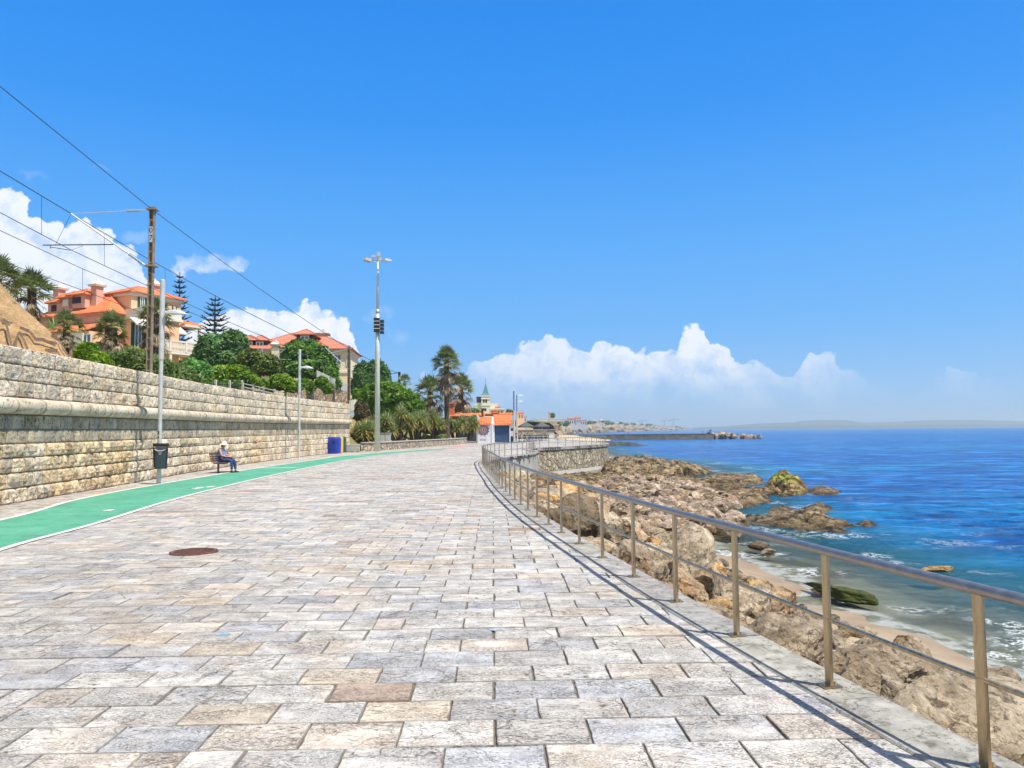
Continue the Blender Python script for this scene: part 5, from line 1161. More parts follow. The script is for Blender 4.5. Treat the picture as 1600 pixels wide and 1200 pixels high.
for i in range(n_):
    zc = z0 + (i + .5) * dz; mb.box((-.02, -.30, zc), (.50, .30, dz * .78), taper=.96); mb.box((.42, -.1, zc - .15), (.32, .42, dz * .74), taper=.9)
mb.build('loudspeaker', M['black'], root)
mb = MB()
for i in range(1, n_): mb.box((-.02, -.31, z0 + i * dz), (.52, .3, .05))
mb.build('speaker_bracket', M['white'], root)
mb = MB(); mb.tube([(-.1, 0, z1 + .1), (-.52, 0, z1 + .1), (-.52, 0, z1 + .2)], .025, 6); mb.tube([(-.52, 0, z1 + .2), (-.53, 0, z1 + .8)], .035, 6); mb.build('antenna', M['galv'], root)

# ================================================================ leaf generators
def leaves(mb, blobs, n, size, col_lo, col_hi, asp=1.7, inner=.72, up=.35, clump=0, seed=0, droop=0):
    """blobs: (x,y,z,rx,ry,rz). Scatter many small leaf faces through the outer shell of each lobe"""
    r = np.random.default_rng(seed + 5); B = np.array(blobs, float); wgt = (B[:, 3] * B[:, 4] + B[:, 4] * B[:, 5] + B[:, 3] * B[:, 5]); wgt /= wgt.sum()
    bi = r.choice(len(B), n, p=wgt); d = r.normal(size=(n, 3)); d /= np.linalg.norm(d, axis=1)[:, None]; d[:, 2] = np.where(d[:, 2] < -.5, -d[:, 2], d[:, 2])
    q = fbm(d * 2.6 + bi[:, None] * 3.3, 3, seed); rad = (inner + (1.04 - inner) * r.random(n) ** .6) * (1 + q * .28)
    keep = r.random(n) < np.clip(.85 + q * 1.6, .15, 1); rad = np.where(keep, rad, rad * .8)
    p = B[bi, :3] + d * B[bi, 3:6] * rad[:, None]
    nn = d + r.normal(size=(n, 3)) * .75 + np.array([0, 0, up]); nn /= np.linalg.norm(nn, axis=1)[:, None]
    t = np.cross(nn, r.normal(size=(n, 3))); t /= np.linalg.norm(t, axis=1)[:, None]; t[:, 2] -= droop; b_ = np.cross(nn, t)
    s = size * r.uniform(.6, 1.35, n)[:, None]; V = np.stack([p - t * s * asp * .5, p + b_ * s * .32, p + t * s * asp * .5, p - b_ * s * .32], 1).reshape(-1, 3)
    tone = np.clip(.5 + .45 * fbm(p * (1.2 / max(.3, B[:, 3].mean())) + seed, 2, 7) + r.normal(0, .25, n), 0, 1)[:, None]; c = np.array(col_lo) * (1 - tone) + np.array(col_hi) * tone; c = np.repeat(c, 4, 0)
    mb.add(V, np.arange(4 * n).reshape(-1, 4), c)
def trunk_mb(base, top, r0, r1, limbs=(), n=7, seed=0):
    r = np.random.default_rng(seed); mb = MB(); base = Vector(base); top = Vector(top); pts = []
    for i in range(6): t = i / 5; v = base.lerp(top, t); v += Vector((r.normal(0, 1), r.normal(0, 1), 0)) * r0 * .5 * (t > 0); pts.append(v)
    mb.tube(pts, [r0 + (r1 - r0) * i / 5 for i in range(6)], n)
    for L_ in limbs: L_ = Vector(L_); st = base.lerp(top, r.uniform(.5, .9)); mid = st.lerp(L_, .5) + Vector((0, 0, .1)); mb.tube([st, mid, L_], [r1 * .9, r1 * .6, r1 * .25], 6)
    return mb
def bushy(name, label, cat, lobes_px, Y, base_py, m, lsize, n, lo=(.8, .85, .8), hi=(1.25, 1.2, 1.1), depth=.8, group=None, trunk=True, asp=1.7, seed=1, zbase=None, up=.35, core=True):
    """lobes_px: (px, py, rpx, rpy) circles in the photo at distance Y, given real depth"""
    k_ = Y / F; bl = []; r = np.random.default_rng(seed)
    for i, (a, b_, ra, rb) in enumerate(lobes_px):
        yo = r.uniform(-.5, .5) * ra * k_ * depth; g = P(a, b_, Y + yo); bl.append((g.x, g.y, g.z, ra * k_, ra * k_ * depth, rb * k_))
    xs = np.mean([q[0] for q in bl]); bz = P(800, base_py, Y).z if zbase is None else zbase
    root = empty(name, (xs, Y, bz), 0, label, cat, group); off = np.array([xs, Y, bz]); bl = [(q[0] - off[0], q[1] - off[1], q[2] - off[2], *q[3:]) for q in bl]
    mb = MB(); leaves(mb, bl, n, lsize, lo, hi, asp=asp, seed=seed, up=up)
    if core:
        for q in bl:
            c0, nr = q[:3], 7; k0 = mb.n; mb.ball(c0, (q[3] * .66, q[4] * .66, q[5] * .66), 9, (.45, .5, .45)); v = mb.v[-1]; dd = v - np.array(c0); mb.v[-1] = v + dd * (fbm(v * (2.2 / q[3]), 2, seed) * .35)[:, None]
    mb.build('crown', m, root)
    if trunk:
        top = np.mean(np.array([q[:3] for q in bl]), 0); rr = max(.08, np.mean([q[3] for q in bl]) * .09)
        tm = trunk_mb((0, 0, -.3), tuple(top), rr * 1.5, rr * .8, [q[:3] for q in bl[:6]], seed=seed); tm.build('trunk', M['bark'], root)
    return root

# ------- palms
def fan_frond(mb, base, d, L, spread, nb, rng_, col, droop=.5, pet=.5):
    """fan leaf: long petiole, then blades radiating in a folded fan with drooping tips"""
    d = Vector(d).normalized(); side = d.cross(Vector((0, 0, 1))); side = side.normalized() if side.length > .05 else Vector((1, 0, 0)); upv = side.cross(d).normalized()
    tw = rng_.uniform(-.5, .5); side, upv = side * math.cos(tw) + upv * math.sin(tw), upv * math.cos(tw) - side * math.sin(tw)
    p0 = Vector(base); p1 = p0 + d * L * pet - Vector((0, 0, droop * .10 * L)); mb.tube([p0, p1], [.022 * L * .6, .012 * L * .5], 3, col=(col[0] * 1.3, col[1] * 1.1, col[2] * .7), caps=False)
    V = []; Fc = []; Cs = []
    for i in range(nb):
        a = (i / (nb - 1) - .5) * spread; bl = L * (1 - pet) * rng_.uniform(.8, 1.15) * (1 - .2 * abs(a) / (spread / 2)); dr = (d * math.cos(a) + side * math.sin(a) + upv * rng_.uniform(-.12, .22)).normalized()
        w_ = .030 * L; perp = dr.cross(upv).normalized() * w_; m_ = p1 + dr * bl * .5; e = p1 + dr * bl - Vector((0, 0, droop * bl * rng_.uniform(.1, .55))); k = len(V)
        V += [p1, m_ - perp, m_ + perp, e]; Fc += [(k, k + 1, k + 2), (k + 1, k + 3, k + 2)]; Cs += [np.array(col) * rng_.uniform(.7, 1.3)] * 4
    mb.add([tuple(v) for v in V], Fc, np.array(Cs))
def fan_palm(px, pybase, pycrown, Y, Rc, label, skirt=.5, nf=46, tr=.22, seed=1, fat=False, tall_skirt=1.0, group='fan palms'):
    r = np.random.default_rng(seed); b = P(px, pybase, Y); c = P(px, pycrown, Y); h = c.z - b.z; root = empty('palm_tree', (c.x, Y, b.z), 0, label, 'palm tree', group)
    mb = MB(); pts = [(math.sin(t * 2 + seed) * .06 * h * .05, 0, -.5 + t * (h + .5)) for t in np.linspace(0, 1, 14)]; rs = [tr * (1.45 - .55 * min(1, t * 4)) * (1 + .07 * (i % 2)) for i, t in enumerate(np.linspace(0, 1, 14))]; mb.tube(pts, rs, 10)
    for i in range(int(h * 26)):
        z = r.uniform(.1, h - .2); a = r.uniform(0, 6.283); q = Vector((math.cos(a), math.sin(a), 0)); k = tr * 1.0; v = [q * k + Vector((0, 0, z)), q * (k + .07) + Vector((0, 0, z + .1)), q.cross(Vector((0, 0, 1))) * .09 + q * k + Vector((0, 0, z + .03))]; mb.add([tuple(x) for x in v], [(0, 1, 2)], (.8, .75, .7))
    mb.build('trunk', M['bark'], root)
    mb = MB()
    for i in range(int(nf * 1.2)):
        a = i * 2.399963; t = i / (nf * 1.2); el = R(86 - 112 * t + r.normal(0, 9)); d = (math.cos(a) * math.cos(el), math.sin(a) * math.cos(el), math.sin(el))
        fan_frond(mb, (0, 0, h - .1 * t * Rc), d, Rc * r.uniform(.85, 1.12), R(170), 15, r, np.array([1, 1, 1]) * r.uniform(.7, 1.35) * (np.array([1.25, 1.0, .8]) if t > .75 else 1), droop=.2 + .6 * t)
    mb.build('fronds', M['palm'], root)
    mb = MB(); ns = int(nf * skirt * 1.3)
    for i in range(ns):
        a = i * 2.399963 + .5; t = r.random(); el = R(-20 - 62 * t); zz = h - .15 * Rc - r.random() * Rc * .55 * tall_skirt - .05; d = (math.cos(a) * math.cos(el), math.sin(a) * math.cos(el), math.sin(el))
        fan_frond(mb, (math.cos(a) * tr * .8, math.sin(a) * tr * .8, zz), d, Rc * r.uniform(.6, .95), R(90), 9, r, np.array([1, 1, 1]) * r.uniform(.6, 1.2), droop=.9)
    if ns: mb.build('dead_fronds', M['dead'], root)
    return root
fan_palm(698, 687, 564, 99, 2.35, 'tallest fan palm with a shaggy crown, rising behind the low garden wall near the kiosk', .9, 56, .34, 3, tall_skirt=2.2)
fan_palm(672, 672, 612, 108, 3.0, 'stout fan palm with a huge dry skirt, left of the tallest palm', 1.8, 44, .4, 5, tall_skirt=1.6)
fan_palm(720, 672, 606, 118, 2.7, 'bushy fan palm with hanging dry fronds, right behind the tallest palm', 2.4, 44, .4, 6, tall_skirt=3.2)
fan_palm(50, 535, 452, 31, 1.05, 'spiky fan palm at the top left, above the tan brick ramp', .5, 44, .18, 7, tall_skirt=1.6)
fan_palm(-4, 500, 436, 29, 1.1, 'palm cut off by the left edge of the picture, above the brick ramp', .5, 40, .16, 8)
fan_palm(174, 562, 512, 40, 1.05, 'dumpy palm with a dark thatched trunk in front of the orange house', 1.8, 46, .33, 9, tall_skirt=1.9)
fan_palm(104, 560, 508, 40, 1.05, 'low palm with grey dead leaves between the brick ramp and the orange house', .9, 34, .18, 10, tall_skirt=1.2)
fan_palm(243, 560, 490, 46, 1.25, 'palm tree right behind the numbered catenary pole and the nearest lamp post', 1.7, 44, .26, 11, tall_skirt=2.2)
fan_palm(632, 612, 598, 125, 1.8, 'small palm top peeping over the green shrubs beyond the mast', .2, 26, .25, 12)
# aloe-like rosette at the ramp edge
g = P(84, 515, 27); root = empty('aloe_plant', tuple(g), 0, 'large grey-green aloe rosette leaning over the edge of the brick ramp', 'plant'); mb = MB(); r = np.random.default_rng(3)
for i in range(26):
    a = i * 2.4; el = R(80 - 3.4 * i); L_ = .55 * r.uniform(.8, 1.2); d = Vector((math.cos(a) * math.cos(el), math.sin(a) * math.cos(el), math.sin(el))); s = d.cross(Vector((0, 0, 1))).normalized() * .04; m_ = d * L_ * .35; mb.add([tuple(-s * .5), tuple(s * .5), tuple(m_ + s), tuple(d * L_ + Vector((0, 0, -.06))), tuple(m_ - s)], [(0, 1, 2, 3, 4)], np.array([1, 1.05, 1.1]) * r.uniform(.8, 1.2))
mb.build('leaves', M['yucca'], root)

# ------- yucca clumps behind the low wall
def yucca(px, pyb, Y, w, h, label, seed, nros=9, L=1.0, m='yucca'):
    r = np.random.default_rng(seed); b = P(px, pyb, Y); root = empty('yucca_shrub', (b.x, Y, max(b.z, .3)), 0, label, 'shrub', 'spiky shrubs behind the low garden wall')
    ms = MB(); ml = MB()
    for i in range(nros):
        a = r.uniform(0, 6.283); rr = w / 2 * math.sqrt(r.random()); tip = Vector((math.cos(a) * rr, math.sin(a) * rr * .6, h * r.uniform(.45, 1.0) * (1 - .25 * (rr / (w / 2)) ** 2))); basep = Vector((tip.x * .35, tip.y * .35, -.3)); ms.tube([basep, basep.lerp(tip, .5) + Vector((r.normal(0, .06), 0, 0)), tip], [.13, .10, .08], 6)
        nl = 40
        for j in range(nl):
            az = j * 2.399963; t = j / nl; el = R(82 - 118 * t); Lj = L * r.uniform(.8, 1.15); d = Vector((math.cos(az) * math.cos(el), math.sin(az) * math.cos(el), math.sin(el))); s = d.cross(Vector((0, 0, 1))).normalized() * .08; c_ = (np.array([1, 1, 1]) if t < .72 else np.array([1.6, 1.15, .9]) * .8) * r.uniform(.7, 1.35); mm = tip + d * Lj * .5
            ml.add([tuple(tip - s * .4), tuple(tip + s * .4), tuple(mm + s), tuple(tip + d * Lj - Vector((0, 0, .12 * t * Lj * 2))), tuple(mm - s)], [(0, 1, 2, 3, 4)], c_)
    ms.build('stems', M['bark'], root); ml.build('leaves', M[m], root); return root
yl_ = [(571, 690, 73, 2.0, 1.5, 'small spiky shrub left of the tall mast'), (601, 688, 77, 1.9, 2.4, 'spiky shrub immediately right of the tall mast'), (625, 688, 82, 2.6, 3.4, 'tall spiky shrub between the mast and the grey posts'), (650, 687, 88, 2.7, 3.6, 'broad spiky shrub in the middle of the garden bed'), (676, 686, 93, 2.9, 3.5, 'spiky shrub just left of the tallest palm trunk'), (713, 684, 101, 2.4, 2.7, 'spiky shrub just right of the tallest palm trunk'), (733, 684, 104, 2.3, 2.6, 'spiky shrub beside the white painted kiosk panel')]
for i, (a, b_, c_, d_, e_, lb) in enumerate(yl_): yucca(a, b_, c_, d_, e_, lb, 40 + i, nros=int(5 + d_ * 2.6))
yucca(691, 686, 100, 1.6, 1.2, 'low spiky tuft at the foot of the tallest palm', 60, 5)
# columnar cactus
g = P(600, 672, 82); root = empty('cactus', (g.x, 82, .5), 0, 'clump of blue-green columnar cactus behind the spiky shrubs', 'cactus'); mb = MB(); r = np.random.default_rng(4)
for i in range(12): a = r.uniform(-.9, .9); mb.tube([(a, r.uniform(-.3, .3), 0), (a * 1.15, 0, r.uniform(1.8, 3.2))], [.10, .07], 6, col=(.9, 1.3, 1.3))
mb.build('columns', M['leafdark'], root)
# grey utility posts behind the mast
for px_, lb in ((597.5, 'short pale grey utility box right beside the mast foot'), (606, 'second short grey utility box behind the low garden wall')):
    g = P(px_, 690, 74); root = empty('utility_box', (g.x, 74, .3), 0, lb, 'utility box'); h_ = P(px_, 677, 74).z - .3; mb = MB(); mb.box((0, 0, h_ / 2), (.52, .35, h_)); mb.build('body', M['conc'], root); mb = MB(); mb.box((0, 0, h_ + .025), (.62, .45, .05)); mb.build('cap', M['conc'], root); mb = MB(); mb.box((0, -.18, h_ * .55), (.36, .02, h_ * .6)); mb.build('door', M['galv'], root)

# low garden wall
def low_wall():
    root = empty('garden_wall', (-10, 85, 0), 0, 'low rubble stone garden wall with flat coping in front of the spiky shrubs', 'wall'); bpy.context.view_layer.update()
    c = GARD[2:]; t = tangents(c); nn = np.stack([t[:, 1], -t[:, 0]], 1); k = len(c); hh = np.interp(c[:, 1], [68, 104], [.72, .75]); mb = MB()
    V = [np.column_stack([c + nn * a, b_]) for a, b_ in ((.0, hh * 0 - .1), (-.03, hh), (-.45, hh), (-.45, hh * 0 - .1))]; mb.add(np.vstack(V), np.array([(r * k + i, r * k + i + 1, (r + 1) * k + i + 1, (r + 1) * k + i) for r in range(3) for i in range(k - 1)])); mb.add(np.array([V[j][0] for j in range(4)]), [(3, 2, 1, 0)]); par(mb.build('masonry', M['rubble']), root)
    mb = MB(); V = [np.column_stack([c + nn * a, hh + b_]) for a, b_ in ((.05, .003), (.05, .085), (-.5, .085), (-.5, .003))]; mb.add(np.vstack(V), np.array([(r * k + i, r * k + i + 1, (r + 1) % 4 * k + i + 1, (r + 1) % 4 * k + i) for r in range(4) for i in range(k - 1)])); mb.add(np.array([V[j][0] for j in range(4)]), [(3, 2, 1, 0)]); par(mb.build('coping', M['conc']), root)
low_wall()

# ================================================================ trees and shrubs (left bank)
bushy('tree', 'dark glossy broadleaf tree right of the orange house, with the pines behind it', 'tree', [(335, 545, 28, 22), (365, 540, 22, 24), (320, 560, 20, 18), (352, 565, 30, 18), (378, 560, 16, 18)], 72, 590, M['leafdark'], .34, 9000, (.7, .75, .7), (1.9, 2.0, 1.7), seed=2)
bushy('tree', 'sparse brownish-green tree left of the big round green tree', 'tree', [(393, 560, 18, 14), (415, 572, 22, 18), (398, 580, 16, 14), (430, 580, 12, 14)], 70, 600, M['leafdark'], .34, 5500, (1.0, .8, .6), (2.6, 1.7, 1.0), seed=3)
bushy('tree', 'big round bright-topped tree in front of the red-roofed house', 'tree', [(470, 555, 30, 24), (495, 562, 26, 22), (455, 572, 22, 20), (485, 580, 34, 18), (512, 582, 16, 22), (522, 600, 10, 14)], 82, 612, M['leaf'], .40, 12000, (.6, .65, .6), (1.7, 1.7, 1.4), seed=4)
bushy('bush', 'bright clipped green hedge above the iron fence', 'bush', [(348, 585, 20, 13), (372, 584, 18, 12), (330, 590, 16, 10), (390, 592, 12, 9), (322, 600, 18, 11), (345, 603, 20, 12), (372, 604, 18, 11)], 60, 612, M['leafbright'], .24, 9000, (.6, .65, .5), (1.3, 1.2, 1.0), seed=5, trunk=False)
bushy('bush', 'blue-green feathery bush between the hedge and the orange house', 'bush', [(300, 578, 24, 16), (318, 582, 14, 14), (285, 588, 14, 12)], 56, 606, M['leafdark'], .22, 6500, (1.3, 1.6, 1.3), (2.6, 3.2, 2.2), seed=6, trunk=False)
bushy('bush', 'bright green rounded bush right of the paired grey catenary pole', 'bush', [(440, 600, 20, 14), (425, 606, 12, 10), (456, 606, 12, 12)], 66, 620, M['leafbright'], .24, 6500, (.6, .65, .5), (1.3, 1.2, 1.0), seed=7, trunk=False)
bushy('bush', 'light green shrub hanging over the garden retaining wall', 'bush', [(478, 607, 14, 14), (503, 600, 10, 12), (470, 618, 8, 12), (512, 608, 8, 12)], 76, 630, M['leafbright'], .26, 4500, (.5, .6, .6), (1.0, 1.0, .9), seed=8, trunk=False)
bushy('bush', 'small light green grassy shrub behind the paired grey pole', 'bush', [(402, 600, 16, 8)], 64, 612, M['leafbright'], .24, 2200, (.8, .8, .8), (1.2, 1.1, 1.0), seed=9, trunk=False)
bushy('bush', 'yellow-tipped green shrub at the foot of the brick ramp', 'bush', [(137, 552, 18, 16), (150, 562, 16, 12), (160, 570, 16, 10)], 33, 575, M['leafbright'], .16, 5500, (.5, .6, .4), (1.4, 1.2, .7), seed=10, trunk=False)
bushy('bush', 'long pale oleander-like shrub along the top of the stone wall', 'bush', [(180, 570, 20, 14), (205, 566, 20, 16), (228, 572, 18, 16), (252, 582, 20, 16), (275, 588, 20, 14), (298, 597, 14, 9)], 35, 600, M['leafpale'], .22, 13000, (.55, .7, .5), (1.3, 1.3, 1.2), asp=2.8, seed=11, trunk=False)
bushy('bush', 'reddish-tipped shrub below the balcony of the orange house', 'bush', [(205, 552, 14, 9), (222, 556, 12, 8)], 44, 570, M['leafbright'], .2, 1800, (1.3, .8, .4), (1.8, 1.1, .5), seed=12, trunk=False)
bushy('tree', 'dark conifer mass just behind the tall mast', 'tree', [(568, 585, 14, 18), (590, 580, 16, 16), (560, 605, 12, 16), (580, 600, 20, 16), (602, 592, 8, 14), (577, 578, 8, 10)], 105, 640, M['leafdark'], .5, 8000, (.8, .9, .9), (2.0, 2.1, 2.0), seed=13)
bushy('tree', 'large glossy bright green tree with umbrella-shaped layers behind the spiky shrubs', 'tree', [(585, 622, 22, 20), (610, 618, 24, 20), (632, 628, 22, 18), (600, 612, 18, 14), (650, 640, 12, 14), (640, 660, 16, 14), (572, 640, 16, 18), (585, 660, 14, 14), (625, 652, 16, 12), (560, 618, 9, 9), (655, 662, 14, 10), (600, 642, 18, 14), (620, 640, 16, 12), (592, 668, 16, 12), (614, 668, 18, 12), (640, 676, 14, 8), (572, 672, 12, 10)], 95, 685, M['leafbright'], .42, 27000, (.35, .5, .5), (1.15, 1.1, .9), seed=14, zbase=.6)
bushy('bush', 'grey twiggy bush at the top of the stone steps', 'bush', [(566, 645, 10, 16), (560, 660, 8, 14), (574, 662, 8, 14)], 78, 680, M['dead'], .30, 2600, (.25, .25, .2), (.8, .8, .6), seed=15, trunk=True, zbase=.8, core=False)
bushy('bush', 'low dark green growth under the palms behind the shrubs', 'bush', [(665, 672, 16, 10), (700, 668, 14, 12), (725, 668, 12, 12), (745, 660, 10, 10)], 112, 685, M['leafdark'], .4, 6500, (1, 1, .8), (2.4, 2.2, 1.5), seed=16, trunk=False, zbase=.5)
# more greenery on the far bank behind the church
bushy('tree', 'dark green round tree far behind the kiosk roof, left of the church', 'tree', [(742, 648, 10, 8), (730, 655, 8, 10)], 170, 672, M['leafdark'], .7, 2500, (1, 1, .9), (2.2, 2.1, 1.5), seed=17)
bushy('bush', 'dark bush on the horizon right of the white villa, over the kiosk roof', 'bush', [(797, 645, 6, 3.5)], 260, 650, M['leafdark'], .8, 900, (1, 1, 1), (2, 2, 2), seed=18, trunk=False)

# ------- araucaria pines
def araucaria(px, pyb, pyt, Y, w, label, seed, start=.15, gaps=()):
    r = np.random.default_rng(seed); b = P(px, pyb, Y); t = P(px, pyt, Y); h = t.z - b.z; root = empty('araucaria_pine', (b.x, Y, b.z), 0, label, 'pine tree', 'tiered pines behind the villas'); mb = MB(); mb.tube([(0, 0, 0), (0, 0, h)], [.28, .04], 7); mb.build('trunk', M['bark'], root)
    mb = MB(); nt_ = 15
    for i in range(nt_):
        u = start + (1 - start) * i / nt_; z = h * u; L_ = w / 2 * (1 - u) ** .62 * r.uniform(.8, 1.1) + .25
        for j in range(7):
            a = j * .9 + i * .5 + r.normal(0, .1); d = Vector((math.cos(a), math.sin(a), 0)); tip = d * L_ + Vector((0, 0, z + L_ * .22)); mid = d * L_ * .5 + Vector((0, 0, z - L_ * .03)); mb.tube([(0, 0, z), mid, tip], [.06, .10, .03], 4)
            s = d.cross(Vector((0, 0, 1))); nn_ = int(10 + L_ * 16)
            for q in range(nn_):
                f_ = r.uniform(.2, 1); bp = (Vector((0, 0, z)).lerp(mid, f_ * 2) if f_ < .5 else mid.lerp(tip, f_ * 2 - 1)); dd = (s * r.choice([-1, 1]) + d * .5 + Vector((0, 0, r.uniform(.1, .7)))).normalized() * .42 * r.uniform(.6, 1.2) * min(1, L_ * .5); pe = d * .05; mb.add([tuple(bp - pe), tuple(bp + pe), tuple(bp + dd + pe * .5), tuple(bp + dd - pe * .5)], [(0, 1, 2, 3)], np.ones(3) * r.uniform(.7, 1.6))
    mb.build('branches', M['pine'], root); return root
araucaria(334, 600, 461, 95, 6.0, 'tiered araucaria pine standing between the two big houses', 3)
araucaria(278, 600, 425, 98, 4.0, 'taller tiered pine right behind the orange house', 4, start=.3)
araucaria(787, 660, 645, 300, 7, 'tiny tiered pine on the skyline right of the church', 5)

# ================================================================ tan brick ramp on top of the wall
def ramp():
    root = empty('brick_ramp', (-16, 20, 3.8), 0, 'tan brickwork ramp flank with dark graffiti strokes above the stone wall, top left', 'wall'); bpy.context.view_layer.update()
    prof = [(-60, 350), (-30, 415), (0, 447), (20, 467), (40, 484), (60, 499), (80, 515), (95, 528), (107, 541), (115, 552), (123, 564)]
    pts = []
    for a, b_ in prof:
        r = ray(a, b_); X = -14.2 - .035 * (a - 123) * 0; t_ = (X - 0) / r.x; Y = r.y * t_; pts.append((Y, 1.75 + r.z * t_))
    ys_ = np.array([p[0] for p in pts]); zs = np.array([p[1] for p in pts]); yy = np.linspace(ys_[0], ys_[-1], 60); top = np.interp(yy, ys_, zs); nv = 24; V = []
    for i in range(nv + 1):
        t = i / nv; z = 3.7 + (top - 3.7) * t; x = -13.75 - .5 * t - (18.5 - yy).clip(0) * 0; p = np.column_stack([x + 0 * yy + np.interp(yy, [16, 26], [0.45, -.25]), yy, z]); p[:, 0] += fbm(p * np.array([1, 1.3, 3.5]), 3, 4) * .06; V.append(p)
    k = 60; mb = MB(); mb.add(np.vstack(V), np.array([(r * k + i, r * k + i + 1, (r + 1) * k + i + 1, (r + 1) * k + i) for r in range(nv) for i in range(k - 1)]))
    tp = V[-1]; bk = tp.copy(); bk[:, 0] -= 5; mb.add(np.vstack([tp, bk]), np.array([(i, i + 1, i + 1 + k, i + k) for i in range(k - 1)])); par(mb.build('brick_face', M['adobe'], smooth=True), root)
    # dark painted strokes lying on the face
    st = [[(2, 505), (9, 505), (13, 522), (18, 542), (25, 545), (24, 533)], [(20, 541), (29, 519), (35, 527), (42, 546)], [(30, 512), (46, 518), (55, 530), (66, 530), (71, 533), (87, 539)], [(80, 524), (94, 532), (99, 545), (108, 558)], [(70, 547), (90, 549), (93, 556)]]
    mb = MB()
    for s in st:
        W_ = []
        for a, b_ in s:
            r = ray(a, b_); X = -14.0; 
            for _ in range(3): t_ = X / r.x; Y = r.y * t_; zq = 1.75 + r.z * t_; tq = np.clip((zq - 3.7) / max(np.interp(Y, yy, top) - 3.7, .1), 0, 1); X = -13.75 - .5 * tq + np.interp(Y, [16, 26], [.45, -.25]) + .10
            W_.append((X, Y, zq))
        wv = .05
        for i in range(len(W_) - 1):
            a, b_ = np.array(W_[i]), np.array(W_[i + 1]); d = b_ - a; d /= np.linalg.norm(d); s_ = np.array([0, -d[2], d[1]]) * wv; mb.add([a - s_ * rng.uniform(.6, 1.3), b_ - s_, b_ + s_ * rng.uniform(.6, 1.6), a + s_], [(0, 1, 2, 3)])
    M['stroke'] = mat('graffiti_stroke', (.13, .09, .06), (.26, .17, .10), 12, rough=.9); par(mb.build('graffiti', M['stroke']), root)
ramp()

bushy('bush', 'dry pinkish succulent growth between the stone steps and the small spiky shrub', 'bush', [(563, 668, 9, 9), (574, 664, 9, 8), (584, 668, 9, 9), (570, 680, 12, 8)], 76, 690, M['leafpale'], .2, 3500, (1.3, .9, .7), (1.7, 1.2, .9), seed=61, trunk=False, zbase=.7)
bushy('bush', 'olive green tuft of undergrowth beside the second utility box', 'bush', [(640, 686, 12, 6), (622, 687, 8, 5), (665, 686, 8, 5), (690, 684, 9, 5)], 93, 690, M['leafpale'], .22, 3500, (.7, .8, .5), (1.3, 1.2, .8), seed=62, trunk=False, zbase=.7)
# ================================================================ iron fence and garden wall behind the railway
def fence():
    root = empty('iron_fence', (-24, 60, 4), 0, 'spiked grey iron fence running above the stone wall below the clipped hedge', 'fence'); bpy.context.view_layer.update()
    a = P(308, 597, 46); b = P(378, 597, 58); mb = MB(); n_ = 40; up = 1.15
    for i in range(n_ + 1):
        p = a.lerp(b, i / n_); mb.tube([(p.x, p.y, 3.6), (p.x, p.y, p.z)], [.014, .014], 4); mb.tube([(p.x, p.y, p.z), (p.x + .06, p.y - .02, p.z + .16)], [.02, .004], 4)
    par(mb.build('pickets', M['black'], None), root); mb = MB()
    for dz in (-.18, -.9): mb.tube([(a.x, a.y, a.z + dz), (b.x, b.y, b.z + dz)], .025, 5)
    par(mb.build('rail', M['black']), root)
    for t in (.36, .68, 1.0): p = a.lerp(b, t); mb = MB(); mb.box((p.x, p.y, p.z - .7), (.12, .12, 1.7)); par(mb.build('fence_post', M['white']), root)
    root = empty('concrete_fence', (-24, 66, 4), 0, 'low post-and-rail concrete fence continuing from the iron fence to the stone garden wall', 'fence'); bpy.context.view_layer.update()
    a = P(379, 598, 58); b = P(446, 613, 66); mb = MB()
    for dz in (-.05, -.32): mb.tube([(a.x, a.y, a.z + dz), (b.x, b.y, b.z + dz)], .05, 4)
    par(mb.build('rail', M['conc']), root)
    for t in (0, .22, .45, .72, 1): p = a.lerp(b, t); mb = MB(); mb.box((p.x, p.y, p.z - .6), (.16, .16, 1.35)); par(mb.build('fence_post', M['conc']), root)
    mb = MB(); mb.prism([(a.x, a.y + .2, a.z - .4), (b.x, b.y + .2, b.z - .4), (b.x, b.y + .2, 3.4), (a.x, a.y + .2, 3.4)], (0, .1, 0), (.6, .5, .35)); par(mb.build('panel', M['conc']), root)
fence()
root = empty('garden_retaining_wall', (-20, 78, 3.6), 0, 'rough pinkish rubble retaining wall under the round tree, left of the dark catenary pole', 'wall'); bpy.context.view_layer.update()
mb = MB(); q = [(446, 610, 70), (470, 612, 74), (495, 592, 78), (520, 603, 81), (546, 615, 84)]; top = [P(*a) for a in q]
for i in range(len(top) - 1):
    a, b = top[i], top[i + 1]; mb.prism([(a.x, a.y, a.z), (b.x, b.y, b.z), (b.x, b.y, 3.2), (a.x, a.y, 3.2)], (-.2, .5, 0), (1.1, .95, .85))
par(mb.build('masonry', M['rubble']), root)
mb = MB()
for i in range(2, len(top) - 1):
    a, b = top[i], top[i + 1]; mb.prism([(a.x, a.y - .05, a.z), (b.x, b.y - .05, b.z), (b.x, b.y - .05, b.z + .9), (a.x, a.y - .05, a.z + .9)], (-.1, .3, 0))
par(mb.build('parapet', M['conc']), root)
root = empty('metal_gate', (-17.5, 76, 3), 0, 'small white metal mesh gate at the head of the stone steps', 'gate'); bpy.context.view_layer.update(); mb = MB(); a = P(546, 650, 71); b = P(552, 650, 71); zt, zb_ = P(549, 626, 71).z, P(549, 651, 71).z
for x_ in (a.x, b.x): mb.box((x_, 71, (zt + zb_) / 2), (.06, .06, zt - zb_))
for z_ in (zt, (zt + zb_) / 2, zb_ + .05): mb.box(((a.x + b.x) / 2, 71, z_), (b.x - a.x, .05, .05))
par(mb.build('frame', M['white']), root); mb = MB()
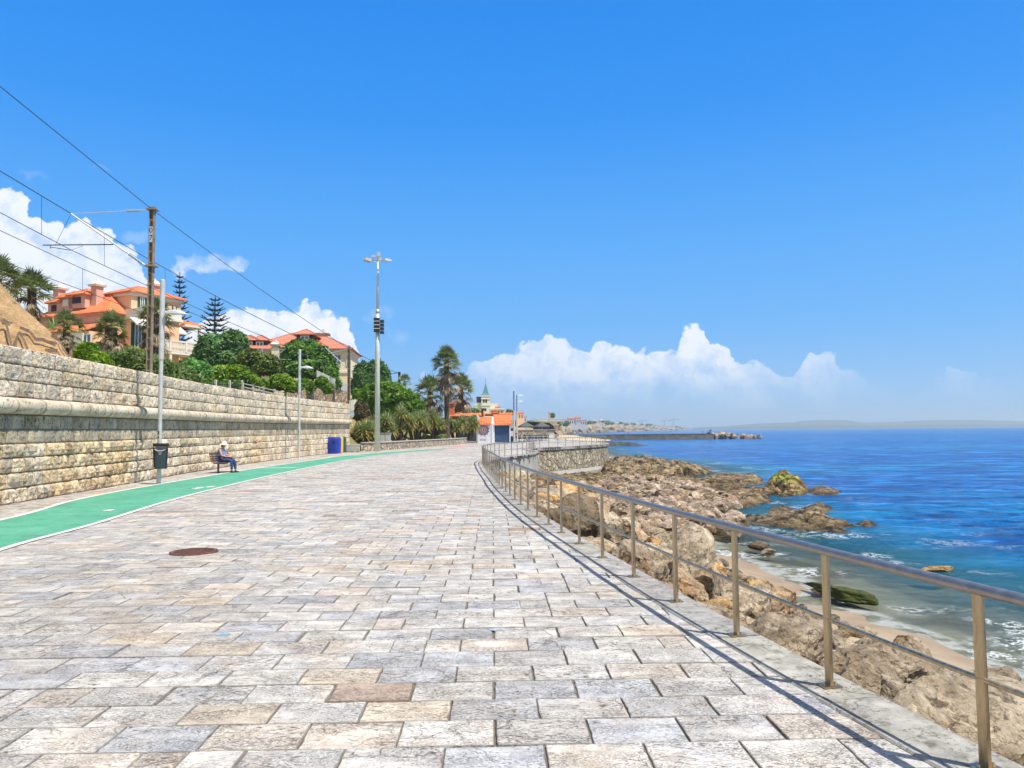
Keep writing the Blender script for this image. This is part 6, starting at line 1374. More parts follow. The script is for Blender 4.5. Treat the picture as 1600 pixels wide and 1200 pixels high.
for i in range(1, 6): mb.box((a.x + (b.x - a.x) * i / 6, 71, (zt + zb_) / 2), (.02, .02, zt - zb_))
par(mb.build('mesh', M['galv']), root)

# ================================================================ helpers for houses in a local frame (u along the facade, v into the house)
class House:
    def __init__(s, name, corner, udir, label, cat='house', base=0):
        s.u = Vector((udir[0], udir[1], 0)).normalized(); s.v = Vector((-s.u.y, s.u.x, 0)); s.c = Vector(corner); s.c.z = base
        s.root = empty(name, tuple(s.c), math.atan2(s.u.y, s.u.x), label, cat)
    def uz(s, px, py, v=0):
        # where the sight line meets the facade plane at depth v
        r = ray(px, py); n_ = s.v; o = s.c + s.v * v; t = (o - CAM).dot(n_) / r.dot(n_); p = CAM + r * t; return (p - s.c).dot(s.u), p.z - s.c.z
    def vz(s, px, py, u=0):
        r = ray(px, py); n_ = s.u; o = s.c + s.u * u; t = (o - CAM).dot(n_) / r.dot(n_); p = CAM + r * t; return (p - s.c).dot(s.v), p.z - s.c.z
def hip(mb, u0, u1, v0, v1, z0, h, over=.4, ridge=None, col=WHITE):
    u0, u1, v0, v1 = u0 - over, u1 + over, v0 - over, v1 + over; w_ = (v1 - v0) / 2; L_ = u1 - u0; vm = (v0 + v1) / 2
    if L_ > v1 - v0: r0, r1 = (u0 + w_, vm), (u1 - w_, vm)
    else: r0, r1 = ((u0 + u1) / 2, v0 + L_ / 2), ((u0 + u1) / 2, v1 - L_ / 2)
    V = [(u0, v0, z0), (u1, v0, z0), (u1, v1, z0), (u0, v1, z0), (r0[0], r0[1], z0 + h), (r1[0], r1[1], z0 + h)]
    if L_ > v1 - v0: f = [(0, 1, 5, 4), (1, 2, 5), (2, 3, 4, 5), (3, 0, 4)]
    else: f = [(0, 1, 4), (1, 2, 5, 4), (2, 3, 5), (3, 0, 4, 5)]
    th = .12; V2 = [(a, b, c - th) for a, b, c in V[:4]]; k = 6; mb.add(V + V2, f + [(0, 6, 7, 1), (1, 7, 8, 2), (2, 8, 9, 3), (3, 9, 6, 0), (9, 8, 7, 6)], col)
    # barrel-tile rolls as ridges
    if L_ > v1 - v0: mb.tube([V[4], V[5]], .09, 5, col)
    for a, b in ((0, 4), (1, 5 if L_ > v1 - v0 else 4), (2, 5), (3, 4 if L_ > v1 - v0 else 5)): mb.tube([V[a], V[b]], .09, 5, col)
def bx2(mb, u0, u1, v0, v1, z0, z1, col=WHITE): mb.box(((u0 + u1) / 2, (v0 + v1) / 2, (z0 + z1) / 2), (abs(u1 - u0), abs(v1 - v0), abs(z1 - z0)), col=col)
def window(H, u0, u1, z0, z1, v=-.02, shut=None, fr='white', name='window'):
    mb = MB(); t = .09; d = .10
    for a, b, c, e in ((u0, u1, z1 - t, z1), (u0, u1, z0, z0 + t), (u0, u0 + t, z0 + t, z1 - t), (u1 - t, u1, z0 + t, z1 - t), ((u0 + u1) / 2 - t / 2, (u0 + u1) / 2 + t / 2, z0 + t, z1 - t)): bx2(mb, a, b, v - d, v, c, e)
    w_ = mb.build(name, M[fr], H.root)
    mb = MB(); bx2(mb, u0 + t, u1 - t, v - d * .4, v + .01, z0 + t, z1 - t); mb.build('pane', M['glass'], w_)
    if shut:
        for s, a in ((0, u0), (1, u1)):
            mb = MB(); ww = (u1 - u0) * .5; aa = (a - ww, a) if s == 0 else (a, a + ww); bx2(mb, aa[0] + .02, aa[1] - .02, v - d * 1.2, v - d * .4, z0, z1)
            for k in range(6): bx2(mb, aa[0] + .08, aa[1] - .08, v - d * 1.4, v - d * 1.15, z0 + (k + .3) * (z1 - z0) / 6, z0 + (k + .62) * (z1 - z0) / 6)
            mb.build('shutter', M[shut], w_)
    return w_
def chimney(H, u, v, z0, z1, w_, m, cap='trim'):
    mb = MB(); bx2(mb, u - w_ / 2, u + w_ / 2, v - w_ / 2, v + w_ / 2, z0, z1); o = mb.build('chimney', m, H.root)
    mb = MB(); mb.box((u, v, z1 + .12), (w_ * 1.45, w_ * 1.45, .24), taper=1.1); mb.box((u, v, z1 + .48), (w_ * 1.2, w_ * 1.2, .48), taper=.45); mb.ball((u, v, z1 + .85), .14, 5); mb.build('chimney_cap', M[cap], o); return o

# ------- orange villa
c0 = P(202, 600, 90); V1 = House('villa', (c0.x, c0.y, 0), (.477, .879), 'large peach and pink villa with orange tiled roofs, balconies and white awnings behind the palms', 'house', base=5.0)
ue, ze = V1.uz(283, 468); vl, zl = V1.vz(167, 460); _, zc = V1.uz(202, 455)
zev = zc; UE = ue; VL = max(vl, 4.5)
mb = MB(); bx2(mb, 0, UE, 0, VL + 1, 0, zev); mb.build('wall', M['peach'], V1.root)
mb = MB(); hip(mb, 0, UE, 0, VL + 1, zev + .05, V1.vz(210, 444, 1.5)[1] - zev, over=.5); mb.build('roof', M['tile'], V1.root)
mb = MB(); 
for a in (.0,): bx2(mb, -.25, UE + .25, -.28, VL + 1.3, zev - .42, zev - .08)
mb.build('cornice', M['trim'], V1.root)
# lower storeys stand forward: terrace slab with parapet over the middle floor
zt_ = V1.uz(196, 476, -3.2)[1]; zt2 = V1.uz(196, 492, -3.2)[1]; zb1 = V1.uz(205, 545, -3.2)[1]; 
FW = -3.2
mb = MB(); bx2(mb, -.5, UE * .62, FW, -.02, 0, zt2 - .02); bx2(mb, -.5, UE * .62, -.02, VL + 6, 0, zt2 - .03); mb.build('lower_wall', M['peach'], V1.root)
mb = MB(); bx2(mb, -.8, UE * .66, FW - .35, VL + 6.2, zt2, zt2 + .35); bx2(mb, -.7, UE * .64, FW - .2, FW + .05, zt2 + .35, zt_); bx2(mb, -.75, -.5, FW - .2, VL + 6, zt2 + .35, zt_); mb.build('parapet', M['trim'], V1.root)
mb = MB(); bx2(mb, -.6, UE * .9, FW - 1.5, FW, zb1 - .3, zb1 - .02); mb.build('balcony_floor', M['trim'], V1.root)
mb = MB(); zr = zb1 + 1.35; bx2(mb, -.6, UE * .9, FW - 1.5, FW - 1.3, zr - .18, zr); bx2(mb, -.6, UE * .9, FW - 1.5, FW - 1.3, zb1, zb1 + .12)
for i in range(34): uu_ = -.5 + i * (UE * .9 + .4) / 33; mb.tube([(uu_, FW - 1.4, zb1 + .1), (uu_, FW - 1.4, zb1 + .5), (uu_, FW - 1.4, zr - .15)], [.05, .10, .05], 6)
for a in (-.6, UE * .28, UE * .6, UE * .9): bx2(mb, a - .14, a + .14, FW - 1.55, FW - 1.25, zb1, zr + .05)
mb.build('balustrade', M['trim'], V1.root)
for a in (-.3, UE * .3, UE * .85):
    mb = MB(); bx2(mb, a - .16, a + .16, FW - 1.45, FW - 1.12, 0, zb1 - .3); mb.build('column', M['trim'], V1.root)
# windows of the three floors
for a, b_, s in (((214, 464), (228, 482), 'shutter'), ((268, 478), (275, 494), 'shutter')):
    u0, z1 = V1.uz(a[0], a[1]); u1, z0 = V1.uz(b_[0], b_[1]); window(V1, u0 + (u1 - u0) * .3, u1 - (u1 - u0) * .2, z0, z1, shut=s)
for a, b_ in (((205, 503), (222, 524)), ((229, 506), (238, 526))):
    u0, z1 = V1.uz(a[0], a[1], FW); u1, z0 = V1.uz(b_[0], b_[1], FW); u0, u1 = u0, max(u1, u0 + 1.0); window(V1, u0 + (u1 - u0) * .28, u1 - .1, zb1 + .05, z1, v=FW - .02, shut='shutter')
u0, z1 = V1.uz(262, 508); u1, z0 = V1.uz(275, 534); window(V1, u0 + .3, u1, z0, z1, shut='shutter')
for (a, b_, c_, d_, v_) in ((202, 495, 232, 505, FW), (238, 505, 258, 514, FW * .0), (258, 508, 282, 518, 0)):
    ua, za = V1.uz(a, b_, v_); ub, _ = V1.uz(c_, b_, v_); mb = MB(); h_ = V1.uz(a, d_, v_)[1] - za
    mb.prism([(ua, v_ - .05, za), (ua, v_ - 1.3, za + h_ * 1.1), (ua, v_ - 1.3, za + h_ * 1.1 - .22), (ua, v_ - .05, za - .1)], (max(ub - ua, 1.2), 0, 0)); mb.build('awning', M['awning'], V1.root)
for (a, b_, c_, d_) in ((208, 552, 222, 566), (228, 560, 238, 575)):
    u0, z1 = V1.uz(a, b_, FW); u1, z0 = V1.uz(c_, d_, FW); window(V1, u0, u1, z0, z1, v=FW - .02)
# right annex with flat roof and pergola
ua, _ = V1.uz(285, 520); ub, z_a = V1.uz(308, 549)
mb = MB(); bx2(mb, UE + .02, ub, -.6, VL * .8, 0, z_a); mb.build('annex_wall', M['peach'], V1.root)
mb = MB(); bx2(mb, UE + .05, ub + .3, -.9, VL * .8, z_a, z_a + .3); za2 = V1.uz(300, 513)[1]; bx2(mb, UE + .05, ub + .5, -.8, VL * .8, za2, za2 + .3); bx2(mb, UE + .03, ub + .1, -.75, -.6, z_a + .32, z_a + 1.0)
for a in (ub - .1,): bx2(mb, a - .18, a + .1, -.7, -.4, z_a + .31, za2)
mb.build('annex_slab', M['trim'], V1.root)
mb = MB(); hip(mb, UE + .1, ub + .3, -.5, VL * .8, za2 + .32, .7, .2); mb.build('annex_roof', M['tile'], V1.root)
for (a, b_, c_, d_) in ((268, 562, 276, 580), (278, 563, 296, 582)):
    u0, z1 = V1.uz(a, b_, -.6); u1, z0 = V1.uz(c_, d_, -.6); window(V1, u0 + .4, u1 - .4, z0, z1, v=-.62, shut='shutter')
mb = MB(); ua_, zz_ = V1.uz(262, 556, -.6); ub_, _ = V1.uz(304, 560, -.6); bx2(mb, ua_, ub_, -2.2, -.62, zz_ - .1, zz_ + .2); mb.build('canopy', M['trim'], V1.root)
# long left wing: pink mansard with dormers and chimneys
cw = P(155, 600, 88); W1 = House('wing', (cw.x, cw.y, 0), (-.93, .36), None, None, base=5.0); bpy.data.objects.remove(W1.root); 
cw2 = P(62, 600, 92); dirw = (cw - cw2); dirw.z = 0; LW = dirw.length
W = House('x', (cw2.x, cw2.y, 0), (dirw.x, dirw.y), None, None, base=5.0); wr = W.root; wr.name = 'villa_wing'; W.root = wr
tag(wr, 'pink left wing of the villa with dormers, two tall chimneys and a tiled skirt roof', 'house')
ze_ = W.uz(100, 497)[1]; zr_ = W.uz(100, 480)[1]; zlo = W.uz(120, 510)[1]
LW2 = W.uz(168, 500)[0]
mb = MB(); bx2(mb, 0, LW2, .0, 7, 0, ze_ - .9); mb.build('wall', M['peach'], wr)
mb = MB(); bx2(mb, -.1, LW2 + .1, -.15, 7.1, ze_ - .9, ze_); mb.build('upper_wall', M['pink'], wr)
mb = MB(); bx2(mb, -.3, LW2 + .3, -.4, 7.3, ze_ + .0, ze_ + .25); mb.build('cornice', M['pink'], wr)
mb = MB(); hip(mb, 0, LW2, 0, 7.2, ze_ + .26, W.uz(140, 462, 3.5)[1] - ze_ - .2, over=.55); mb.build('roof', M['tile'], wr)
mb = MB(); V = [(LW2 * .25, -2.6, zlo - .9), (LW2, -2.6, zlo - .9), (LW2, -.17, zlo + .2), (LW2 * .25, -.17, zlo + .2)]; mb.add(V + [(a, b, c - .15) for a, b, c in V], [(0, 1, 2, 3), (7, 6, 5, 4), (0, 4, 5, 1), (1, 5, 6, 2), (3, 2, 6, 7), (0, 3, 7, 4)]); mb.build('skirt_roof', M['tile'], wr)
mb = MB(); bx2(mb, LW2 * .4, LW2, -2.3, -.18, 0, zlo - 1.1); mb.build('bay_wall', M['peach'], wr)
for i, (a, b_, c_, d_) in enumerate(((86, 478, 93, 487), (104, 470, 112, 479), (119, 466, 131, 474))):
    u0, z1 = W.uz(a, b_, .6); u1, z0 = W.uz(c_, d_, .6); mb = MB(); bx2(mb, u0 - .7, u1 + .7, .2, 3.2, z0 - .6, z1 + .35); dm = mb.build('dormer', M['pink'], wr)
    mb = MB(); hip(mb, u0 - .7, u1 + .7, .2, 3.2, z1 + .36, .9, .3); mb.build('dormer_roof', M['tile'], dm); mb = MB(); bx2(mb, u0, u1, .1, .19, z0, z1); mb.build('window', M['brown'] if i != 1 else M['white'], dm)
for px_, pt, pb in ((100, 452, 478), (159, 447, 476)): u_, z1 = W.uz(px_, pt, 2.); _, z0 = W.uz(px_, pb, 2.); chimney(W, u_, 1.4, z0 - 1.5, z1 - .2, .95, M['pink'])
u_, z1 = V1.uz(245, 447, 2); chimney(V1, u_, 2.4, zev, z1, .9, M['pink'])
u0, z1 = W.uz(133, 522, -2.4); u1, z0 = W.uz(139, 532, -2.4); window(W, u0 - .4, u1 + .3, z0 - .3, z1, v=-2.32)
mb = MB(); ua_, zz_ = W.uz(120, 540, -2.3); ub_, _ = W.uz(150, 540, -2.3); bx2(mb, ua_ - 1, ub_, -4, -2.32, zz_ - .3, zz_); bx2(mb, ua_ - 1, ub_, -4, -3.85, zz_, zz_ + 1.1); mb.build('balcony', M['trim'], wr)

# ------- yellow house with weathered red roof
c2 = P(384, 640, 112); H2 = House('house', (c2.x, c2.y, 0), (1, .08), 'cream-yellow house with a wide weathered red tile roof and dormers, half hidden by trees', 'house', base=5.0)
uL = 0; uR, zE = H2.uz(546, 551); zE2 = H2.uz(384, 547)[1]; zE = (zE + zE2) / 2; zR = H2.uz(440, 526, 5)[1]
mb = MB(); bx2(mb, 0, uR, 0, 11, 0, zE); mb.build('wall', M['cream'], H2.root)
mb = MB(); bx2(mb, -.25, uR + .25, -.25, 11.2, zE + .01, zE + .35); mb.build('cornice', M['trim'], H2.root)
mb = MB(); hip(mb, 0, uR, 0, 11, zE + .4, zR - zE + .2, .6); bx_ = H2.uz(478, 540)[0]; mb.build('roof', M['redtile'], H2.root)
mb = MB(); ub_ = H2.uz(474, 540)[0]; hip(mb, ub_ - 3, ub_ + 3.4, -1, 6.5, zE + .5, H2.uz(474, 521, 2)[1] - zE - .5, .4); mb.build('gable_roof', M['redtile'], H2.root)
for px_, w_ in ((390, 1.35), (407, 1.35), (481, 1.6)):
    u_, z_ = H2.uz(px_, 541 if px_ < 450 else 534, 1.); mb = MB(); bx2(mb, u_ - w_ * .72, u_ + w_ * .72, .6 if px_ < 450 else -1.4, 4, z_ - 1, z_ + .85); dm = mb.build('dormer', M['brown'], H2.root)
    vv = .6 if px_ < 450 else -1.4; mb = MB(); hip(mb, u_ - w_ * .8, u_ + w_ * .8, vv, 4, z_ + .87, .9, .35); mb.build('dormer_roof', M['redtile'], dm)
    mb = MB(); 
    for a in (-.5, 0, .5): bx2(mb, u_ + a * w_ * .72 - .07, u_ + a * w_ * .72 + .07, vv - .1, vv - .01, z_ - .75, z_ + .6)
    for z__ in (-.75, .5): bx2(mb, u_ - w_ * .42, u_ + w_ * .42, vv - .11, vv - .02, z_ + z__, z_ + z__ + .14)
    wn = mb.build('window', M['white'], dm); mb = MB(); bx2(mb, u_ - w_ * .36, u_ + w_ * .36, vv - .05, vv - .005, z_ - .7, z_ + .55); mb.build('pane', M['glass'], wn)
u_, z1 = H2.uz(431, 541, -1.2); z0 = H2.uz(431, 556, -1.2)[1]; chimney(H2, u_, -1.2, z0 - 2, z1, 1.0, M['cream'], 'trim')
u_, z1 = H2.uz(505, 524, 5); chimney(H2, u_, 5, zE + 1, z1, 1.3, M['cream'], 'conc')
u0, z1 = H2.uz(522, 554); u1, z0 = H2.uz(533, 571); window(H2, u0, u1, z0, z1, v=-.02)
u0, z1 = H2.uz(541, 556); u1, z0 = H2.uz(545, 571); window(H2, u0, u1, z0, z1, v=-.02)
mb = MB(); z_ = H2.uz(530, 580)[1]; bx2(mb, u0 - 3, uR + .1, -.15, -.01, z_ - .3, z_); z_ = H2.uz(530, 549)[1]; mb.build('string_course', M['trim'], H2.root)
u0, z1 = H2.uz(524, 600); u1, z0 = H2.uz(532, 612); window(H2, u0, u1, z0, z1, v=-.02)

# ================================================================ kiosk with orange roof
KY = 112.
def kpt(px, py, Y=KY): p = P(px, py, Y); return p
root = empty('kiosk', (kpt(775, 693).x, KY, 0), 0, 'blue corrugated kiosk with orange tiled roofs at the end of the promenade', 'kiosk'); bpy.context.view_layer.update(); kr = root
def kbox(x0, x1, y0, y1, z0, z1, name, m, col=WHITE, parent=None):
    mb = MB(); bx2(mb, x0, x1, y0, y1, z0, z1, col); return par(mb.build(name, m), parent or kr)
def X_(px, Y=KY): return P(px, 680, Y).x
def Z_(py, Y=KY, px=770): return P(px, py, Y).z
def corr(x0, x1, y, z0, z1, n_, name, m, thick=.12):
    mb = MB(); xs = np.linspace(x0, x1, n_ * 2 + 1); V = [(x, y - (thick if i % 2 else 0), z) for z in (z0, z1) for i, x in enumerate(xs)]; k = len(xs); mb.add(V, [(i, i + 1, i + 1 + k, i + k) for i in range(k - 1)]); return par(mb.build(name, m), kr)
ze_k = Z_(663)
kbox(X_(771.5), X_(797.5), KY - .4, KY + 6, 0, ze_k, 'wall', M['bluewall']); corr(X_(772.5), X_(795.5), KY - .42, .15, ze_k - .05, 26, 'corrugated_front', M['bluewall'])
for a in (771.3, 796): kbox(X_(a), X_(a + 1.6), KY - .62, KY - .41, 0, ze_k, 'corner_post', M['panel'])
def tile_roof(x0, x1, y0, z0, y1, z1, name, n_):
    mb = MB(); xs = np.linspace(x0, x1, n_ * 4 + 1); k = len(xs); amp = (x1 - x0) / n_ * .22
    V = [(x, y0, z0 + amp * math.sin(i * math.pi / 2)) for i, x in enumerate(xs)] + [(x, y1, z1 + amp * math.sin(i * math.pi / 2)) for i, x in enumerate(xs)] + [(x, y0, z0 - .15) for x in xs]
    f = [(i, i + 1, i + 1 + k, i + k) for i in range(k - 1)] + [(i + 2 * k, i + 1 + 2 * k, i + 1, i) for i in range(k - 1)]; mb.add(V, f, np.tile([1, 1, 1], (len(V), 1))); return par(mb.build(name, M['tile'], smooth=True), kr)
tile_roof(X_(770.5), X_(799.5), KY - .9, ze_k - .02, KY + 2.2, Z_(647.5, KY + 2.2), 'roof', 13)
tile_roof(X_(700), X_(801, KY + 2), KY + 2.3, Z_(648.5, KY + 2.3), KY + 5, Z_(645, KY + 5), 'rear_roof', 46)
kbox(X_(758, KY + 2), X_(800, KY + 2), KY + 2.1, KY + 2.3, Z_(648.5, KY + 2), Z_(646.6, KY + 2), 'ridge_beam', M['tile'], (.7, .6, .6))
mb = MB(); a, b, c = P(767, 646, KY + 3), P(773.5, 639.5, KY + 3), P(780, 646, KY + 3); mb.prism([a, c, b], (0, 2.5, 0)); par(mb.build('gable', M['tile']), kr)
# white painted panel cabin
cabx0, cabx1 = X_(746, KY - 3), X_(767, KY - 3); zt = Z_(662, KY - 3, 757)
kbox(cabx0, cabx1, KY - 3, KY - .2, 0, zt, 'cabin', M['panel']); 
tile_roof(cabx0 - .1, cabx1 + .1, KY - 3.4, zt - .02, KY - 1.2, Z_(651.5, KY - 1.2, 757), 'cabin_roof', 9)
mb = MB(); a, b, c = P(768, 664, KY - 2.6), P(768.7, 652, KY - 1.6), P(771, 664, KY - .6); mb.prism([a, b, c], (.18, 0, 0)); mb.box(((X_(768, KY - 2.5) + X_(770.8, KY - 2.5)) / 2, KY - 1.5, zt / 2), (X_(770.6, KY - 2.5) - X_(767.8, KY - 2.5), 2.6, zt)); par(mb.build('gable_end', M['panel']), kr)
# flower burst mural: petals and dots in red, purple and orange
M['mural'] = mat('mural_paint', WHITE, (.9, .9, .9), 30, rough=.7); mb = MB(); cx, cz = P(755.5, 672, KY - 3).x, P(755.5, 672, KY - 3).z; r = np.random.default_rng(5); yy = KY - 3.02
def petal(cx, cz, a, r0, r1, w_, col, y):
    d = np.array([math.cos(a), math.sin(a)]); s = np.array([-d[1], d[0]]); q = [d * r0, d * (r0 + r1) / 2 + s * w_, d * r1, d * (r0 + r1) / 2 - s * w_]; mb.add([(cx + v[0], y, cz + v[1]) for v in q], [(0, 1, 2, 3)], col)
for i in range(22): petal(cx, cz, i * 6.283 / 22, .42, .82 + .14 * (i % 2), .08, [(.12, .04, .30), (.30, .05, .22), (.05, .08, .35)][i % 3], yy)
for i in range(16): petal(cx, cz, i * 6.283 / 16, .2, .5, .06, (.65, .20, .05), yy - .01)
for i in range(7): petal(cx + .15, cz + .88, .5 + i * .45, .05, .28, .05, (.6, .02, .05), yy - .012)
mb.tube([(cx, yy - .012, cz), (cx, yy - .016, cz)], .12, 12, (.25, .08, .03))
for i in range(26): a = r.uniform(0, 6.283); rr = r.uniform(.8, 1.05); mb.tube([(cx + rr * math.cos(a), yy, cz + rr * math.sin(a)), (cx + rr * math.cos(a), yy - .005, cz + rr * math.sin(a))], .035, 6, (.2, .1, .4))
for a, b in (((-.5, -1.25), (.4, -1.25)), ((-.5, -1.4), (.3, -1.45)), ((.1, -1.3), (.35, -1.5))): mb.tube([(cx + a[0], yy, cz + a[1]), (cx + b[0], yy, cz + b[1])], .02, 4, (.4, .4, .55))
par(mb.build('mural', M['mural']), kr)
# slanting blue wall to the left and chimneys
mb = MB(); q = [P(714, 655, KY + 1), P(744, 649, KY - 2), P(744, 690, KY - 2), P(714, 688, KY + 1)]; mb.prism(q, (.0, .5, 0)); par(mb.build('side_wall', M['bluewall']), kr); mb = MB(); q = [P(708, 657.5, KY + 2), P(745, 648, KY - 2), P(748.5, 649.5, KY - 2), P(748.5, 692, KY - 2), P(744.5, 692, KY - 2), P(744.5, 650.5, KY - 2)]; mb.prism([q[1], q[2], q[3], q[4]], (0, .5, 0)); par(mb.build('side_post', M['panel'], None), kr)
kbox(X_(752.7), X_(755.9), KY - .6, KY - .2, Z_(652), Z_(639.6), 'stove_pipe', M['iron']); kbox(X_(751.5), X_(757), KY - .8, KY, Z_(639.5), Z_(637.8), 'pipe_cap', M['iron'], (2, 1.2, 1))
mb = MB(); a0 = P(706, 660, KY + 3); mb.box((a0.x, a0.y, a0.z + .5), (1.6, 1.2, 1.6), taper=.6); mb.box((a0.x, a0.y, a0.z + 2.0), (.75, .75, 1.6)); mb.box((a0.x, a0.y, a0.z + 2.9), (1.1, 1.1, .3)); par(mb.build('tiled_chimney', M['tile']), kr)
# dark service box and sign on the right
root = empty('notice_board', (X_(800.5, KY + 1), KY + 1, 0), 0, 'grey notice board with an orange round mark beside the kiosk', 'sign'); mb = MB(); bx2(mb, -.35, .35, 0, .12, Z_(669, KY + 1), Z_(656, KY + 1)); mb.build('board', M['galv'], root); mb = MB(); mb.tube([(0, -.012, Z_(660, KY + 1)), (0, -.002, Z_(660, KY + 1))], .22, 14); mb.build('emblem', M['yellow'], root)
root = empty('vending_cabinet', (X_(800.5), KY, 0), 0, 'dark cabinet standing against the kiosk under the notice board', 'cabinet'); mb = MB(); bx2(mb, -.4, .4, -.3, .5, 0, Z_(669.5)); mb.build('body', M['black'], root); mb = MB(); bx2(mb, -.32, .32, -.33, -.305, .9, 1.7); mb.build('front_panel', M['galv'], root)
# two lamp posts beside it
for px_, pt, Y, lb, arm in ((803.5, 611, 108, 'tall dark-topped grey post right of the kiosk', 0), (808, 617, 135, 'grey post with two small lamp arms behind the kiosk post', 1)):
    b = P(px_, 693, Y); h_ = P(px_, pt, Y).z; root = empty('lamp_post', (b.x, Y, 0), 0, lb, 'street lamp'); mb = MB(); mb.tube([(0, 0, 0), (0, 0, h_ * .62)], .14, 8); mb.build('pole', M['galv'], root); mb = MB(); mb.tube([(0, 0, h_ * .62), (0, 0, h_)], .12, 8); mb.build('upper_pole', M['bluewall'], root)
    if arm:
        for z_, in ((h_ * .985,), (h_ * .85,)): mb = MB(); mb.tube([(0, 0, z_), (.5, 0, z_ + .1)], .04, 5); mb.box((.75, 0, z_ + .08), (.7, .3, .14), taper=.7); mb.build('lamp_head', M['panel'], root)
    else: mb = MB(); mb.box((0, 0, .1), (.4, .4, .2)); mb.build('base', M['conc'], root)

# ================================================================ church and villa on the skyline
CY = 330.
cx_ = P(759, 660, CY).x; s_ = CY / F
root = empty('church', (cx_, CY, 0), 0, 'pale green church with a square bell tower and a pointed teal spire', 'church')
def zc_(py): return P(759, py, CY).z
def xc_(px): return P(px, 640, CY).x - cx_
mb = MB(); bx2(mb, xc_(752.5), xc_(765.5), 0, 3.4, -2, zc_(618)); mb.build('tower', M['mint'], root)
mb = MB()
for py in (618.5, 623, 633): bx2(mb, xc_(751.8), xc_(766.2), -.2, 3.6, zc_(py) - .25, zc_(py) + .2)
mb.build('cornice', M['trim'], root)
mb = MB(); zt = zc_(618); hw = xc_(766) ; tipz = zc_(597.5); V = [(xc_(752), -.2, zt), (xc_(766), -.2, zt), (xc_(766), 3.6, zt), (xc_(752), 3.6, zt), ((xc_(752) + xc_(766)) / 2, 1.7, tipz)]
V2 = [(xc_(754.3), .5, zt + 1.2), (xc_(763), .5, zt + 1.2), (xc_(763), 2.9, zt + 1.2), (xc_(754.3), 2.9, zt + 1.2)]; VV = V[:4] + V2 + [V[4]]; mb.add(VV, [(0, 1, 5, 4), (1, 2, 6, 5), (2, 3, 7, 6), (3, 0, 4, 7), (4, 5, 8), (5, 6, 8), (6, 7, 8), (7, 4, 8)]); mb.tube([(V[4][0], 1.7, tipz - .3), (V[4][0], 1.7, zc_(591))], .08, 5); mb.build('spire', M['spire'], root)
mb = MB()
for px_ in (756.2, 759.8): bx2(mb, xc_(px_) - .38, xc_(px_) + .38, -.05, .05, zc_(629), zc_(625)); mb.tube([(xc_(px_), -.05, zc_(625)), (xc_(px_), .04, zc_(625))], .38, 12)
mb.build('belfry_opening', M['brown'], root)
mb = MB(); mb.tube([(xc_(758), -.06, zc_(640)), (xc_(758), .04, zc_(640))], .65, 16); mb.build('round_window', M['brown'], root); 
mb = MB(); bx2(mb, xc_(740), xc_(752.4), 1, 9, -2, zc_(634)); mb.prism([(xc_(738), .9, zc_(634)), (xc_(752.4), .9, zc_(634)), (xc_(752.4), .9, zc_(629)), (xc_(746), .9, zc_(629))], (0, 8, 0)); mb.build('nave', M['mint'], root)
mb = MB(); bx2(mb, xc_(744.2), xc_(751.2), 2, 6, zc_(628.5), zc_(619.5)); mb.build('grey_turret', M['brown'], root)
root = empty('villa', (P(780, 660, 300).x, 300, 0), 0, 'white villa with a wide flat roof right of the church tower', 'house'); f3 = lambda px: P(px, 650, 300).x - P(780, 660, 300).x; z3 = lambda py: P(780, py, 300).z
mb = MB(); bx2(mb, f3(765), f3(788), 0, 6, 0, z3(640)); bx2(mb, f3(766), f3(777), 1, 5, z3(640), z3(630)); mb.build('wall', M['cream'], root); mb = MB(); bx2(mb, f3(764), f3(788.5), -.5, 6.5, z3(640), z3(638)); mb.build('flat_roof', M['trim'], root)
mb = MB(); hip(mb, f3(775), f3(781), 1, 5, z3(636), z3(633.5) - z3(636), .3); mb.build('tile_roof', M['redtile'], root)
for a in (768, 773, 778, 783): mb = MB(); bx2(mb, f3(a), f3(a + 2.6), -.08, -.005, z3(649), z3(642)); mb.build('window', M['glass'], root)

# ================================================================ terrace cafe: parasols, tables, chairs
def parasol(px, Y, lb, w_=3.6):
    g = P(px, 690, Y); root = empty('parasol', (g.x, Y, 0), .3, lb, 'parasol', 'cafe parasols on the terrace'); zt = P(px, 659, Y).z; ze_2 = P(px, 666, Y).z; h = w_ / 2
    mb = MB(); mb.add([(-h, -h, ze_2), (h, -h, ze_2), (h, h, ze_2), (-h, h, ze_2), (0, 0, zt), (-h, -h, ze_2 - .2), (h, -h, ze_2 - .2), (h, h, ze_2 - .2), (-h, h, ze_2 - .2)], [(0, 1, 4), (1, 2, 4), (2, 3, 4), (3, 0, 4), (0, 5, 6, 1), (1, 6, 7, 2), (2, 7, 8, 3), (3, 8, 5, 0)]); mb.build('canopy', M['charcoal'], root); mb = MB(); mb.tube([(0, 0, 0), (0, 0, zt)], .05, 6); mb.build('pole', M['galv'], root); mb = MB(); mb.box((0, 0, .06), (.7, .7, .12)); mb.build('base', M['conc'], root)
parasol(822, 122, 'grey square cafe parasol nearer the kiosk', 2.1); parasol(847, 126, 'grey square cafe parasol on the right, farther from the kiosk', 2.1)
def table(x, Y):
    root = empty('cafe_table', (x, Y, 0), 0, 'small cafe table under the grey parasols', 'table', 'tables on the cafe terrace'); mb = MB(); mb.box((0, 0, .74), (.75, .75, .04)); mb.build('tabletop', M['panel'], root); mb = MB(); mb.tube([(0, 0, 0), (0, 0, .73)], .04, 6); mb.box((0, 0, .02), (.5, .5, .04)); mb.build('leg', M['black'], root)
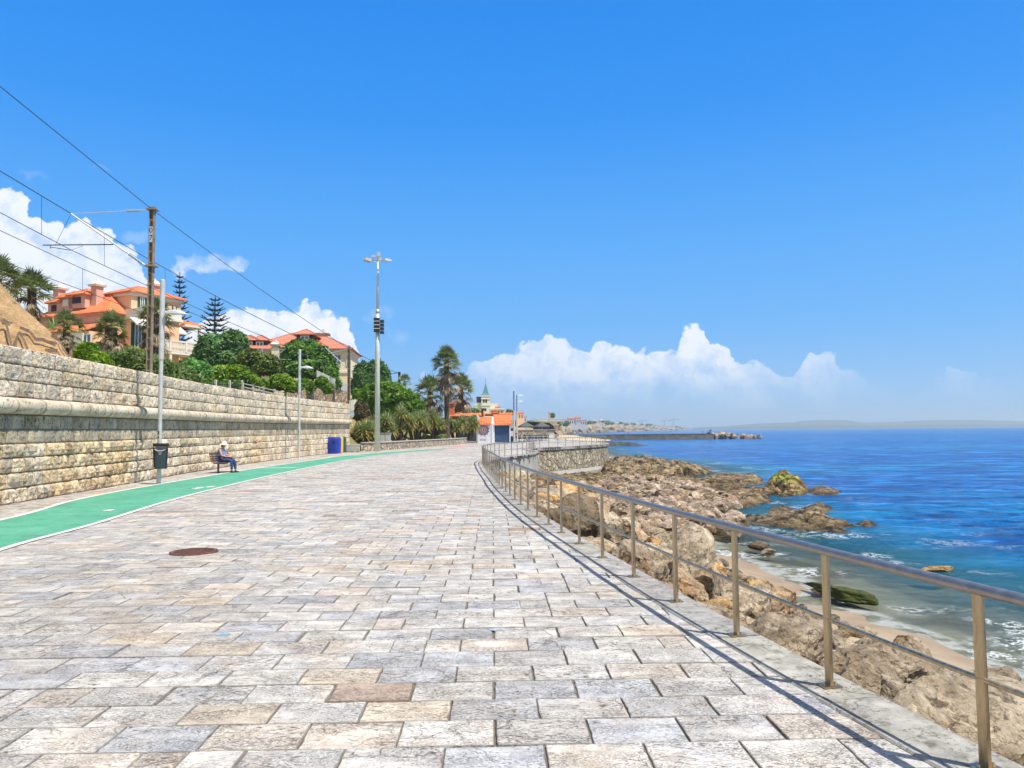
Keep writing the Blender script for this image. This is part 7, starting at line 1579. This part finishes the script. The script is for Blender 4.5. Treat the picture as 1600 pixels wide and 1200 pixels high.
def chair_make():
    root = empty('cafe_chair', (0, 0, 0)); mb = MB(); mb.box((0, 0, .46), (.46, .46, .05)); mb.build('seat', M['charcoal'], root); mb = MB(); mb.box((0, .22, .72), (.46, .05, .45)); mb.build('backrest', M['charcoal'], root)
    for a in (-.2, .2):
        for b in (-.2, .2): mb = MB(); mb.tube([(a, b, 0), (a, b, .44)], .02, 4); mb.build('leg', M['galv'], root)
    return tag(root, 'dark cafe chair on the terrace under the grey parasols', 'chair', 'chairs on the cafe terrace')
ch0 = chair_make(); n_ch = 0
for i, (px_, Y) in enumerate(((812, 118), (820, 119), (828, 121), (838, 120), (846, 122), (853, 124), (832, 131), (842, 133))):
    x = P(px_, 690, Y).x; table(x, Y)
    for dx, dy, a in ((-.7, 0, 1.57), (.7, 0, -1.57), (0, .75, 0)):
        c_ = ch0 if n_ch == 0 else copy_tree(ch0); n_ch += 1; c_.location = (x + dx, Y + dy, 0); c_.rotation_euler = (0, 0, a)
# white cabinet, terrace sand-coloured low wall
g = P(862, 691, 118); root = empty('white_cabinet', (g.x, 118, 0), 0, 'plain white box-shaped counter at the edge of the cafe terrace', 'counter'); mb = MB(); mb.box((0, 0, .6), (.8, .7, 1.2)); mb.build('body', M['white'], root); mb = MB(); mb.box((0, 0, 1.22), (.88, .78, .05)); mb.build('top', M['panel'], root)
# cafe guests
def person(x, Y, z, h, m1, m2, lb, sit=False):
    root = empty('person', (x, Y, z), 0, lb, 'person'); s = h / 1.7
    J = [(0, 0, .95 * s, (.13 * s, .11 * s)), (0, 0, 1.2 * s, (.15 * s, .1 * s)), (0, 0, 1.42 * s, .07 * s), (0, 0, 1.52 * s, .055 * s), (0, 0, 1.62 * s, (.08 * s, .09 * s)), (.19 * s, 0, 1.36 * s, .05 * s), (.24 * s, 0, 1.1 * s, .04 * s), (.22 * s, -.1 * s, .88 * s, .03 * s), (-.19 * s, 0, 1.36 * s, .05 * s), (-.24 * s, 0, 1.1 * s, .04 * s), (-.22 * s, -.1 * s, .88 * s, .03 * s), (.09 * s, 0, .85 * s, .09 * s), (.1 * s, -.03, .48 * s, .06 * s), (.1 * s, .02, .05 * s, .045 * s), (-.09 * s, 0, .85 * s, .09 * s), (-.1 * s, .04, .48 * s, .06 * s), (-.12 * s, .06, .05 * s, .045 * s)]
    E = [(0, 1), (1, 2), (2, 3), (3, 4), (2, 5), (5, 6), (6, 7), (2, 8), (8, 9), (9, 10), (0, 11), (11, 12), (12, 13), (0, 14), (14, 15), (15, 16)]
    skin('body', J, E, M['skin'], root, sub=1)
    skin('shirt', [(0, 0, .95 * s, (.15 * s, .12 * s)), (0, 0, 1.2 * s, (.165 * s, .115 * s)), (0, 0, 1.4 * s, .09 * s), (.19 * s, 0, 1.36 * s, .06 * s), (-.19 * s, 0, 1.36 * s, .06 * s)], [(0, 1), (1, 2), (2, 3), (2, 4)], m1, root, sub=1)
    skin('trousers', [(0, 0, .93 * s, (.15 * s, .12 * s)), (.09 * s, 0, .85 * s, .1 * s), (.1 * s, -.03, .48 * s, .07 * s), (.1 * s, .02, .12 * s, .055 * s), (-.09 * s, 0, .85 * s, .1 * s), (-.1 * s, .04, .48 * s, .07 * s), (-.12 * s, .06, .12 * s, .055 * s)], [(0, 1), (1, 2), (2, 3), (0, 4), (4, 5), (5, 6)], m2, root, sub=1)
    mb = MB(); mb.ball((0, .02, 1.66 * s), (.09 * s, .1 * s, .09 * s), 6); mb.build('hair', M['hair'], root); return root
person(P(806, 690, 119).x, 119, 0, 1.7, M['charcoal'], M['jeans'], 'dark-clothed person standing by the post right of the kiosk')

# ================================================================ pier, jetty and beach beyond the terrace
PY = 380.; xa, xb = P(905, 685, PY).x, P(1112, 685, PY).x
root = empty('pier', ((xa + xb) / 2, PY, SEA), 0, 'long dark stone breakwater pier reaching out from the far beach', 'pier'); bpy.context.view_layer.update()
ztop = P(1000, 679.5, PY).z; mb = MB(); n_ = 60; xs = np.linspace(xa, xb, n_); V = []
for (dy, z) in ((-5, SEA - 1), (-3.4, SEA + 1.2), (-2.6, ztop), (3, ztop), (4, SEA - 1)): p = np.column_stack([xs, np.full(n_, PY + dy), np.full(n_, z)]); p[:, 1] += fbm(p * .5, 2, 3) * .4; V.append(p)
mb.add(np.vstack(V), np.array([(r * n_ + i, r * n_ + i + 1, (r + 1) * n_ + i + 1, (r + 1) * n_ + i) for r in range(4) for i in range(n_ - 1)])); mb.add(np.array([V[j][-1] for j in range(5)]), [(0, 1, 2, 3, 4)]); 
M['pier'] = mat('dark_wet_masonry', (.035, .035, .035), (.075, .075, .072), .5, 6, .9, bump=.6, bscale=1); par(mb.build('masonry', M['pier']), root)
mb = MB(); bx2(mb, xa, xb, PY - 2.7, PY - 2.1, ztop, ztop + .35); par(mb.build('parapet', M['pier']), root)
g = P(1110, 679, PY); root = empty('beacon', (g.x, PY, ztop), 0, 'small dark harbour beacon column at the end of the pier', 'beacon'); mb = MB(); h_ = P(1110, 671, PY).z - ztop; mb.tube([(0, 0, 0), (0, 0, h_ * .8)], [.55, .42], 12); mb.build('column', M['bluewall'], root); mb = MB(); mb.tube([(0, 0, h_ * .8), (0, 0, h_ * .86)], .6, 12); mb.tube([(0, 0, h_ * .86), (0, 0, h_)], [.3, .2], 10); mb.build('lantern', M['black'], root); mb = MB(); mb.box((1.2, 0, .5), (1, 1, 1)); mb.build('base_block', M['white'], root)
for px_, lb in ((1106, 'tiny dark figure standing next to the beacon on the pier'), (1098, 'tiny figure on the pier a few steps left of the beacon'), (982, 'tiny figure walking alone on the middle of the pier')): person(P(px_, 679, PY).x, PY, ztop, 1.75, M['charcoal'], M['jeans'], lb)
# rubble tip of the pier
r = np.random.default_rng(8); k_ = 0
for i in range(42):
    t = r.random(); x = P(1108 + 82 * t, 686, PY).x; zt = SEA + (2.6 - 1.9 * t) * r.random() ** .6; y = PY + r.uniform(-4, 3) * (1 - .5 * t)
    o = boulder(x, y, zt, r.uniform(.9, 1.7), int(r.integers(12)), int(r.choice([0, 1, 3, 4])), tuple(r.uniform(0, 3, 3)), 'grey boulder of the rubble heap at the tip of the pier', 'boulders at the tip of the pier')
# jetty
JY = 238.; xa, xb = P(935, 690, JY).x, P(1013, 690, JY).x; mb = MB(); n_ = 40; xs = np.linspace(xa, xb, n_); V = []
for (dy, z) in ((-2.6, SEA - .6), (-1.6, SEA + .9), (-.6, P(960, 689, JY).z), (2, P(960, 689, JY).z - .1), (3, SEA - .6)):
    p = np.column_stack([xs, np.full(n_, JY + dy), np.full(n_, z)]); p[:, 2] = SEA - .6 + (p[:, 2] - SEA + .6) * np.interp(xs, [xa, xb - 5, xb], [1, .8, .25]); p += np.column_stack([0 * xs, fbm(p, 3, 3) * .8, fbm(p * 1.3, 3, 9) * .35]); V.append(p)
mb.add(np.vstack(V), np.array([(r_i * n_ + i, r_i * n_ + i + 1, (r_i + 1) * n_ + i + 1, (r_i + 1) * n_ + i) for r_i in range(4) for i in range(n_ - 1)])); mb.add(np.array([V[j][-1] for j in range(5)]), [(0, 1, 2, 3, 4)]); tag(mb.build('jetty', M['pier']), 'short low dark jetty of weedy rock just beyond the bastion, nearer than the pier', 'jetty')
# far sand beach
mb = MB(); n_ = 30; ys_ = np.linspace(250, 470, n_); xo = np.interp(ys_, [250, 300, 360, 400, 470], [20, 34, 50, 58, 36]); V = [np.column_stack([np.full(n_, 5.) , ys_, np.full(n_, -.6)]), np.column_stack([xo * .55, ys_, np.full(n_, -1.0)]), np.column_stack([xo, ys_, np.full(n_, SEA - .5)])]
mb.add(np.vstack(V), np.array([(r_i * n_ + i, (r_i + 1) * n_ + i, (r_i + 1) * n_ + i + 1, r_i * n_ + i + 1) for r_i in range(2) for i in range(n_ - 1)]), (1.35, 1.3, 1.2)); tag(mb.build('far_beach', M['sand']), kind='structure')

# ================================================================ far coast: cliffs and town
def coast_cliff():
    ys_ = np.geomspace(430, 4300, 220); xw = np.interp(ys_, [430, 600, 900, 1500, 2300, 3300, 4200, 4400], [26, 42, 70, 190, 400, 700, 1000, 1030]); n_ = len(ys_)
    pyt = np.interp(xw / ys_ * F + 800, [800, 860, 900, 960, 1000, 1040, 1080, 1100], [657, 660, 660, 662, 664, 666, 669.3, 671]); ztop = np.array([P(800 + F * a / b, c, b).z for a, b, c in zip(xw, ys_, pyt)])
    V = []
    for i, (o_, t) in enumerate(((0, 0), (1.5, .22), (3, .5), (6, .8), (12, .95), (30, 1.05), (90, 1.25), (200, 1.4))):
        sc_ = np.clip(ys_ / 900, .4, 3); z = SEA - .5 + (np.maximum(ztop, SEA + 3) - SEA + .5) * t; p = np.column_stack([xw - o_ * sc_, ys_, z]); nz = fbm(np.column_stack([ys_ * .03 + o_, z * .12, 0 * z + i]), 4, 5, .6, True); p[:, 0] += nz * 6 * sc_ * (i < 6); p[:, 2] += nz * 1.5 * sc_ * (0 < i < 6); V.append(p)
    mb = MB(); f = np.array([(r_i * n_ + i, (r_i + 1) * n_ + i, (r_i + 1) * n_ + i + 1, r_i * n_ + i + 1) for r_i in range(7) for i in range(n_ - 1)]); c = np.vstack([np.tile([(.7, .65, .6), (1.1, 1.0, .9), (1.3, 1.1, .9), (1.2, 1.0, .8), (.9, .9, .7), (.6, .7, .5), (.45, .6, .35), (.45, .6, .35)][i], (n_, 1)) for i in range(8)]); mb.add(np.vstack(V), f[:, ::-1], c)
    M['cliff'] = mat('coast_cliff', (.20, .16, .11), (.40, .33, .24), .08, 8, .95, c3=(.12, .13, .07), s3=.16, t3=(.50, .60), bump=1, bscale=.12, bdist=2)
    tag(mb.build('headland', M['cliff']), kind='structure'); return ys_, xw, ztop
ys_c, xw_c, zt_c = coast_cliff()
mb = MB(); n_ = 120; xs = np.linspace(-70, 34, n_); V = []; yb = np.interp(xs, [-70, 0, 26, 34], [468, 476, 486, 560])
for i, (dy, z) in enumerate(((-6, -1.2), (0, 1.4), (2, 3.2), (5, 5.0), (12, 6.0), (60, 7.5), (160, 9))):
    p = np.column_stack([xs, yb + dy, np.full(n_, z)]); nz = fbm(p * .09, 4, 15, .6, True); p[:, 1] += nz * 3; p[:, 2] += nz * 1.2 * (i > 0); V.append(p)
c = np.vstack([np.tile([(.8, .75, .7), (1.2, 1.1, 1.0), (1.3, 1.2, 1.0), (1.3, 1.25, 1.1), (1.4, 1.4, 1.2), (1.3, 1.4, 1.1), (1.2, 1.3, 1.0)][i], (n_, 1)) for i in range(7)])
mb.add(np.vstack(V), np.array([(r_i * n_ + i, r_i * n_ + i + 1, (r_i + 1) * n_ + i + 1, (r_i + 1) * n_ + i) for r_i in range(6) for i in range(n_ - 1)]), c); tag(mb.build('headland', M['cliff']), kind='structure')
for k_, (px_, w__) in enumerate(((812, 5), (820, 4), (829, 6), (836, 4), (856, 4), (866, 5), (874, 4), (884, 4))): bushy('tree', 'scrubby dark tree on the low cliff behind the cafe', 'tree', [(px_, 663 + (k_ % 3), w__, 3)], 490, 667, M['leafdark'], 1.0, 260, (1, 1, .9), (2.2, 2.2, 1.6), seed=300 + k_, group='trees on the cliff behind the cafe')
M['townwhite'] = mat('town_white_render', (.55, .53, .50), (.62, .60, .57), .2, rough=.9); M['darkglass'] = mat('dark_openings', (.10, .12, .14), rough=.6)
def town_house(px, py_top, py_base, Y, wpx, m, roof, lb, grp, nw=3, flat=False):
    g = P(px, py_base, Y); k_ = Y / F; w_ = wpx * k_; h_ = P(px, py_top, Y).z - g.z; root = empty('house', (g.x, Y, g.z), 0, lb, 'house', grp); d_ = max(6, w_ * .6)
    mb = MB(); mb.box((0, d_ / 2, h_ * .5 - 3), (w_, d_, h_ + 6 if flat else h_ * .8 + 6)); mb.build('wall', m, root); zt = h_ - 0 if flat else h_ * .9
    mb = MB()
    if flat: mb.box((0, d_ / 2, h_ + .2), (w_ * 1.03, d_ * 1.03, .4))
    else: hip(mb, -w_ / 2, w_ / 2, 0, d_, h_ * .9, h_ * .28, w_ * .04)
    mb.build('roof', roof, root)
    rows = max(1, int(h_ / (4.5 if Y < 800 else 6))); mb = MB()
    for a in range(nw):
        for b in range(rows): x = (a + .5) / nw * w_ - w_ / 2; z = (b + .55) / rows * h_ * .8; mb.box((x, -.03, z), (w_ / nw * .42, .1, h_ / rows * .42))
    mb.build('windows', M['darkglass'], root); return root
r = np.random.default_rng(77)
town_house(870, 655, 664, 560, 26, M['townwhite'], M['trim'], 'long low white apartment row left of the pink tower', 'x', 9, True)
town_house(845, 655.5, 665, 540, 22, M['mint'], M['trim'], 'pale green apartment block above the parasols', 'x', 8, True)
town_house(893, 653, 664, 760, 12, M['townwhite'], M['redtile'], 'white house with a pinkish terrace roof above the cliff', 'x', 4)
town_house(903, 651.5, 663, 800, 10, M['townwhite'], M['redtile'], 'tallest white house with red roofs on the near headland', 'x', 3)
town_house(912, 656, 664.5, 820, 9, M['townwhite'], M['redtile'], 'white house right of the tallest red-roofed one on the near headland', 'x', 3)
town_house(812, 644, 655, 300, 12, M['peach'], M['redtile'], 'pinkish house with red roof just right of the kiosk posts', 'x', 3)
town_house(819, 651, 660, 330, 8, M['townwhite'], M['redtile'], 'small white house with red roof next to the pinkish house', 'x', 2)
g = P(858.5, 655, 600); root = empty('bell_tower', (g.x, 600, g.z - 3), 0, 'slim pinkish bell tower on the far skyline', 'tower'); mb = MB(); hh = P(858, 645.5, 600).z - g.z + 3; mb.box((0, 0, hh / 2), (1.5, 1.5, hh)); mb.build('shaft', M['pink'], root); mb = MB(); mb.box((0, 0, hh + .8), (1.8, 1.8, 1.6), taper=.15); mb.build('roof', M['redtile'], root)
bushy('tree', 'round dark tree beside the slim bell tower', 'tree', [(863.5, 650, 3.2, 4)], 600, 656, M['leafdark'], 1.3, 500, (1, 1, 1), (2, 2, 2), seed=31)
for i in range(70):
    px_ = 905 + 172 * r.random() ** 1.05; Yb = float(np.interp(px_, [880, 905, 940, 1000, 1050, 1085], [800, 900, 1350, 2200, 3100, 4000])) * r.uniform(.97, 1.1); top_ = float(np.interp(px_, [880, 920, 940, 960, 1000, 1040, 1080], [655, 659, 656, 659, 662, 664.5, 668.5])); hgt = float(np.interp(px_, [905, 1080], [3.2, 1.6])) * r.uniform(.6, 1.4); yo = r.uniform(-1, 2.5) * float(np.interp(px_, [905, 1080], [1, .4]))
    warm = r.random(); town_house(px_, top_ + yo, top_ + yo + hgt, Yb, r.uniform(2.5, 7) * float(np.interp(px_, [905, 1080], [1, .6])), M['townwhite'] if warm < .7 else M['peach'], M['redtile'] if r.random() < .55 else M['trim'], 'small pale house of the far seaside town on the headland', 'houses of the far town', 3, r.random() < .3)
for i in range(46):
    px_ = r.uniform(812, 1070); Yb = float(np.interp(px_, [812, 880, 905, 940, 1000, 1050, 1085], [480, 620, 860, 1250, 2100, 3000, 3900])); top_ = float(np.interp(px_, [812, 860, 900, 940, 1000, 1040, 1080], [660, 661, 661, 660, 664, 666, 669.5])) + r.uniform(-2, 2.5) * float(np.interp(px_, [812, 1080], [1.4, .4])); sz = float(np.interp(px_, [812, 1080], [5, 2.0])) * r.uniform(.6, 1.3)
    bushy('tree', 'distant dark tree among the houses of the far town', 'tree', [(px_, top_, sz, sz * .6)], Yb, top_ + 3, M['leafdark'], .35 * sz * Yb / F * .8, 160, (1, 1, .9), (2.3, 2.2, 1.6), seed=200 + i, group='trees of the far town')
g = P(878, 655, 560)
# construction cranes on the far coast
for px_, pt, lb in ((1003, 657.5, 'left tiny tower crane on the far headland'), (1038, 657.5, 'middle tiny tower crane on the far headland'), (1052, 656, 'right tiny tower crane on the far headland')):
    Yc = 2600.; b = P(px_, 666, Yc); t = P(px_, pt, Yc); root = empty('tower_crane', tuple(b), 0, lb, 'crane'); h_ = t.z - b.z; mb = MB(); mb.box((0, 0, h_ / 2), (1.6, 1.6, h_)); mb.build('tower', M['bluewall'], root); mb = MB(); mb.box((6, 0, h_), (34, 1.3, 1.3)); mb.build('jib', M['bluewall'], root); mb = MB(); mb.box((-9, 0, h_ - 1.5), (4, 2, 2.5)); mb.build('counterweight', M['conc'], root)
# hazy hills across the bay
mb = MB(); Yh = 7000.; hx = [(1060, 669.5), (1130, 666), (1180, 661.5), (1240, 659.8), (1250, 658), (1270, 656.5), (1320, 656), (1345, 660), (1400, 659), (1440, 657), (1500, 656.5), (1560, 657), (1600, 658), (1680, 660), (1760, 664)]
for (Yh, sc_, col) in ((6900., 1.0, (.2, .3, .32)), (5600., .38, (.18, .27, .27))):
    pts = [P(a, b, Yh) for a, b in hx]; xs = np.linspace(pts[0].x, pts[-1].x, 90); zt = np.interp(xs, [p.x for p in pts], [p.z for p in pts]); zt = SEA + (zt - SEA) * sc_ + fbm(np.column_stack([xs * .004, 0 * xs, 0 * xs + sc_]), 3, 2) * 4; k = 90
    V = [np.column_stack([xs, np.full(k, Yh - 250), np.full(k, SEA - 1)]), np.column_stack([xs, np.full(k, Yh), zt]), np.column_stack([xs, np.full(k, Yh + 300), np.full(k, SEA - 1)])]; mb.add(np.vstack(V), np.array([(r_i * k + i, r_i * k + i + 1, (r_i + 1) * k + i + 1, (r_i + 1) * k + i) for r_i in range(2) for i in range(k - 1)]), col)
tag(mb.build('hills', M['land'], smooth=True), kind='structure')

# ================================================================ sea haze
mb = MB(); bx2(mb, -1500, 6500, -60, 7790, -14, 130); hz = mb.build('haze', None) if False else None
me = bpy.data.meshes.new('haze'); me.from_pydata([tuple(v) for v in mb.v[0]], [], [tuple(q) for q in mb.f[0]]); hz = bpy.data.objects.new('haze', me); C.objects.link(hz)
m = bpy.data.materials.new('sea_air'); m.use_nodes = True; nt = m.node_tree; nt.nodes.clear(); o_ = nt.nodes.new('ShaderNodeOutputMaterial'); pv = nt.nodes.new('ShaderNodeVolumePrincipled'); pv.inputs['Color'].default_value = (.74, .90, 1, 1); pv.inputs['Density'].default_value = .00021; pv.inputs['Anisotropy'].default_value = .2; nt.links.new(pv.outputs[0], o_.inputs['Volume']); me.materials.append(m); hz['kind'] = 'stuff'; tag(hz, kind='stuff')


root = empty('terrace_wall', (P(835, 690, 150).x, 150, 0), 0, 'pale low stone wall closing the cafe terrace behind the parasols', 'wall'); mb = MB(); xa_, xb_ = P(808, 690, 150).x - root.location.x, P(866, 690, 150).x - root.location.x; bx2(mb, xa_, xb_, 0, .5, 0, P(835, 672, 150).z); mb.build('masonry', M['rubble'], root); mb = MB(); bx2(mb, xa_ - .1, xb_ + .1, -.1, .6, P(835, 672, 150).z, P(835, 671, 150).z); mb.build('coping', M['conc'], root)

for o_ in list(scene.objects):
    if 'group' in o_ and o_['group'] == 'x': del o_['group']
